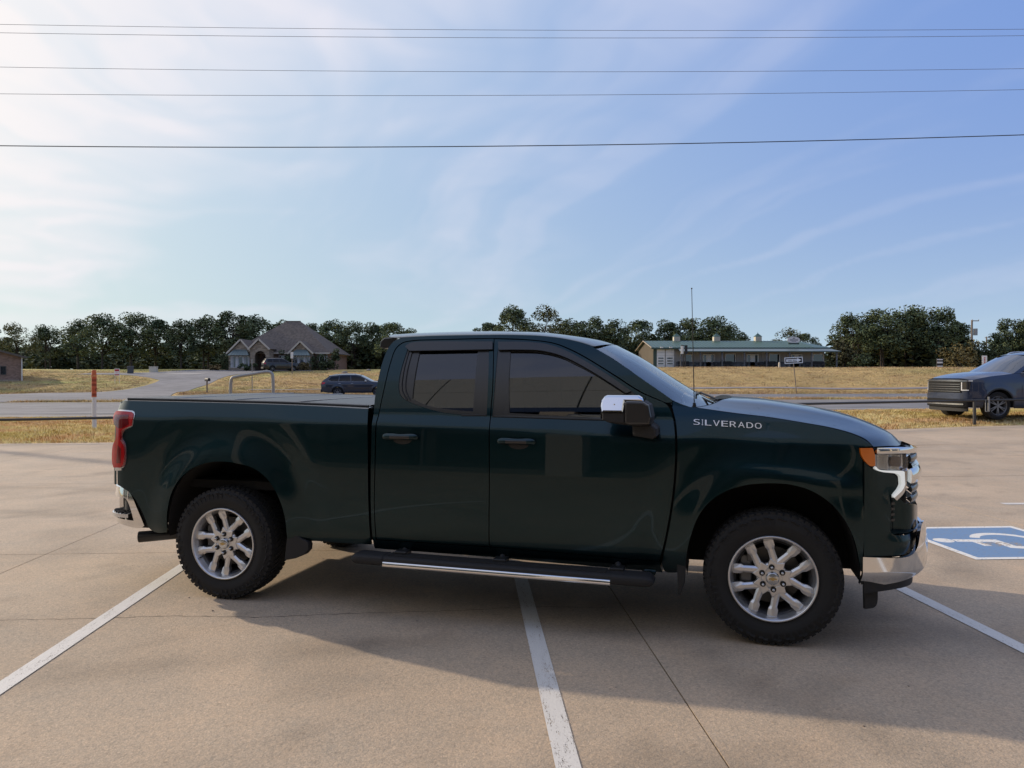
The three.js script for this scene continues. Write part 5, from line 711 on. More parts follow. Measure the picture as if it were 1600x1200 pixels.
    for (const c of [0, WB]) { const g = merge([sheet((u, v) => { const a = lerp(a0, Math.PI - a0, u), r = ra - 0.035 * v; const x = c + r * Math.cos(a), y = 0.4 + r * Math.sin(a); return [x, y, s * (W(x, y) + 0.006)]; }, 24, 2, s < 0)]); mesh('arch_trim', g, arch, t); mesh('wheel_well', sheet((u, v) => { const a = lerp(a0, Math.PI - a0, u); return [c + (ra - 0.01) * Math.cos(a), 0.4 + (ra - 0.01) * Math.sin(a), s * lerp(0.985, 0.5, v)]; }, 20, 2, s < 0), CM.liner, t); const w = SUVWHEEL.clone(); w.position.set(c, 0.385, s * 0.85); if (s < 0) w.rotation.y = Math.PI; t.add(w); }
  }
  mesh('underbody', box(4.3, 0.2, 1.5, 1.45, 0.42, 0), CM.liner, t);
  mesh('cabin_interior', merge([box(1.2, 0.5, 1.5, 0.6, 1.0, 0, 0.05), box(0.16, 0.75, 0.5, 0.9, 1.3, 0.4, 0.05), box(0.16, 0.75, 0.5, 0.9, 1.3, -0.4, 0.05), box(0.4, 0.3, 1.5, 2.3, 1.12, 0, 0.05)]), CM.interior, t);
  if (slope) for (const o of t.children) if (o.isMesh && !/wheel|under/.test(o.name)) { const p = o.geometry.attributes.position; for (let i = 0; i < p.count; i++) { const x = p.getX(i), y = p.getY(i), k = Math.max(0, y - 1.2); p.setX(i, x + slope * k * sstep(0.9, -1.2, x)); if (x < 0.6) p.setY(i, y - slope * 0.10 * sstep(1.3, 1.8, y) * sstep(0.8, -1.0, x)); } o.geometry.computeVertexNormals(); }
  return t;
}
CM.smoked = std(lin(0.30, 0.31, 0.33), 0.25, { metalness: 1 });
CM.matteBlack = phys(lin(0.011, 0.011, 0.012), 0.7, { specularIntensity: 0.3 });
CM.glassBlack = phys(lin(0.004, 0.0045, 0.005), 0.04, { specularIntensity: 0.7 });
CM.glassScreen = phys(lin(0.014, 0.017, 0.020), 0.02, { clearcoat: 1, clearcoatRoughness: 0.01 });
CM.lampDark = phys(lin(0.03, 0.03, 0.033), 0.08, { clearcoat: 1 });
const SUVWHEEL = buildWheel({ Rt: 0.385, rim: 0.262, w: 0.26, spokes: 6, disc: false, alloy: std(lin(0.20, 0.20, 0.21), 0.35, { metalness: 0.8 }) });
makeSUV({ name: 'sport_utility_vehicle', label: 'slate blue SUV with chrome grille bars, cut off by the right edge of the photo', pos: [16.78, terrain(13.4, 22.2) + 0.02, -23.19], turn: Math.PI + 0.125, scale: [1.02, 1.03, 1.02], color: lin(0.016, 0.029, 0.064) });
makeSUV({ name: 'crossover', label: 'dark navy crossover on the road beyond the truck bed, partly hidden by the cab', pos: [-12.95, terrain(-12, 58) + 0.03, -57.6], turn: 0.10, scale: [0.95, 0.88, 0.95], color: lin(0.010, 0.016, 0.032), chrome: true, slope: 0.6 });
makeSUV({ name: 'parked_car', label: 'black car parked in front of the arched entrance of the brick house', pos: [-33.3, terrain(-33, 106) + 0.03, -106.4], turn: 0.5, scale: [0.92, 0.98, 0.95], color: lin(0.008, 0.008, 0.009), face: false, chrome: false, slope: 0.25 });
// ================================================================ buildings
const BM = {
  stone: new THREE.MeshStandardMaterial({ roughness: 0.95, map: dataTex(512, (u, v) => { const row = Math.floor(v * 18), o = hash2(row, 3, 1), col = Math.floor((u + o * 0.13) * 10), t = hash2(col, row, 7), n = fbm(u * 30, v * 30, 3, 5, 30); const ju = (u + o * 0.13) * 10 % 1, jv = v * 18 % 1, j = (ju < 0.05 || jv < 0.09) ? 0.75 : 1; const k = (0.55 + 0.55 * t + 0.3 * (n - 0.5)) * j; return [sr(0.36 * k), sr(0.285 * k), sr(0.205 * k)]; }) }),
  brick: new THREE.MeshStandardMaterial({ roughness: 0.95, map: dataTex(512, (u, v) => { const row = Math.floor(v * 40), col = Math.floor((u + (row % 2) * 0.03) * 16), t = hash2(col, row, 7); const ju = (u + (row % 2) * 0.03) * 16 % 1, jv = v * 40 % 1, j = (ju < 0.06 || jv < 0.14) ? 1.15 : 1; const k = (0.75 + 0.4 * t) * j; return [sr(0.25 * k), sr(0.165 * k), sr(0.125 * k)]; }) }),
  shingle: new THREE.MeshStandardMaterial({ roughness: 0.95, map: dataTex(512, (u, v) => { const row = Math.floor(v * 48), col = Math.floor((u + hash2(row, 2, 3)) * 40), t = hash2(col, row, 9), jv = v * 48 % 1; const k = (0.72 + 0.45 * t) * (jv < 0.12 ? 0.75 : 1); return [sr(0.135 * k), sr(0.108 * k), sr(0.088 * k)]; }) }),
  trim: std(lin(0.52, 0.46, 0.37), 0.8), whiteTrim: std(lin(0.62, 0.60, 0.57), 0.7), awning: std(lin(0.17, 0.21, 0.20), 0.45, { metalness: 0.3 }),
  pane: phys(lin(0.02, 0.024, 0.028), 0.05, { clearcoat: 1 }), paneSky: phys(lin(0.06, 0.075, 0.08), 0.05, { clearcoat: 1 }), curtain: std(lin(0.42, 0.41, 0.40), 0.9), dark: std(lin(0.02, 0.019, 0.018), 0.9),
  greenRoof: std(lin(0.060, 0.125, 0.098), 0.42, { metalness: 0.25 }), porchRoof: std(lin(0.20, 0.235, 0.215), 0.42, { metalness: 0.3 }), greenTrim: std(lin(0.030, 0.060, 0.048), 0.5),
  siding: std(lin(0.30, 0.285, 0.275), 0.8), sidingTan: std(lin(0.135, 0.110, 0.078), 0.8), doorWhite: std(lin(0.66, 0.66, 0.66), 0.5), cream: std(lin(0.62, 0.55, 0.42), 0.7),
  slate: new THREE.MeshStandardMaterial({ roughness: 0.95, map: dataTex(256, (u, v) => { const row = Math.floor(v * 8), col = Math.floor((u + hash2(row, 1, 2)) * 7), t = hash2(col, row, 3), ju = (u + hash2(row, 1, 2)) * 7 % 1, jv = v * 8 % 1; const k = (0.4 + 0.9 * t) * ((ju < 0.06 || jv < 0.1) ? 1.4 : 1); return [sr(0.115 * k), sr(0.118 * k), sr(0.125 * k)]; }) }),
};
const pxX = (px, D) => (px - 800) / 1202 * D, pxY = (py, D) => 1.603 + (586 - py) / 1202 * D;
const quad = (a, b, c, d) => poly([a, b, c, d], [0, 1, 2, 0, 2, 3]);
// a window: frame of four bars, panes behind; x0..x1, y0..y1 on the plane z
function windowAt(parent, x0, x1, y0, y1, z, { frame = BM.whiteTrim, pane = BM.pane, fw = 0.07, mull = 0, bars = 0, curtain = null } = {}) {
  const w = part('window', parent), d = 0.06;
  mesh('frame', merge([box(fw, y1 - y0, d, x0 + fw / 2, (y0 + y1) / 2, z), box(fw, y1 - y0, d, x1 - fw / 2, (y0 + y1) / 2, z), box(x1 - x0 - 2 * fw, fw, d, (x0 + x1) / 2, y1 - fw / 2, z), box(x1 - x0 - 2 * fw, fw, d, (x0 + x1) / 2, y0 + fw / 2, z), ...Array.from({ length: mull }, (_, k) => box(fw * 0.8, y1 - y0 - 2 * fw, d * 0.9, lerp(x0, x1, (k + 1) / (mull + 1)), (y0 + y1) / 2, z)), ...Array.from({ length: bars }, (_, k) => box(x1 - x0 - 2 * fw, fw * 0.6, d * 0.85, (x0 + x1) / 2, lerp(y0, y1, (k + 1) / (bars + 1)), z))]), frame, w);
  mesh('pane', box(x1 - x0 - fw, y1 - y0 - fw, 0.015, (x0 + x1) / 2, (y0 + y1) / 2, z - 0.008), pane, w);
  if (curtain) for (const [a, b] of curtain) mesh('curtain', box((b - a) * (x1 - x0), (y1 - y0) * 0.92, 0.008, lerp(x0, x1, (a + b) / 2), (y0 + y1) / 2, z + 0.004), BM.curtain, w);
  return w;
}
// ---- brick and stone house with a tall hip roof
{
  const D = 113, k = D / 1202, x0 = pxX(363, D), gy = terrain(-33, 113) - 0.15;
  const h = thing('brick_house', 'tan stone house with tall brown hip roof and three front gables', 'house', [x0, gy, -D]);
  const X = (px) => (px - 363) * k, Y = (py) => pxY(py, D) - gy, eave = Y(551), Wd = X(517), dep = 14;
  const wall = (a, b, y, z, m = BM.stone, d = 0.3) => { const g = uvWorld(box(b - a, y, d, (a + b) / 2, y / 2, z - d / 2), 0.3); return mesh('wall', g, m, h); };
  wall(0.4, Wd - 0.6, eave, 0, BM.brick); mesh('wall', uvWorld(box(0.3, eave, dep - 0.4, 0.55, eave / 2, -dep / 2), 0.3), BM.brick, h); mesh('wall', uvWorld(box(0.3, eave, dep - 0.4, Wd - 0.75, eave / 2, -dep / 2), 0.3), BM.brick, h); wall(0.4, Wd - 0.6, eave, -dep + 0.4, BM.brick);
  const r0 = pxX(447, 120) - x0, r1 = pxX(470, 120) - x0, ry = pxY(502.5, 120) - gy, zr = -dep / 2, e0 = -0.2, e1 = Wd, zf = 0.6, zb = -dep - 0.3;
  const v = [[e0, eave, zf], [e1, eave - 0.05, zf], [e1, eave - 0.05, zb], [e0, eave, zb], [r0, ry, zr], [r1, ry, zr]];
  const faces = [[0, 1, 5, 4], [1, 2, 5], [2, 3, 4, 5], [3, 0, 4]];
  faces.forEach(f => { const vs = f.map(i => v[i]); const g = poly(vs, f.length === 4 ? [0, 1, 2, 0, 2, 3] : [0, 1, 2]); const uv = g.attributes.uv; for (let i = 0; i < uv.count; i++) uv.setXY(i, uv.getX(i) * 0.12, uv.getY(i) * 0.3); mesh('roof', g, BM.shingle, h); });
  mesh('ridge_cap', rod([r0, ry, zr], [r1, ry, zr], 0.12, 6), BM.shingle, h);
  mesh('soffit', quad([e0, eave - 0.06, zf], [e1, eave - 0.11, zf], [e1, eave - 0.11, zb], [e0, eave - 0.06, zb]), BM.trim, h);
  mesh('fascia', box(e1 - e0, 0.2, 0.06, (e0 + e1) / 2, eave - 0.1, zf + 0.03), BM.trim, h);
  // three gabled bays
  const gable = (a, b, pk, pyk, base, z, arch) => {
    const xa = X(a), xb = X(b), xm = X(pk), yb = Y(base), yp = Y(pyk), over = 0.25;
    const pts = [[xa, 0], [xb, 0], [xb, yb], [xm, yp - 0.25], [xa, yb]];
    const holes = arch ? [[...Array.from({ length: 13 }, (_, i) => { const t = i / 12 * Math.PI; return [X(417) + 0.80 * Math.cos(t), Y(558) + 0.80 * Math.sin(t)]; }), [X(417) - 0.80, 0.02], [X(417) + 0.80, 0.02]]] : [];
    const g = uvWorld(extrude(pts, 0.35, 0, holes), 0.3); g.translate(0, 0, z - 0.35); mesh('gable_wall', g, BM.stone, h);
    for (const s of [xa + 0.17, xb - 0.17]) mesh('gable_wall', uvWorld(box(0.3, yb, z - 0.36, s, yb / 2, (z - 0.36) / 2), 0.3), BM.stone, h);
    const sl = (yp - yb) / Math.max(xm - xa, xb - xm);
    for (const [xe, s] of [[xa - over, -1], [xb + over, 1]]) {
      const ye = yb - over * sl + 0.12, ypk = yp + 0.12; const back = -(ypk - eave) / (ry - eave) * (dep / 2) - 1.2;
      mesh('gable_roof', quad([xe, ye, z + 0.3], [xm, ypk, z + 0.3], [xm, ypk, Math.min(-0.2, back)], [xe, ye, Math.min(-0.2, back)]), BM.shingle, h);
      const L = Math.hypot(xm - xe, ypk - ye), bd = box(L, 0.22, 0.06, 0, 0, 0); bd.rotateZ(Math.atan2(ypk - ye, xm - xe)); bd.translate((xe + xm) / 2, (ye + ypk) / 2 - 0.10, z + 0.33); mesh('bargeboard', bd, BM.trim, h);
    }
  };
  gable(366, 402, 385, 532, 551, 2.2); gable(402, 430, 415.5, 531.5, 545, 3.0, true); gable(458, 492, 474.5, 534.5, 551, 1.6);
  { const d = part('door', h); mesh('door_leaf', box(0.95, 2.2, 0.06, X(417), 1.12, 0.05), std(lin(0.07, 0.045, 0.03), 0.6), d); mesh('handle', box(0.04, 0.2, 0.05, X(417) + 0.36, 1.1, 0.11), CM.silver, d); }
  for (const [a, b, z] of [[368, 400, 2.2], [461, 491, 1.6]]) {
    const xa = X(a), xb = X(b), yt = Y(547), ym = Y(556);
    mesh('awning', merge([quad([xa + 0.6, yt, z + 0.05], [xb - 0.6, yt, z + 0.05], [xb, ym, z + 1.0], [xa, ym, z + 1.0]), poly([[xa + 0.6, yt, z + 0.05], [xa, ym, z + 1.0], [xa, ym, z + 0.02]], [0, 1, 2]), poly([[xb - 0.6, yt, z + 0.05], [xb, ym, z + 1.0], [xb, ym, z + 0.02]], [0, 1, 2])]), BM.awning, h);
    for (let i = 1; i < 7; i++) { const t = i / 7; mesh('awning_seam', rod([lerp(xa + 0.6, xb - 0.6, t), yt + 0.01, z + 0.06], [lerp(xa, xb, t), ym + 0.02, z + 1.0], 0.025, 5), BM.awning, h); }
    const n = 3; for (let i = 0; i < n; i++) windowAt(h, lerp(xa + 0.15, xb - 0.15, i / n), lerp(xa + 0.15, xb - 0.15, (i + 1) / n), 0.45, ym - 0.1, z + 0.10, { fw: 0.1, curtain: i % 2 ? [[0.1, 0.3]] : [[0.12, 0.45], [0.7, 0.88]] });
    mesh('window_base', uvWorld(box(xb - xa, 0.5, 0.2, (xa + xb) / 2, 0.25, z + 0.1), 0.3), BM.stone, h);
  }
  windowAt(h, X(436), X(446), 0.7, eave - 0.4, 0.06, { fw: 0.09, mull: 1 }); windowAt(h, X(499), X(508), 0.7, eave - 0.5, 0.06, { fw: 0.09, mull: 1 });
  mesh('downspout', box(0.14, eave, 0.14, Wd - 0.55, eave / 2, 0.12), BM.whiteTrim, h);
  mesh('utility_meter', box(0.4, 0.7, 0.25, Wd - 1.0, 1.0, 0.2), std(lin(0.3, 0.3, 0.3), 0.6), h);
}
// ---- long low shop with green metal roof
{
  const D = 101, k = D / 1202, x0 = pxX(1021, D), gy = terrain(22, 101) - 0.05;
  const s = thing('roadside_shop', 'long low grey shop with green metal roof and three cream cupolas behind the grass bank', 'shop', [x0, gy, -D], 0.0);
  const X = (px) => (px - 1021) * k, Y = (py) => pxY(py, D) - gy, L = X(1288), dep = 12, ev = Y(543), ridge = Y(529.5), lft = X(997.5);
  mesh('wall', box(L, ev, 0.25, L / 2, ev / 2, -0.125), BM.siding, s);
  for (let i = 0; i < 34; i++) mesh('batten', box(0.05, ev, 0.03, (i + 0.5) / 34 * L, ev / 2, 0.015), BM.siding, s);
  const gw = poly([[0, 0, 0], [0, ev, 0], [-0.0, ridge - 0.12, -dep / 2], [0, ev, -dep], [0, 0, -dep]], [0, 1, 2, 0, 2, 4, 2, 3, 4]); mesh('gable_wall', gw, BM.sidingTan, s);
  for (let i = 1; i < 14; i++) { const z = -dep * i / 14, y = ev + (ridge - 0.12 - ev) * (1 - Math.abs(i / 14 - 0.5) * 2); mesh('wall_rib', box(0.04, y, 0.06, -0.02, y / 2, z), BM.sidingTan, s); }
  mesh('wall', box(L, ev, 0.25, L / 2, ev / 2, -dep + 0.125), BM.siding, s); mesh('wall', box(0.25, ev, dep - 0.5, L - 0.125, ev / 2, -dep / 2), BM.siding, s);
  const ov = 0.35, e1 = L + 0.6;
  mesh('roof', quad([-ov, ev - 0.02, 0.5], [e1, ev - 0.02, 0.5], [X(1271), ridge, -dep / 2], [-ov, ridge, -dep / 2]), BM.greenRoof, s); mesh('roof', quad([-ov, ev - 0.02, -dep - 0.5], [e1, ev - 0.02, -dep - 0.5], [X(1271), ridge, -dep / 2], [-ov, ridge, -dep / 2]), BM.greenRoof, s); mesh('roof', poly([[e1, ev - 0.02, 0.5], [e1, ev - 0.02, -dep - 0.5], [X(1271), ridge, -dep / 2]], [0, 1, 2]), BM.greenRoof, s);
  for (let i = 0; i < 44; i++) { const x = -ov + (i + 0.5) / 44 * (X(1271) + ov); mesh('roof_rib', rod([x, ev + 0.005, 0.5], [x, ridge + 0.02, -dep / 2], 0.028, 4), BM.greenRoof, s); }
  mesh('gutter', box(e1 + ov, 0.20, 0.14, (e1 - ov) / 2, ev - 0.13, 0.52), BM.greenTrim, s);
  mesh('rake_trim', merge([rod([-ov, ev - 0.05, 0.5], [-ov, ridge - 0.03, -dep / 2], 0.09, 4), rod([-ov, ev - 0.05, -dep - 0.5], [-ov, ridge - 0.03, -dep / 2], 0.09, 4)]), std(lin(0.33, 0.27, 0.20), 0.7), s);
  const px0 = X(1056), pe = X(1302);
  mesh('porch_roof', merge([quad([px0, Y(549.5), 2.4], [pe, Y(549.5), 2.4], [pe - 0.9, Y(544.3), 0.35], [px0 + 0.2, Y(544.3), 0.35])]), BM.porchRoof, s);
  mesh('porch_fascia', box(pe - px0, 0.12, 0.06, (px0 + pe) / 2, Y(549.5) - 0.06, 2.4), BM.greenTrim, s); mesh('porch_ceiling', quad([px0, Y(549.5) - 0.10, 2.36], [pe, Y(549.5) - 0.10, 2.36], [pe, Y(549.5) - 0.05, 0.2], [px0, Y(549.5) - 0.05, 0.2]), BM.dark, s);
  for (const p of [1058, 1088, 1121, 1155, 1189, 1224, 1258, 1296]) mesh('porch_post', box(0.16, Y(550), 0.16, X(p), Y(550) / 2, 2.2), BM.slate, s);
  for (const [a, b] of [[1022, 1088], [1088, 1297]]) mesh('stone_wainscot', uvWorld(box(Math.min(X(b), L) - X(Math.max(a, 1056)), 0.85, 0.14, (Math.min(X(b), L) + X(Math.max(a, 1056))) / 2, 0.425, 0.08 + (a > 1030 ? 0.01 : 0)), 0.5), BM.slate, s);
  for (const [a, b] of [[1026, 1038.5], [1040, 1053]]) { const d = part('garage_door', s); mesh('door_leaf', box(X(b) - X(a), Y(546), 0.08, (X(a) + X(b)) / 2, Y(546) / 2, 0.06), BM.doorWhite, d); for (let r = 0; r < 3; r++) mesh('window', box((X(b) - X(a)) * 0.66, 0.16, 0.02, (X(a) + X(b)) / 2, 0.62 + r * 0.36, 0.105), BM.pane, d); for (let r = 1; r < 6; r++) mesh('panel_line', box(X(b) - X(a), 0.02, 0.012, (X(a) + X(b)) / 2, r * Y(546) / 6, 0.103), BM.siding, d); mesh('lamp', box(0.34, 0.14, 0.3, (X(a) + X(b)) / 2, Y(543.2), 0.62), BM.whiteTrim, d); }
  mesh('corner_trim', box(0.5, ev, 0.06, 0.22, ev / 2, 0.04), BM.greenTrim, s);
  for (const [a, b] of [[1098, 1115], [1166.5, 1184], [1236, 1252]]) { const d = part('entrance_door', s), y = Y(553.5); mesh('frame', merge([box(0.1, y, 0.12, X(a), y / 2, 0.1), box(0.1, y, 0.12, X(b), y / 2, 0.1), box(X(b) - X(a) - 0.1, 0.1, 0.12, (X(a) + X(b)) / 2, y - 0.05, 0.1)]), BM.doorWhite, d); mesh('door_leaf', box(0.62, y - 0.12, 0.08, (X(a) + X(b)) / 2, (y - 0.12) / 2, 0.12), BM.doorWhite, d); for (const q of [0.17, 0.83]) mesh('pane', box(0.42, y - 0.3, 0.05, lerp(X(a), X(b), q), y / 2, 0.06), BM.pane, d); }
  windowAt(s, X(1070), X(1081), 0.75, Y(553.5), 0.1, { fw: 0.08, pane: BM.paneSky }); windowAt(s, X(1132.5), X(1149), 0.75, Y(552.5), 0.1, { fw: 0.1 }); windowAt(s, X(1201), X(1218), 0.75, Y(552.5), 0.1, { fw: 0.1 }); windowAt(s, X(1269), X(1286), 0.75, Y(552.5), 0.1, { fw: 0.1, pane: BM.paneSky });
  for (const c of [1072, 1138, 1206.5]) { const q = part('cupola', s), x = X(c), y = Y(530), w = 0.86; mesh('cupola_box', box(w, 0.8, w, x, y + 0.22, -dep / 2), BM.cream, q); for (let i = 0; i < 4; i++) mesh('louvre', box(w * 0.8, 0.05, 0.05, x, y + 0.10 + i * 0.13, -dep / 2 + w / 2 + 0.01), BM.trim, q); const r = new THREE.ConeGeometry(w * 0.80, 0.5, 4); r.rotateY(Math.PI / 4); r.translate(x, y + 0.87, -dep / 2); mesh('cupola_roof', r, BM.greenRoof, q); mesh('finial', cyl(0.03, 0.01, 0.2, x, y + 1.1, -dep / 2, 6), BM.greenTrim, q); mesh('flashing', box(w + 0.15, 0.2, w + 0.2, x, y - 0.16, -dep / 2), BM.greenTrim, q); }
  // oval sign standing on the roof
  const og = new THREE.CylinderGeometry(1, 1, 0.12, 40); og.rotateX(Math.PI / 2); og.scale(0.84, 0.42, 1); const o = part('roof_sign', s); og.translate(X(1239), Y(531.5), 0.2); mesh('sign_board', og, std(lin(0.50, 0.49, 0.48), 0.6), o);
  const tx = canvasTex(256, 128, (c, w, h) => { c.fillStyle = '#c9c7c6'; c.fillRect(0, 0, w, h); c.fillStyle = '#3b4046'; c.beginPath(); c.moveTo(96, 34); c.lineTo(128, 10); c.lineTo(160, 34); c.fill(); c.fillStyle = '#6a6d72'; c.fillRect(42, 52, 172, 22); c.fillStyle = '#54575c'; c.fillRect(78, 88, 100, 10); });
  const fc = new THREE.CircleGeometry(1, 40); fc.scale(0.80, 0.385, 1); fc.translate(X(1239), Y(531.5), 0.264); mesh('sign_face', fc, new THREE.MeshStandardMaterial({ map: tx, roughness: 0.6 }), o);
  mesh('sign_base', box(1.4, 0.2, 0.2, X(1239), Y(537), 0.2), BM.greenTrim, o); mesh('sign_peak', poly([[X(1233), Y(528.5), 0.22], [X(1245), Y(528.5), 0.22], [X(1239), Y(525.5), 0.22]], [0, 1, 2]), std(lin(0.5, 0.49, 0.48), 0.6), o);
  for (const p of [1062, 1128, 1196, 1270]) { const b = part('bench', s); mesh('seat', box(1.5, 0.06, 0.4, X(p + 3), 0.42, 1.2), CM.plastic, b); for (const q of [-0.6, 0.6]) mesh('leg', box(0.08, 0.42, 0.36, X(p + 3) + q, 0.21, 1.2), CM.plastic, b); mesh('backrest', box(1.5, 0.4, 0.05, X(p + 3), 0.72, 1.0), CM.plastic, b); }
}
// ---- brown brick building at the left edge
{
  const D = 88, k = D / 1202, x1 = pxX(33, D), gy = terrain(-56, 88) - 0.2;
  const b = thing('brick_outbuilding', 'low brown brick building cut off by the left edge of the photo', 'building', [x1, gy, -D], 0.60);
  const H = pxY(557, D) - gy, Hl = pxY(543, D) - gy;
  mesh('wall', uvWorld(poly([[-9, 0, 0], [0, 0, 0], [0, H, 0], [-9, Hl + 1.4, 0]], [0, 1, 2, 0, 2, 3]), 0.25), BM.brick, b); mesh('wall', uvWorld(box(0.25, H, 9.8, -0.13, H / 2, -5), 0.25), BM.brick, b);
  mesh('roof', quad([0.6, H - 0.05, 0.5], [-9.2, Hl + 1.75, 0.5], [-9.2, Hl + 1.75, -10.5], [0.6, H - 0.05, -10.5]), BM.shingle, b); { const L = Math.hypot(9.8, Hl + 1.8 - H), f = box(L, 0.22, 0.08, 0, 0, 0); f.rotateZ(Math.atan2(-(Hl + 1.8 - H), 9.8)); f.translate(-4.3, (H + Hl + 1.7) / 2 - 0.1, 0.5); mesh('fascia', f, std(lin(0.10, 0.085, 0.07), 0.8), b); }
  windowAt(b, -2.0, -1.4, 0.9, 1.9, 0.04, { frame: std(lin(0.12, 0.10, 0.085), 0.8), fw: 0.06 }); mesh('corner_downspout', box(0.12, H, 0.12, 0.08, H / 2, 0.08), BM.whiteTrim, b);
  mesh('plinth', uvWorld(box(4.0, 0.35, 0.2, -2.2, 0.17, 0.10), 0.3), BM.stone, b);
}
// ---- the dealership behind the camera, which the truck's side and glass mirror
{
  const Zb = 5.6, b = thing('dealership_building', 'pale panelled showroom with a blue stripe, mirrored in the truck side windows', 'building', [0, 0, Zb], -0.08);
  const beige = std(lin(0.50, 0.53, 0.54), 0.8), blue = std(lin(0.018, 0.055, 0.16), 0.4), glass = phys(lin(0.012, 0.014, 0.015), 0.05, { clearcoat: 1 }), piers = std(lin(0.50, 0.45, 0.38), 0.8), metal = std(lin(0.10, 0.10, 0.105), 0.4, { metalness: 0.6 });
  const y1 = 5.7, y2 = 6.2, y3 = 10.4;
  for (let i = -8; i < 8; i++) for (let r = 0; r < 2; r++) mesh('wall_panel', box(3.95, (y3 - y2) / 2 - 0.03, 0.25, i * 4 + 2, y2 + (r + 0.5) * (y3 - y2) / 2, -0.1), beige, b);
  mesh('wall_core', box(64, y3 - 0.1, 8, 0, (y3 - 0.1) / 2, 4.35), std(lin(0.06, 0.055, 0.05), 0.9), b);
  mesh('blue_band', box(64, y2 - y1, 0.34, 0, (y1 + y2) / 2, -0.1), blue, b);
  for (let i = -8; i <= 7; i++) { if (i % 2 !== 0) mesh('pier', box(0.8, y1, 0.5, i * 4 - 0.4, y1 / 2, -0.05), piers, b); else mesh('mullion', box(0.08, y1, 0.12, i * 4, y1 / 2, 0.16), metal, b); }
  for (let i = -8; i < 8; i++) { mesh('showroom_pane', box(3.2, y1 - 0.5, 0.03, i * 4 + 2, (y1 + 0.5) / 2, 0.20), glass, b); mesh('transom', box(3.3, 0.07, 0.1, i * 4 + 2, 2.6, 0.17), metal, b); }
  mesh('plinth', box(64, 0.45, 0.3, 0, 0.225, 0.12), std(lin(0.16, 0.15, 0.135), 0.9), b);
}
// ================================================================ fence, signs, poles, wires
const SM = { pipe: std(lin(0.06, 0.058, 0.055), 0.65, { metalness: 0.2 }), galv: std(lin(0.30, 0.30, 0.29), 0.5, { metalness: 0.6 }), wood: std(lin(0.23, 0.18, 0.135), 0.9), white: std(lin(0.66, 0.65, 0.62), 0.7), orange: std(lin(0.52, 0.12, 0.035), 0.6), wire: std(lin(0.02, 0.02, 0.022), 0.6), wireGrey: std(lin(0.14, 0.14, 0.15), 0.5, { metalness: 0.4 }), black: std(lin(0.015, 0.015, 0.017), 0.6), concreteGrey: std(lin(0.35, 0.32, 0.28), 0.9) };
const boardTex = (w, h, f) => new THREE.MeshStandardMaterial({ map: canvasTex(w, h, f), roughness: 0.55 });
// ---- pipe rail round the edge of the lot
{
  const f = thing('pipe_fence', 'low dark steel pipe rail running along the grass edge of the lot', 'fence');
  const top = (x) => lerp(0.535, 0.905, clamp((x + 12) / 26)) , D = (x) => lotEdge(x) + 0.40;
  const pts = []; for (let x = -46; x <= 46; x += 2) pts.push([x, top(x), -D(x)]);
  mesh('rail', tube(pts, 0.032, 160, 10), SM.pipe, f);
  for (const x of [-43, -36.7, -30.5, -24.2, -18, -5.6, 0.6, 6.8, 12.95, 19.3, 25.5, 31.7, 38]) { const y = terrain(x, D(x)); mesh('post', cyl(0.042, 0.042, top(x) - y + 0.10, x, y - 0.10, -D(x), 12), SM.pipe, f); }
}
{ // bracket and chain hanging from the rail near the blue SUV
  const x = pxX(1541, 21.6), D = lotEdge(x) + 0.40, t = thing('gate_latch', 'small galvanised latch bracket hanging on the pipe rail before the SUV wheel', 'latch', [x, terrain(x, D), -D]);
  const y = 0.905 - terrain(x, D); mesh('plate', box(0.05, 0.42, 0.03, 0.03, y - 0.12, 0.05, 0.01), SM.galv, t); mesh('loop', merge([rod([-0.06, y - 0.32, 0.05], [0.05, y - 0.32, 0.05], 0.012), rod([-0.06, y - 0.32, 0.05], [-0.06, y, 0.05], 0.012)]), SM.galv, t);
}
{ // bent pipe hoop behind the truck bed
  const D = 19.9, xl = pxX(361, D), xr = pxX(426, D), h = thing('pipe_hoop', 'bent grey pipe hoop standing behind the truck bed', 'barrier', [xl, 0, -D]);
  const yl = pxY(589, D), yr = pxY(581, D), w = xr - xl, r = 0.12; mesh('hoop', tube([[0, -0.05, 0], [0, yl - r, 0], [0.03, yl - 0.03, 0], [r, yl, 0], [w * 0.5, (yl + yr) / 2 + 0.005, 0], [w - r, yr, 0], [w - 0.03, yr - 0.03, 0], [w, yr - r, 0], [w, -0.05, 0]], 0.042, 90, 12), SM.galv, h);
}
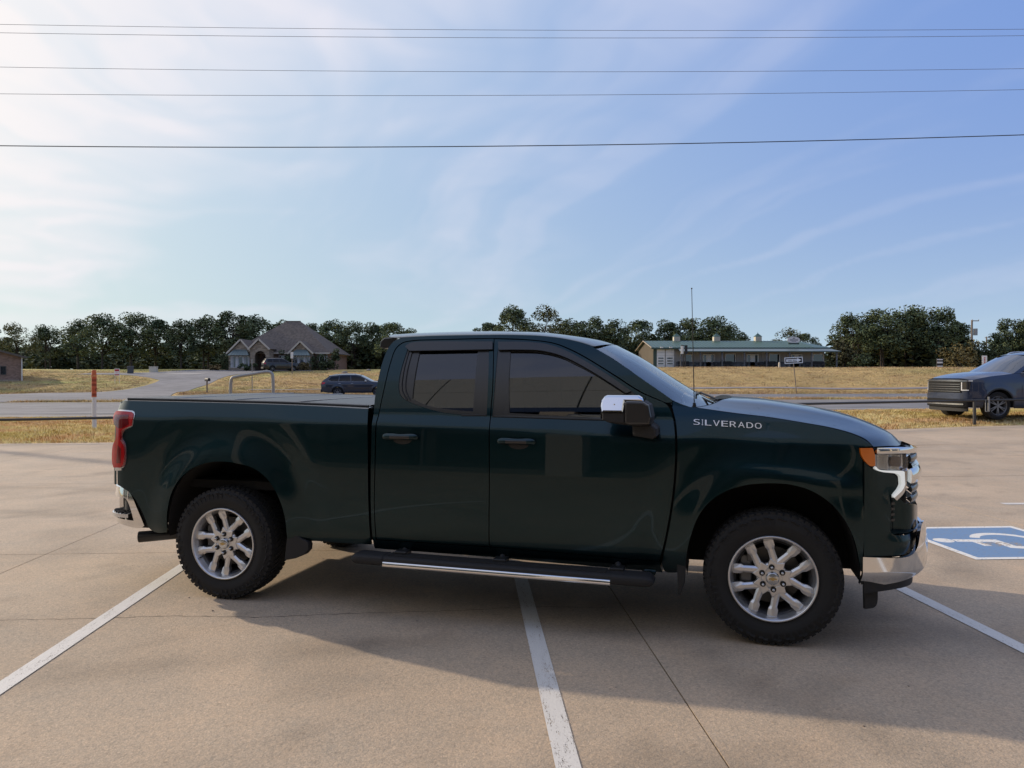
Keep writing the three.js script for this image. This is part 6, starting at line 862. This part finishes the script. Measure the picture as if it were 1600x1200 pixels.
{ // gas line marker
  const D = 22.2, x = pxX(147, D), y0 = terrain(x, D), H = pxY(578, D) - y0, k = thing('pipeline_marker', 'white marker post with an orange top sleeve in the dry grass on the left', 'marker post', [x, y0, -D]);
  mesh('post', cyl(0.058, 0.058, H - 0.1, 0, -0.1, 0, 18), SM.white, k);
  const tx = canvasTex(256, 512, (c, w, h) => { c.fillStyle = '#b8542f'; c.fillRect(0, 0, w, h); c.fillStyle = '#8d3a1e'; for (const y of [0.14, 0.36, 0.83]) c.fillRect(0, y * h, w, h * 0.11); c.fillStyle = '#d98c66'; for (const y of [0.30, 0.52, 0.77]) c.fillRect(0, y * h, w, 5); c.strokeStyle = '#3a1208'; c.lineWidth = 14; for (const q of [0.25, 0.75]) { c.beginPath(); c.arc(w * q, h * 0.65, 24, 0, 7); c.stroke(); } });
  const sl = new THREE.CylinderGeometry(0.066, 0.066, 0.60, 24, 1, true); sl.rotateY(Math.PI); sl.translate(0, H - 0.48, 0); mesh('sleeve', sl, new THREE.MeshStandardMaterial({ map: tx, roughness: 0.6 }), k);
  const cap = new THREE.LatheGeometry([[0, H + 0.0], [0.05, H], [0.060, H - 0.02], [0.062, H - 0.12], [0.074, H - 0.135], [0.074, H - 0.16], [0.066, H - 0.17]].map(p => new THREE.Vector2(...p)), 24); mesh('cap', cap, SM.orange, k);
}
{ // one way sign, leaning
  const D = 66, x = pxX(1245, D), y0 = terrain(x, D), s = thing('one_way_sign', 'leaning black and white one way arrow sign on the verge before the shop', 'sign', [x, y0, -D]);
  const lx = pxX(1239.5, D) - x, H = pxY(563, D) - y0; mesh('post', rod([0, -0.1, 0], [lx - 0.02, H + 0.1, 0], 0.035, 8), SM.wood, s);
  const t = boardTex(512, 176, (c, w, h) => { c.fillStyle = '#e9e8e4'; c.fillRect(0, 0, w, h); c.fillStyle = '#101114'; c.fillRect(20, 20, w - 40, h - 40); c.fillStyle = '#e9e8e4'; c.beginPath(); c.moveTo(48, 52); c.lineTo(360, 52); c.lineTo(360, 28); c.lineTo(472, 88); c.lineTo(360, 148); c.lineTo(360, 124); c.lineTo(48, 124); c.closePath(); c.fill(); c.fillStyle = '#101114'; c.font = 'bold 58px sans-serif'; c.textAlign = 'center'; c.textBaseline = 'middle'; c.fillText('ONE WAY', 214, 91); });
  const b = box(1.56, 0.54, 0.02, 0, 0, 0); b.rotateZ(0.05); b.translate(lx, H, 0.05); mesh('sign_back', b, SM.galv, s); const f = new THREE.PlaneGeometry(1.55, 0.53); f.rotateZ(0.05); f.translate(lx, H, 0.0635); mesh('sign_face', f, t, s);
}
{ // sign in front of the shop: white board and dark board on two posts
  const D = 96, x = pxX(1066, D), y0 = terrain(x, D), s = thing('post_sign', 'narrow white and black board sign on two posts before the shop', 'sign', [x, y0, -D]);
  const yt = pxY(540, D) - y0, yb = pxY(553, D) - y0; for (const px of [1067.5, 1071]) mesh('post', box(0.09, yt, 0.09, pxX(px, D) - x, yt / 2, 0), SM.black, s); mesh('board', box(0.30, yt - yb, 0.12, pxX(1065.5, D) - x, (yt + yb) / 2, 0.1), SM.white, s); mesh('board', box(0.34, yt - yb, 0.12, pxX(1071.5, D) - x, (yt + yb) / 2, 0.1), SM.black, s); mesh('header', box(0.8, 0.08, 0.16, pxX(1068.5, D) - x, yt, 0.1), SM.black, s);
}
{ const D = 92, x = pxX(1217.5, D), y0 = terrain(x, D), s = thing('guard_post', 'short cream concrete post on top of the grass bank', 'bollard', [x, y0, -D]); mesh('shaft', cyl(0.12, 0.11, 0.65, 0, -0.1, 0, 14), BM.cream, s); const d = new THREE.SphereGeometry(0.11, 14, 8, 0, 7, 0, Math.PI / 2); d.translate(0, 0.55, 0); mesh('dome', d, BM.cream, s); }
{ // red and white lawn sign
  const D = 84, x = pxX(183, D), y0 = terrain(x, D), s = thing('lawn_sign', 'small red and white lawn sign beside the side road', 'sign', [x, y0, -D]); const H = pxY(576, D) - y0, w = 0.56;
  mesh('board', box(w, 0.76, 0.03, 0, H - 0.38, 0), SM.white, s); const f = new THREE.PlaneGeometry(w - 0.02, 0.74); f.translate(0, H - 0.38, 0.018); mesh('sign_face', f, boardTex(128, 170, (c) => { c.fillStyle = '#e3dcd6'; c.fillRect(0, 0, 128, 170); c.fillStyle = '#b3232d'; c.fillRect(8, 14, 112, 48); c.fillRect(8, 138, 112, 24); c.fillStyle = '#d0a0a0'; c.fillRect(20, 80, 88, 12); c.fillRect(30, 104, 70, 10); }), s); for (const q of [-0.24, 0.24]) mesh('stake', rod([q, -0.15, -0.02], [q, H - 0.1, -0.02], 0.02, 6), SM.white, s);
}
{ const D = 68, x = pxX(323.5, D), y0 = terrain(x, D), s = thing('mailbox', 'dark mailbox on a wooden post at the corner of the side road', 'mailbox', [x, y0, -D]); const H = pxY(595.5, D) - y0; mesh('post', box(0.1, H + 0.1, 0.1, 0, (H + 0.1) / 2 - 0.1, 0), SM.wood, s); const g = extrude([[-0.14, 0], [0.14, 0], [0.14, 0.16], [0.08, 0.27], [-0.08, 0.27], [-0.14, 0.16]], 0.5, 0.01); g.rotateY(0.9); g.translate(-0.15, H, -0.15); mesh('box', g, SM.black, s); mesh('flag', box(0.02, 0.16, 0.1, 0.2, H + 0.2, 0), std(lin(0.3, 0.03, 0.03), 0.6), s); }
{ const D = 74, x = pxX(394, D), y0 = terrain(x, D), s = thing('sign_post', 'thin bare metal post on the lawn in front of the house', 'post', [x, y0, -D]); mesh('post', box(0.06, pxY(561, D) - y0 + 0.2, 0.05, 0, (pxY(561, D) - y0) / 2 - 0.1, 0), SM.galv, s); mesh('plate', box(0.08, 0.5, 0.015, 0, pxY(566, D) - y0, 0.035), SM.galv, s); }
{ const D = 101, x = pxX(456.5, D), y0 = terrain(x, D), s = thing('yard_sign', 'white rectangular sign on a post by the house driveway', 'sign', [x, y0, -D]); const H = pxY(550, D) - y0; mesh('post', box(0.1, H + 0.2, 0.1, 0, H / 2 - 0.1, 0), SM.wood, s); mesh('board', box(0.34, 0.85, 0.06, 0, H - 0.42, 0.08), SM.white, s); }
{ const D = 97, x = pxX(1468, D), y0 = terrain(x, D), s = thing('entrance_sign', 'small dark sign with white panels under the trees at right', 'sign', [x, y0, -D]); const H = pxY(562.5, D) - y0 + 0.2; mesh('board', box(0.8, H - 0.1, 0.1, 0, H / 2 + 0.05, 0), SM.black, s); for (const [y, h] of [[0.84, 0.14], [0.55, 0.2], [0.18, 0.14]]) mesh('panel', box(0.72, h, 0.02, 0, H * y + 0.05, 0.06), SM.white, s); }
{ const D = 95, x = pxX(1538, D), y0 = terrain(x, D), s = thing('banner_sign', 'tall white sign with red lettering behind the SUV windshield', 'sign', [x, y0, -D]); const H = pxY(557.5, D) - y0 + 0.15; mesh('board', box(0.62, H, 0.06, 0, H / 2, 0), SM.white, s); const f = new THREE.PlaneGeometry(0.6, H - 0.04); f.translate(0, H / 2, 0.034); mesh('sign_face', f, boardTex(64, 160, (c) => { c.fillStyle = '#e6e2dc'; c.fillRect(0, 0, 64, 160); c.fillStyle = '#b0433a'; for (let i = 0; i < 5; i++) c.fillRect(24, 20 + i * 20, 18, 14); c.fillStyle = '#777'; c.fillRect(12, 126, 40, 6); }), s); }
// ---- lawn oddments by the house
function boulder(px, py, D, w, label) { const x = pxX(px, D), s = mesh('boulder', (() => { const g = new THREE.IcosahedronGeometry(1, 2), p = g.attributes.position; for (let i = 0; i < p.count; i++) { const a = [p.getX(i), p.getY(i), p.getZ(i)], k = 0.8 + 0.45 * fbm(a[0] * 1.6 + 5, a[1] * 1.6 + a[2] * 1.3, 3, px | 0); p.setXYZ(i, a[0] * k * w, Math.max(-0.2, a[1] * k * w * 0.62), a[2] * k * w * 0.8); } g.computeVertexNormals(); return g; })(), std(lin(0.26, 0.22, 0.17), 0.95)); s.position.set(x, terrain(x, D) + w * 0.1, -D); tag(s, label, 'boulder'); }
boulder(538.5, 579, 103, 0.42, 'rounded tan boulder on the lawn right of the house');
boulder(576, 578, 108, 0.36, 'dark low stone at the lawn edge behind the crossover');
{ const D = 104, x = pxX(240, D), y0 = terrain(x, D), s = thing('utility_box', 'pale utility box at the back of the forecourt', 'utility box', [x, y0, -D]); mesh('cabinet', box(1.0, 0.72, 0.5, 0, 0.34, 0, 0.03), BM.cream, s); mesh('lid', box(1.06, 0.08, 0.56, 0, 0.74, 0, 0.02), BM.cream, s); }
{ const D = 101, x = pxX(204, D), y0 = terrain(x, D), s = thing('trash_bin', 'grey wheeled bin at the left of the forecourt', 'bin', [x, y0, -D]); mesh('tub', box(0.6, 0.9, 0.6, 0, 0.46, 0, 0.05), std(lin(0.08, 0.08, 0.08), 0.7), s); mesh('lid', box(0.64, 0.07, 0.66, 0, 0.94, 0, 0.03), std(lin(0.16, 0.16, 0.155), 0.7), s); }
// ---- utility poles
function utilityPole(x, D, H, label, arms, opts = {}) { const y0 = terrain(x, D), p = thing('utility_pole', label, 'utility pole', [x, y0, -D], opts.turn || 0, 'utility poles'); mesh('shaft', cyl(0.17, 0.11, H + 0.5, 0, -0.5, 0, 12), SM.wood, p); for (const a of arms) { mesh('crossarm', box(a.w, 0.11, 0.1, a.x || 0, a.y, 0.13), SM.wood, p); for (const q of [-0.46, 0.46]) mesh('insulator', cyl(0.05, 0.035, 0.16, (a.x || 0) + q * a.w, a.y + 0.055, 0.13, 10), SM.galv, p); } if (opts.can) { mesh('transformer', cyl(0.26, 0.26, 0.9, 0.42, opts.can, 0.1, 16), SM.galv, p); } return p; }
{ const D = 104, x = pxX(1518, D); utilityPole(x, D, pxY(500, D) - terrain(x, D), 'weathered wooden utility pole with transformer between the trees at right', [{ w: 0.9, y: pxY(501.5, D) - terrain(x, D), x: 0.4 }], { can: pxY(524, D) - terrain(x, D) }); }
{ const D = 150, x = pxX(1541, D); utilityPole(x, D, pxY(526, D) - terrain(x, D), 'distant small utility pole seen low between the trees', [{ w: 0.8, y: pxY(528, D) - terrain(x, D) }]); }
// ---- overhead wires with the poles that carry them, outside the frame
{
  const DL = 30.5, DR = 31.5, XL = -34, XR = 34, line = (ya, ym, yb, name, r, dz) => { // pixel heights at the left edge, the middle and the right edge
    const at = (px, py) => { const D = lerp(DL, DR, px / 1600) + dz; return [pxX(px, D), pxY(py, D), -D]; };
    const A = at(0, ya), B = at(800, ym), C = at(1600, yb); const q = (x) => { const l0 = (x - B[0]) * (x - C[0]) / ((A[0] - B[0]) * (A[0] - C[0])), l1 = (x - A[0]) * (x - C[0]) / ((B[0] - A[0]) * (B[0] - C[0])), l2 = (x - A[0]) * (x - B[0]) / ((C[0] - A[0]) * (C[0] - B[0])); return A[1] * l0 + B[1] * l1 + C[1] * l2; };
    const pts = []; for (let i = 0; i <= 24; i++) { const x = lerp(XL, XR, i / 24); pts.push([x, q(x), -(lerp(DL, DR, (x - A[0]) / (C[0] - A[0])) + dz)]); }
    const o = mesh('overhead_wire', tube(pts, r, 96, 6), r > 0.015 ? SM.wire : SM.wireGrey); tag(o, name, 'wire', 'overhead wires along the highway'); return [q(XL), q(XR)];
  };
  const ys = [line(41, 50, 48.5, 'topmost thin wire crossing the sky', 0.0085, 0.5), line(54, 62, 58.5, 'second thin wire from the top of the sky', 0.0085, -0.5), line(107, 114.5, 109.5, 'third thin wire from the top of the sky', 0.0085, 0.5), line(148.5, 151, 142, 'fourth thin wire, above the thick cable', 0.0085, -0.4), line(229, 229.5, 212, 'lowest and thickest dark cable crossing the sky', 0.019, 0)];
  for (const [X, i, D, nm] of [[XL, 0, DL - 0.5, 'tall roadside pole at the left end of the overhead wires'], [XR, 1, DR + 0.5, 'tall roadside pole at the right end of the overhead wires']]) { const y0 = terrain(X, D); utilityPole(X, D, Math.max(...ys.map(y => y[i])) - y0 + 0.3, nm, ys.slice(0, 4).map(y => ({ w: 1.6, y: y[i] - y0 - 0.1 })), { turn: Math.PI / 2 }); }
}
// ================================================================ trees, shrubs, grass
const NM = {
  bark: std(lin(0.055, 0.045, 0.036), 0.95),
  leaf: new THREE.MeshStandardMaterial({ roughness: 0.95, vertexColors: true, side: THREE.DoubleSide }),
};
function leafCloud(clumps, perClump, size, seed, base, vary = 0.5) {
  const r = rng(seed), pos = [], nor = [], col = [];
  for (const [cx, cy, cz, cr, cs] of clumps) {
    const tone = 0.82 + 0.36 * r(), yel = r() * vary;
    for (let i = 0; i < perClump; i++) {
      let a, b, c; do { a = r() * 2 - 1; b = r() * 2 - 1; c = r() * 2 - 1; } while (a * a + b * b + c * c > 1);
      const k = Math.pow(Math.hypot(a, b, c), -0.35); const x = cx + a * cr * k, y = cy + b * cr * 0.78 * k, z = cz + c * cr * k;
      const u = V3(r() - 0.5, (r() - 0.5) * 0.8, r() - 0.5).normalize(), w = V3(r() - 0.5, r() - 0.2, r() - 0.5).cross(u).normalize(), s = size * (0.6 + 0.8 * r()) * (cs || 1);
      const P = [[-1, -0.15], [0.1, -0.55], [1, 0.1], [-0.1, 0.6]].map(([p, q]) => [x + (u.x * p + w.x * q) * s, y + (u.y * p + w.y * q) * s, z + (u.z * p + w.z * q) * s]);
      const n = u.clone().cross(w); if (n.y < 0) n.negate(); const t = tone * (0.86 + 0.28 * r());
      for (const q of [0, 1, 2, 0, 2, 3]) { pos.push(...P[q]); nor.push(n.x, n.y, n.z); col.push(base[0] * t * (1 + yel), base[1] * t * (1 + yel * 0.5), base[2] * t); }
    }
  }
  const g = new THREE.BufferGeometry(); g.setAttribute('position', new THREE.Float32BufferAttribute(pos, 3)); g.setAttribute('normal', new THREE.Float32BufferAttribute(nor, 3)); g.setAttribute('color', new THREE.Float32BufferAttribute(col, 3)); return g;
}
function treeParts(seed, { H = 11, spread = 4.6, crownLow = 0.30, n = 46, per = 70, leaf = 0.175, base = [0.098, 0.138, 0.072], trunks = 1 } = {}) {
  const r = rng(seed), clumps = [], limbs = [];
  const lean = (r() - 0.5) * 0.8;
  for (let t = 0; t < trunks; t++) { const ox = trunks > 1 ? (t - (trunks - 1) / 2) * 0.9 : 0, top = [lean + ox * 1.8 + (r() - 0.5), H * 0.62, (r() - 0.5)]; limbs.push(tubeTaper([[ox, -0.4, 0], [ox + lean * 0.2, H * 0.2, 0], [lean * 0.6 + ox * 1.3, H * 0.42, 0.1], top], 0.24 / Math.sqrt(trunks) * (H / 11), 0.07)); }
  for (let i = 0; i < n; i++) {
    const a = r() * 2 * Math.PI, yy = Math.pow(r(), 0.85), y = H * lerp(crownLow, 0.93, yy); const prof = Math.sin(Math.PI * Math.pow(clamp((y / H - crownLow * 0.75) / (1.02 - crownLow * 0.75)), 0.75)) ; const rad = spread * Math.max(0.12, prof) * Math.sqrt(0.15 + 0.85 * r()) * (0.75 + 0.5 * fbm(a * 1.3 + seed, y * 0.4, 2, seed));
    const x = lean + Math.cos(a) * rad, z = Math.sin(a) * rad * 0.9; clumps.push([x, y, z, H * lerp(0.075, 0.13, r()), 1]);
    if (i % 3 === 0) limbs.push(tubeTaper([[lean * 0.5, H * lerp(0.22, 0.5, r()), 0], [lerp(lean * 0.5, x, 0.5), y * 0.8, z * 0.5], [x, y, z]], 0.085 * H / 11, 0.02, 5));
  }
  return { trunk: merge(limbs), crown: leafCloud(clumps, per, leaf, seed + 5, base) };
}
function tubeTaper(pts, r0, r1, seg = 7) { const c = new THREE.CatmullRomCurve3(pts.map(p => V3(...p))), g = new THREE.TubeGeometry(c, seg, 1, 6, false), p = g.attributes.position, row = 7; for (let i = 0; i <= seg; i++) { const q = c.getPointAt(i / seg), rr = lerp(r0, r1, i / seg); for (let j = 0; j < row; j++) { const k = i * row + j; p.setXYZ(k, q.x + (p.getX(k) - q.x) * rr, q.y + (p.getY(k) - q.y) * rr, q.z + (p.getZ(k) - q.z) * rr); } } return g; }
const OAKS = [0, 1, 2, 3, 4, 5].map(i => treeParts(100 + i * 13, { H: 11, spread: 4.2 + 0.35 * (i % 3), crownLow: 0.22 + 0.05 * (i % 4), n: 54, per: 125, trunks: i % 3 === 2 ? 2 : 1 }));
const TALL = treeParts(311, { H: 11, spread: 3.0, crownLow: 0.30, n: 46, per: 110, base: [0.088, 0.126, 0.068] }), OPEN = treeParts(333, { H: 11, spread: 3.9, crownLow: 0.30, n: 34, per: 95, base: [0.120, 0.140, 0.066] });
function plantTree(kind, name, px, py, D, label, group, { wide = 1, turn = 0, cat = 'tree', H = 11 } = {}) { const x = pxX(px, D), y0 = terrain(x, D) - 0.05, s = (pxY(py, D) - y0) / (H * 1.0), t = thing(name, label, cat, [x, y0, -D], turn, group); t.scale.set(s * wide, s, s * wide); mesh('trunk', kind.trunk, NM.bark, t); mesh('crown', kind.crown, NM.leaf, t); return t; }
const ORD = ['first', 'second', 'third', 'fourth', 'fifth', 'sixth', 'seventh', 'eighth', 'ninth', 'tenth', 'eleventh', 'twelfth', 'thirteenth', 'fourteenth', 'fifteenth', 'sixteenth'];
{
  const L = [[-18, 505, 128], [28, 503, 124], [75, 507, 131], [122, 497, 122], [160, 490, 118], [205, 488, 120], [243, 495, 126], [283, 497, 119], [322, 491, 124], [362, 486, 121], [398, 493, 127]];
  L.forEach(([px, py, D], i) => plantTree(i === 3 || i === 7 ? TALL : i === 1 ? OPEN : OAKS[i % 6], 'oak_tree', px, py, D, `${ORD[i]} oak from the left in the dark tree line left of the house`, 'oaks left of the house', { turn: i * 1.7, wide: 1.12 }));
  const B = [[440, 499, 140], [492, 505, 137], [520, 500, 134], [552, 502, 131], [584, 504, 134], [612, 503, 126], [640, 512, 132]];
  B.forEach(([px, py, D], i) => plantTree(OAKS[(i + 2) % 6], 'oak_tree', px, py, D, `${ORD[i]} oak from the left behind the house, up to the truck cab`, 'oaks behind the house', { turn: i * 2.1 + 1, wide: 1.1 }));
  const C = [[762, 503, 128], [800, 477, 122], [846, 475, 124], [888, 499, 127], [925, 495, 130], [962, 497, 127], [1000, 499, 131], [1042, 500, 130], [1082, 496, 128], [1118, 494, 126], [1140, 508, 132], [1230, 511, 133], [1258, 520, 136]];
  C.forEach(([px, py, D], i) => plantTree(i === 2 || i === 11 ? OPEN : i === 5 ? TALL : OAKS[(i * 5 + 1) % 6], 'oak_tree', px, py, D, `${ORD[i]} oak from the left in the row behind the cab and shop`, 'oaks behind the shop', { turn: i * 1.3 + 0.4, wide: i === 1 || i === 2 ? 0.95 : 1.12 }));
  const E = [[1336, 487, 112], [1378, 481, 110], [1420, 476, 112], [1462, 480, 111], [1489, 497, 117], [1578, 497, 114], [1612, 493, 112], [1650, 497, 116]];
  E.forEach(([px, py, D], i) => plantTree(OAKS[(i * 3 + 2) % 6], 'oak_tree', px, py, D, `${ORD[i]} tall oak from the left in the clump right of the shop`, 'oaks right of the shop', { turn: i * 1.9 + 2, wide: i > 3 ? 0.95 : 1.15 }));
}
// ---- shrubs
function bush(name, px, D, w, h, base, label, seed, leaf = 0.12, group) { const r = rng(seed), cl = []; for (let i = 0; i < 16; i++) { const a = r() * 6.28, q = Math.sqrt(r()), y = h * (0.15 + 0.7 * r()); cl.push([Math.cos(a) * q * w / 2, y, Math.sin(a) * q * w / 2 * 0.8, Math.min(w, h) * 0.26]); } const x = pxX(px, D), t = thing(name, label, 'shrub', [x, terrain(x, D) - 0.05, -D], 0, group); mesh('foliage', leafCloud(cl, 60, leaf, seed, base, 0.3), NM.leaf, t); mesh('stem', merge([0, 1, 2].map(k => tubeTaper([[0, -0.1, 0], [Math.cos(k * 2) * w * 0.1, h * 0.3, Math.sin(k * 2) * w * 0.1], [Math.cos(k * 2) * w * 0.25, h * 0.7, Math.sin(k * 2) * w * 0.2]], 0.05, 0.015, 4))), NM.bark, t); return t; }
const GR = [0.066, 0.092, 0.044];
bush('shrub', 449, 111, 1.8, 3.2, GR, 'dark shrub beside the arched entrance of the house', 1); bush('shrub', 498, 111.3, 2.2, 2.4, GR, 'rounded dark shrub left of the brick wall corner', 2); bush('conifer_shrub', 522, 112.4, 1.6, 3.6, GR, 'tall narrow evergreen at the right corner of the house', 3); bush('shrub', 511, 111.2, 2.0, 1.7, GR, 'low dark shrub under the brick wall window', 4);
bush('ornamental_grass', 474, 110.6, 1.8, 1.3, [0.20, 0.16, 0.075], 'pale ornamental grass clump before the right bay window', 5); bush('shrub', 385, 109.6, 2.6, 1.1, GR, 'low dark shrub under the left bay window', 6); bush('ornamental_grass', 336, 109.5, 1.7, 0.85, [0.24, 0.18, 0.085], 'round tan grass clump at the edge of the forecourt', 7); bush('shrub', 355, 112, 3.0, 2.6, GR, 'dark shrub at the left end of the house', 8);
bush('yellow_bush', 1500, 98, 4.6, 2.9, [0.145, 0.125, 0.052], 'olive yellow bush left of the utility pole', 9, 0.15); bush('yellow_bush', 1513, 101, 3.2, 4.6, [0.16, 0.14, 0.055], 'taller yellowish bush just behind the utility pole', 10, 0.15); bush('shrub', 1536, 103, 4.4, 4.2, [0.055, 0.072, 0.032], 'green bush right of the utility pole', 11, 0.16); bush('shrub', 1318, 108, 4.2, 4.8, [0.07, 0.07, 0.035], 'brownish bush at the right end of the shop', 12, 0.16); bush('shrub', 1345, 106, 4, 2.6, GR, 'low dark bush under the clump of oaks', 13, 0.15); bush('shrub', 1568, 101, 5, 3.4, GR, 'dark bush behind the roof of the blue SUV', 14, 0.16);
// ---- undergrowth of the woods, which reads as one dark mass
{
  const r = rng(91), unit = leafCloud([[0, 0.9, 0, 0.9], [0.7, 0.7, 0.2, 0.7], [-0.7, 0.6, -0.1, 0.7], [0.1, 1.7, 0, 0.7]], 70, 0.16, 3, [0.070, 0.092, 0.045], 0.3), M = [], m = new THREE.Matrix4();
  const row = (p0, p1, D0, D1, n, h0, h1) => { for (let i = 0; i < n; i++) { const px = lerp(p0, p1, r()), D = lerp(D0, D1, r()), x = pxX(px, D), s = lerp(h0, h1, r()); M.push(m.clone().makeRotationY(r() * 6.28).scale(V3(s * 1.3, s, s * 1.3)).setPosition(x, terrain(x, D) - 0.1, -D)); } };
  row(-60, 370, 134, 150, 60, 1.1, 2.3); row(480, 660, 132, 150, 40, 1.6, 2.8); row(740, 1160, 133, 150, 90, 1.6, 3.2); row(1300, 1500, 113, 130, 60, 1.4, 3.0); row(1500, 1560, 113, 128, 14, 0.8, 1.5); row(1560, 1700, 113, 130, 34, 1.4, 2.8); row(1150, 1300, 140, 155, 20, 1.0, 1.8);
  const im = new THREE.InstancedMesh(unit, NM.leaf, M.length); M.forEach((k, i) => im.setMatrixAt(i, k)); im.name = 'undergrowth'; im.castShadow = im.receiveShadow = true; scene.add(im); stuff(im, 'dark undergrowth beneath the far trees', 'undergrowth');
}
// ---- far wood on the skyline
{
  const r = rng(17), M = [], m = new THREE.Matrix4(); for (let i = 0; i < 170; i++) { const px = lerp(-300, 1900, r()), D = 170 + 60 * r(), x = pxX(px, D), s = 0.55 + 0.25 * r(); if ((px > 640 && px < 740) || (px > 1500 && px < 1560) || (px > 1150 && px < 1310)) continue; M.push(m.clone().makeRotationY(r() * 6.28).scale(V3(s * 1.3, s * 0.85, s * 1.3)).setPosition(x, terrain(x, D) - 0.3, -D)); }
  const im = new THREE.InstancedMesh(OAKS[0].crown, NM.leaf, M.length); M.forEach((k, i) => im.setMatrixAt(i, k)); im.name = 'far_wood'; im.castShadow = im.receiveShadow = true; scene.add(im); stuff(im, 'far low wood along the skyline', 'wood');
}
// ---- dry grass
{
  const r = rng(55);
  const tuft = (n, h, w, spread, seed) => { const q = rng(seed), pos = [], nor = []; for (let i = 0; i < n; i++) { const a = q() * 6.28, d = spread * Math.sqrt(q()), x = Math.cos(a) * d, z = Math.sin(a) * d, hh = h * (0.5 + 0.7 * q()), lx = (q() - 0.5) * hh * 1.3, lz = (q() - 0.5) * hh * 1.3, b = q() * 3.14, wx = Math.cos(b) * w, wz = Math.sin(b) * w; const A = [x - wx, 0, z - wz], B = [x + wx, 0, z + wz], C = [x + lx * 0.4 + wx * 0.7, hh * 0.6, z + lz * 0.4 + wz * 0.7], Dd = [x + lx * 0.4 - wx * 0.7, hh * 0.6, z + lz * 0.4 - wz * 0.7], E = [x + lx, hh, z + lz]; for (const v of [A, B, C, A, C, Dd, Dd, C, E]) { pos.push(...v); nor.push(0.2 * (q() - 0.5), 1, 0.2 * (q() - 0.5)); } } const g = new THREE.BufferGeometry(); g.setAttribute('position', new THREE.Float32BufferAttribute(pos, 3)); g.setAttribute('normal', new THREE.Float32BufferAttribute(nor, 3)); return g; };
  const grassMat = new THREE.MeshPhysicalMaterial({ color: 0xffffff, roughness: 1, side: THREE.DoubleSide, transmission: 0.15, thickness: 0 });
  const field = (name, label, geo, n, place, tint) => { const im = new THREE.InstancedMesh(geo, grassMat, n), m = new THREE.Matrix4(), c = new THREE.Color(); for (let i = 0; i < n; i++) { const [x, D, s] = place(); m.makeRotationY(r() * 6.28).scale(V3(s, s * (0.7 + 0.6 * r()), s)).setPosition(x, terrain(x, D) - 0.01, -D); im.setMatrixAt(i, m); const t = tint(x, D); im.setColorAt(i, c.setRGB(...t)); } im.name = name; im.receiveShadow = im.castShadow = true; scene.add(im); stuff(im, label, 'grass'); };
  const dry = (x, D) => { const g = sstep(0.52, 0.70, fbm(x * 0.3, D * 0.5, 3, 41)), k = 0.65 + 0.6 * r(), b = sstep(0.50, 0.66, fbm(x * 0.7, D * 0.9, 3, 91)); return [lerp(0.84, 0.46, g * 0.5) * k * (1 - 0.15 * b), lerp(0.57, 0.43, g * 0.5) * k * (1 - 0.30 * b), lerp(0.185, 0.10, g) * k * (1 - 0.32 * b)]; };
  field('verge_grass', 'dry tan grass on the verge between lot and highway', tuft(16, 0.055, 0.0045, 0.17, 3), 46000, () => { for (;;) { const D = 13 + 24 * r(), x = (r() * 2 - 1) * (D * 0.78 + 2), e = D - lotEdge(x); if (e > 0.04 && D < roadNear(x) - 1.7) return [x, D, 0.7 + 0.7 * r()]; } }, (x, D) => dry(x, D).map(c => Math.min(0.95, c * 1.22)));
  field('bank_grass', 'dry tan grass on the bank and lawns across the highway', tuft(12, 0.12, 0.010, 0.42, 5), 34000, () => { for (;;) { const D = 63 + 46 * Math.pow(r(), 1.2), x = (r() * 2 - 1) * D * 0.74; if (D < roadNear(x) + 29.5) continue; if (inPoly(sideRoad, x, D) || inPoly(sideRoad, x + 0.5, D) || inPoly(sideRoad, x - 0.5, D)) continue; if (D > 108 && x < 0) continue; if (Math.abs(D - 76.5 - 0.02 * x) < 0.9 && x > -26) continue; return [x, D, 0.7 + 0.6 * r()]; } }, (x, D) => { const t = dry(x, D), gl = x < -30 ? sstep(0.45, 0.6, fbm(x * 0.2, D * 0.2, 3, 5)) * 0.5 : 0; const q = 0.86; return [q * t[0] * (1 - 0.35 * gl), q * t[1] * (1 + 0.05 * gl), q * t[2] * (1.15 - 0.2 * gl)]; });
  field('median_grass', 'dry tan grass on the median wedge', tuft(12, 0.14, 0.007, 0.3, 7), 5000, () => { for (;;) { const x = -36 + 90 * r(), a = roadNear(x) + 15, b = farIn(x); if (b - a > 0.8) return [x, lerp(a + 0.1, b - 0.1, r()), 0.8 + 0.5 * r()]; } }, dry);
}
renderer.render(scene, camera);
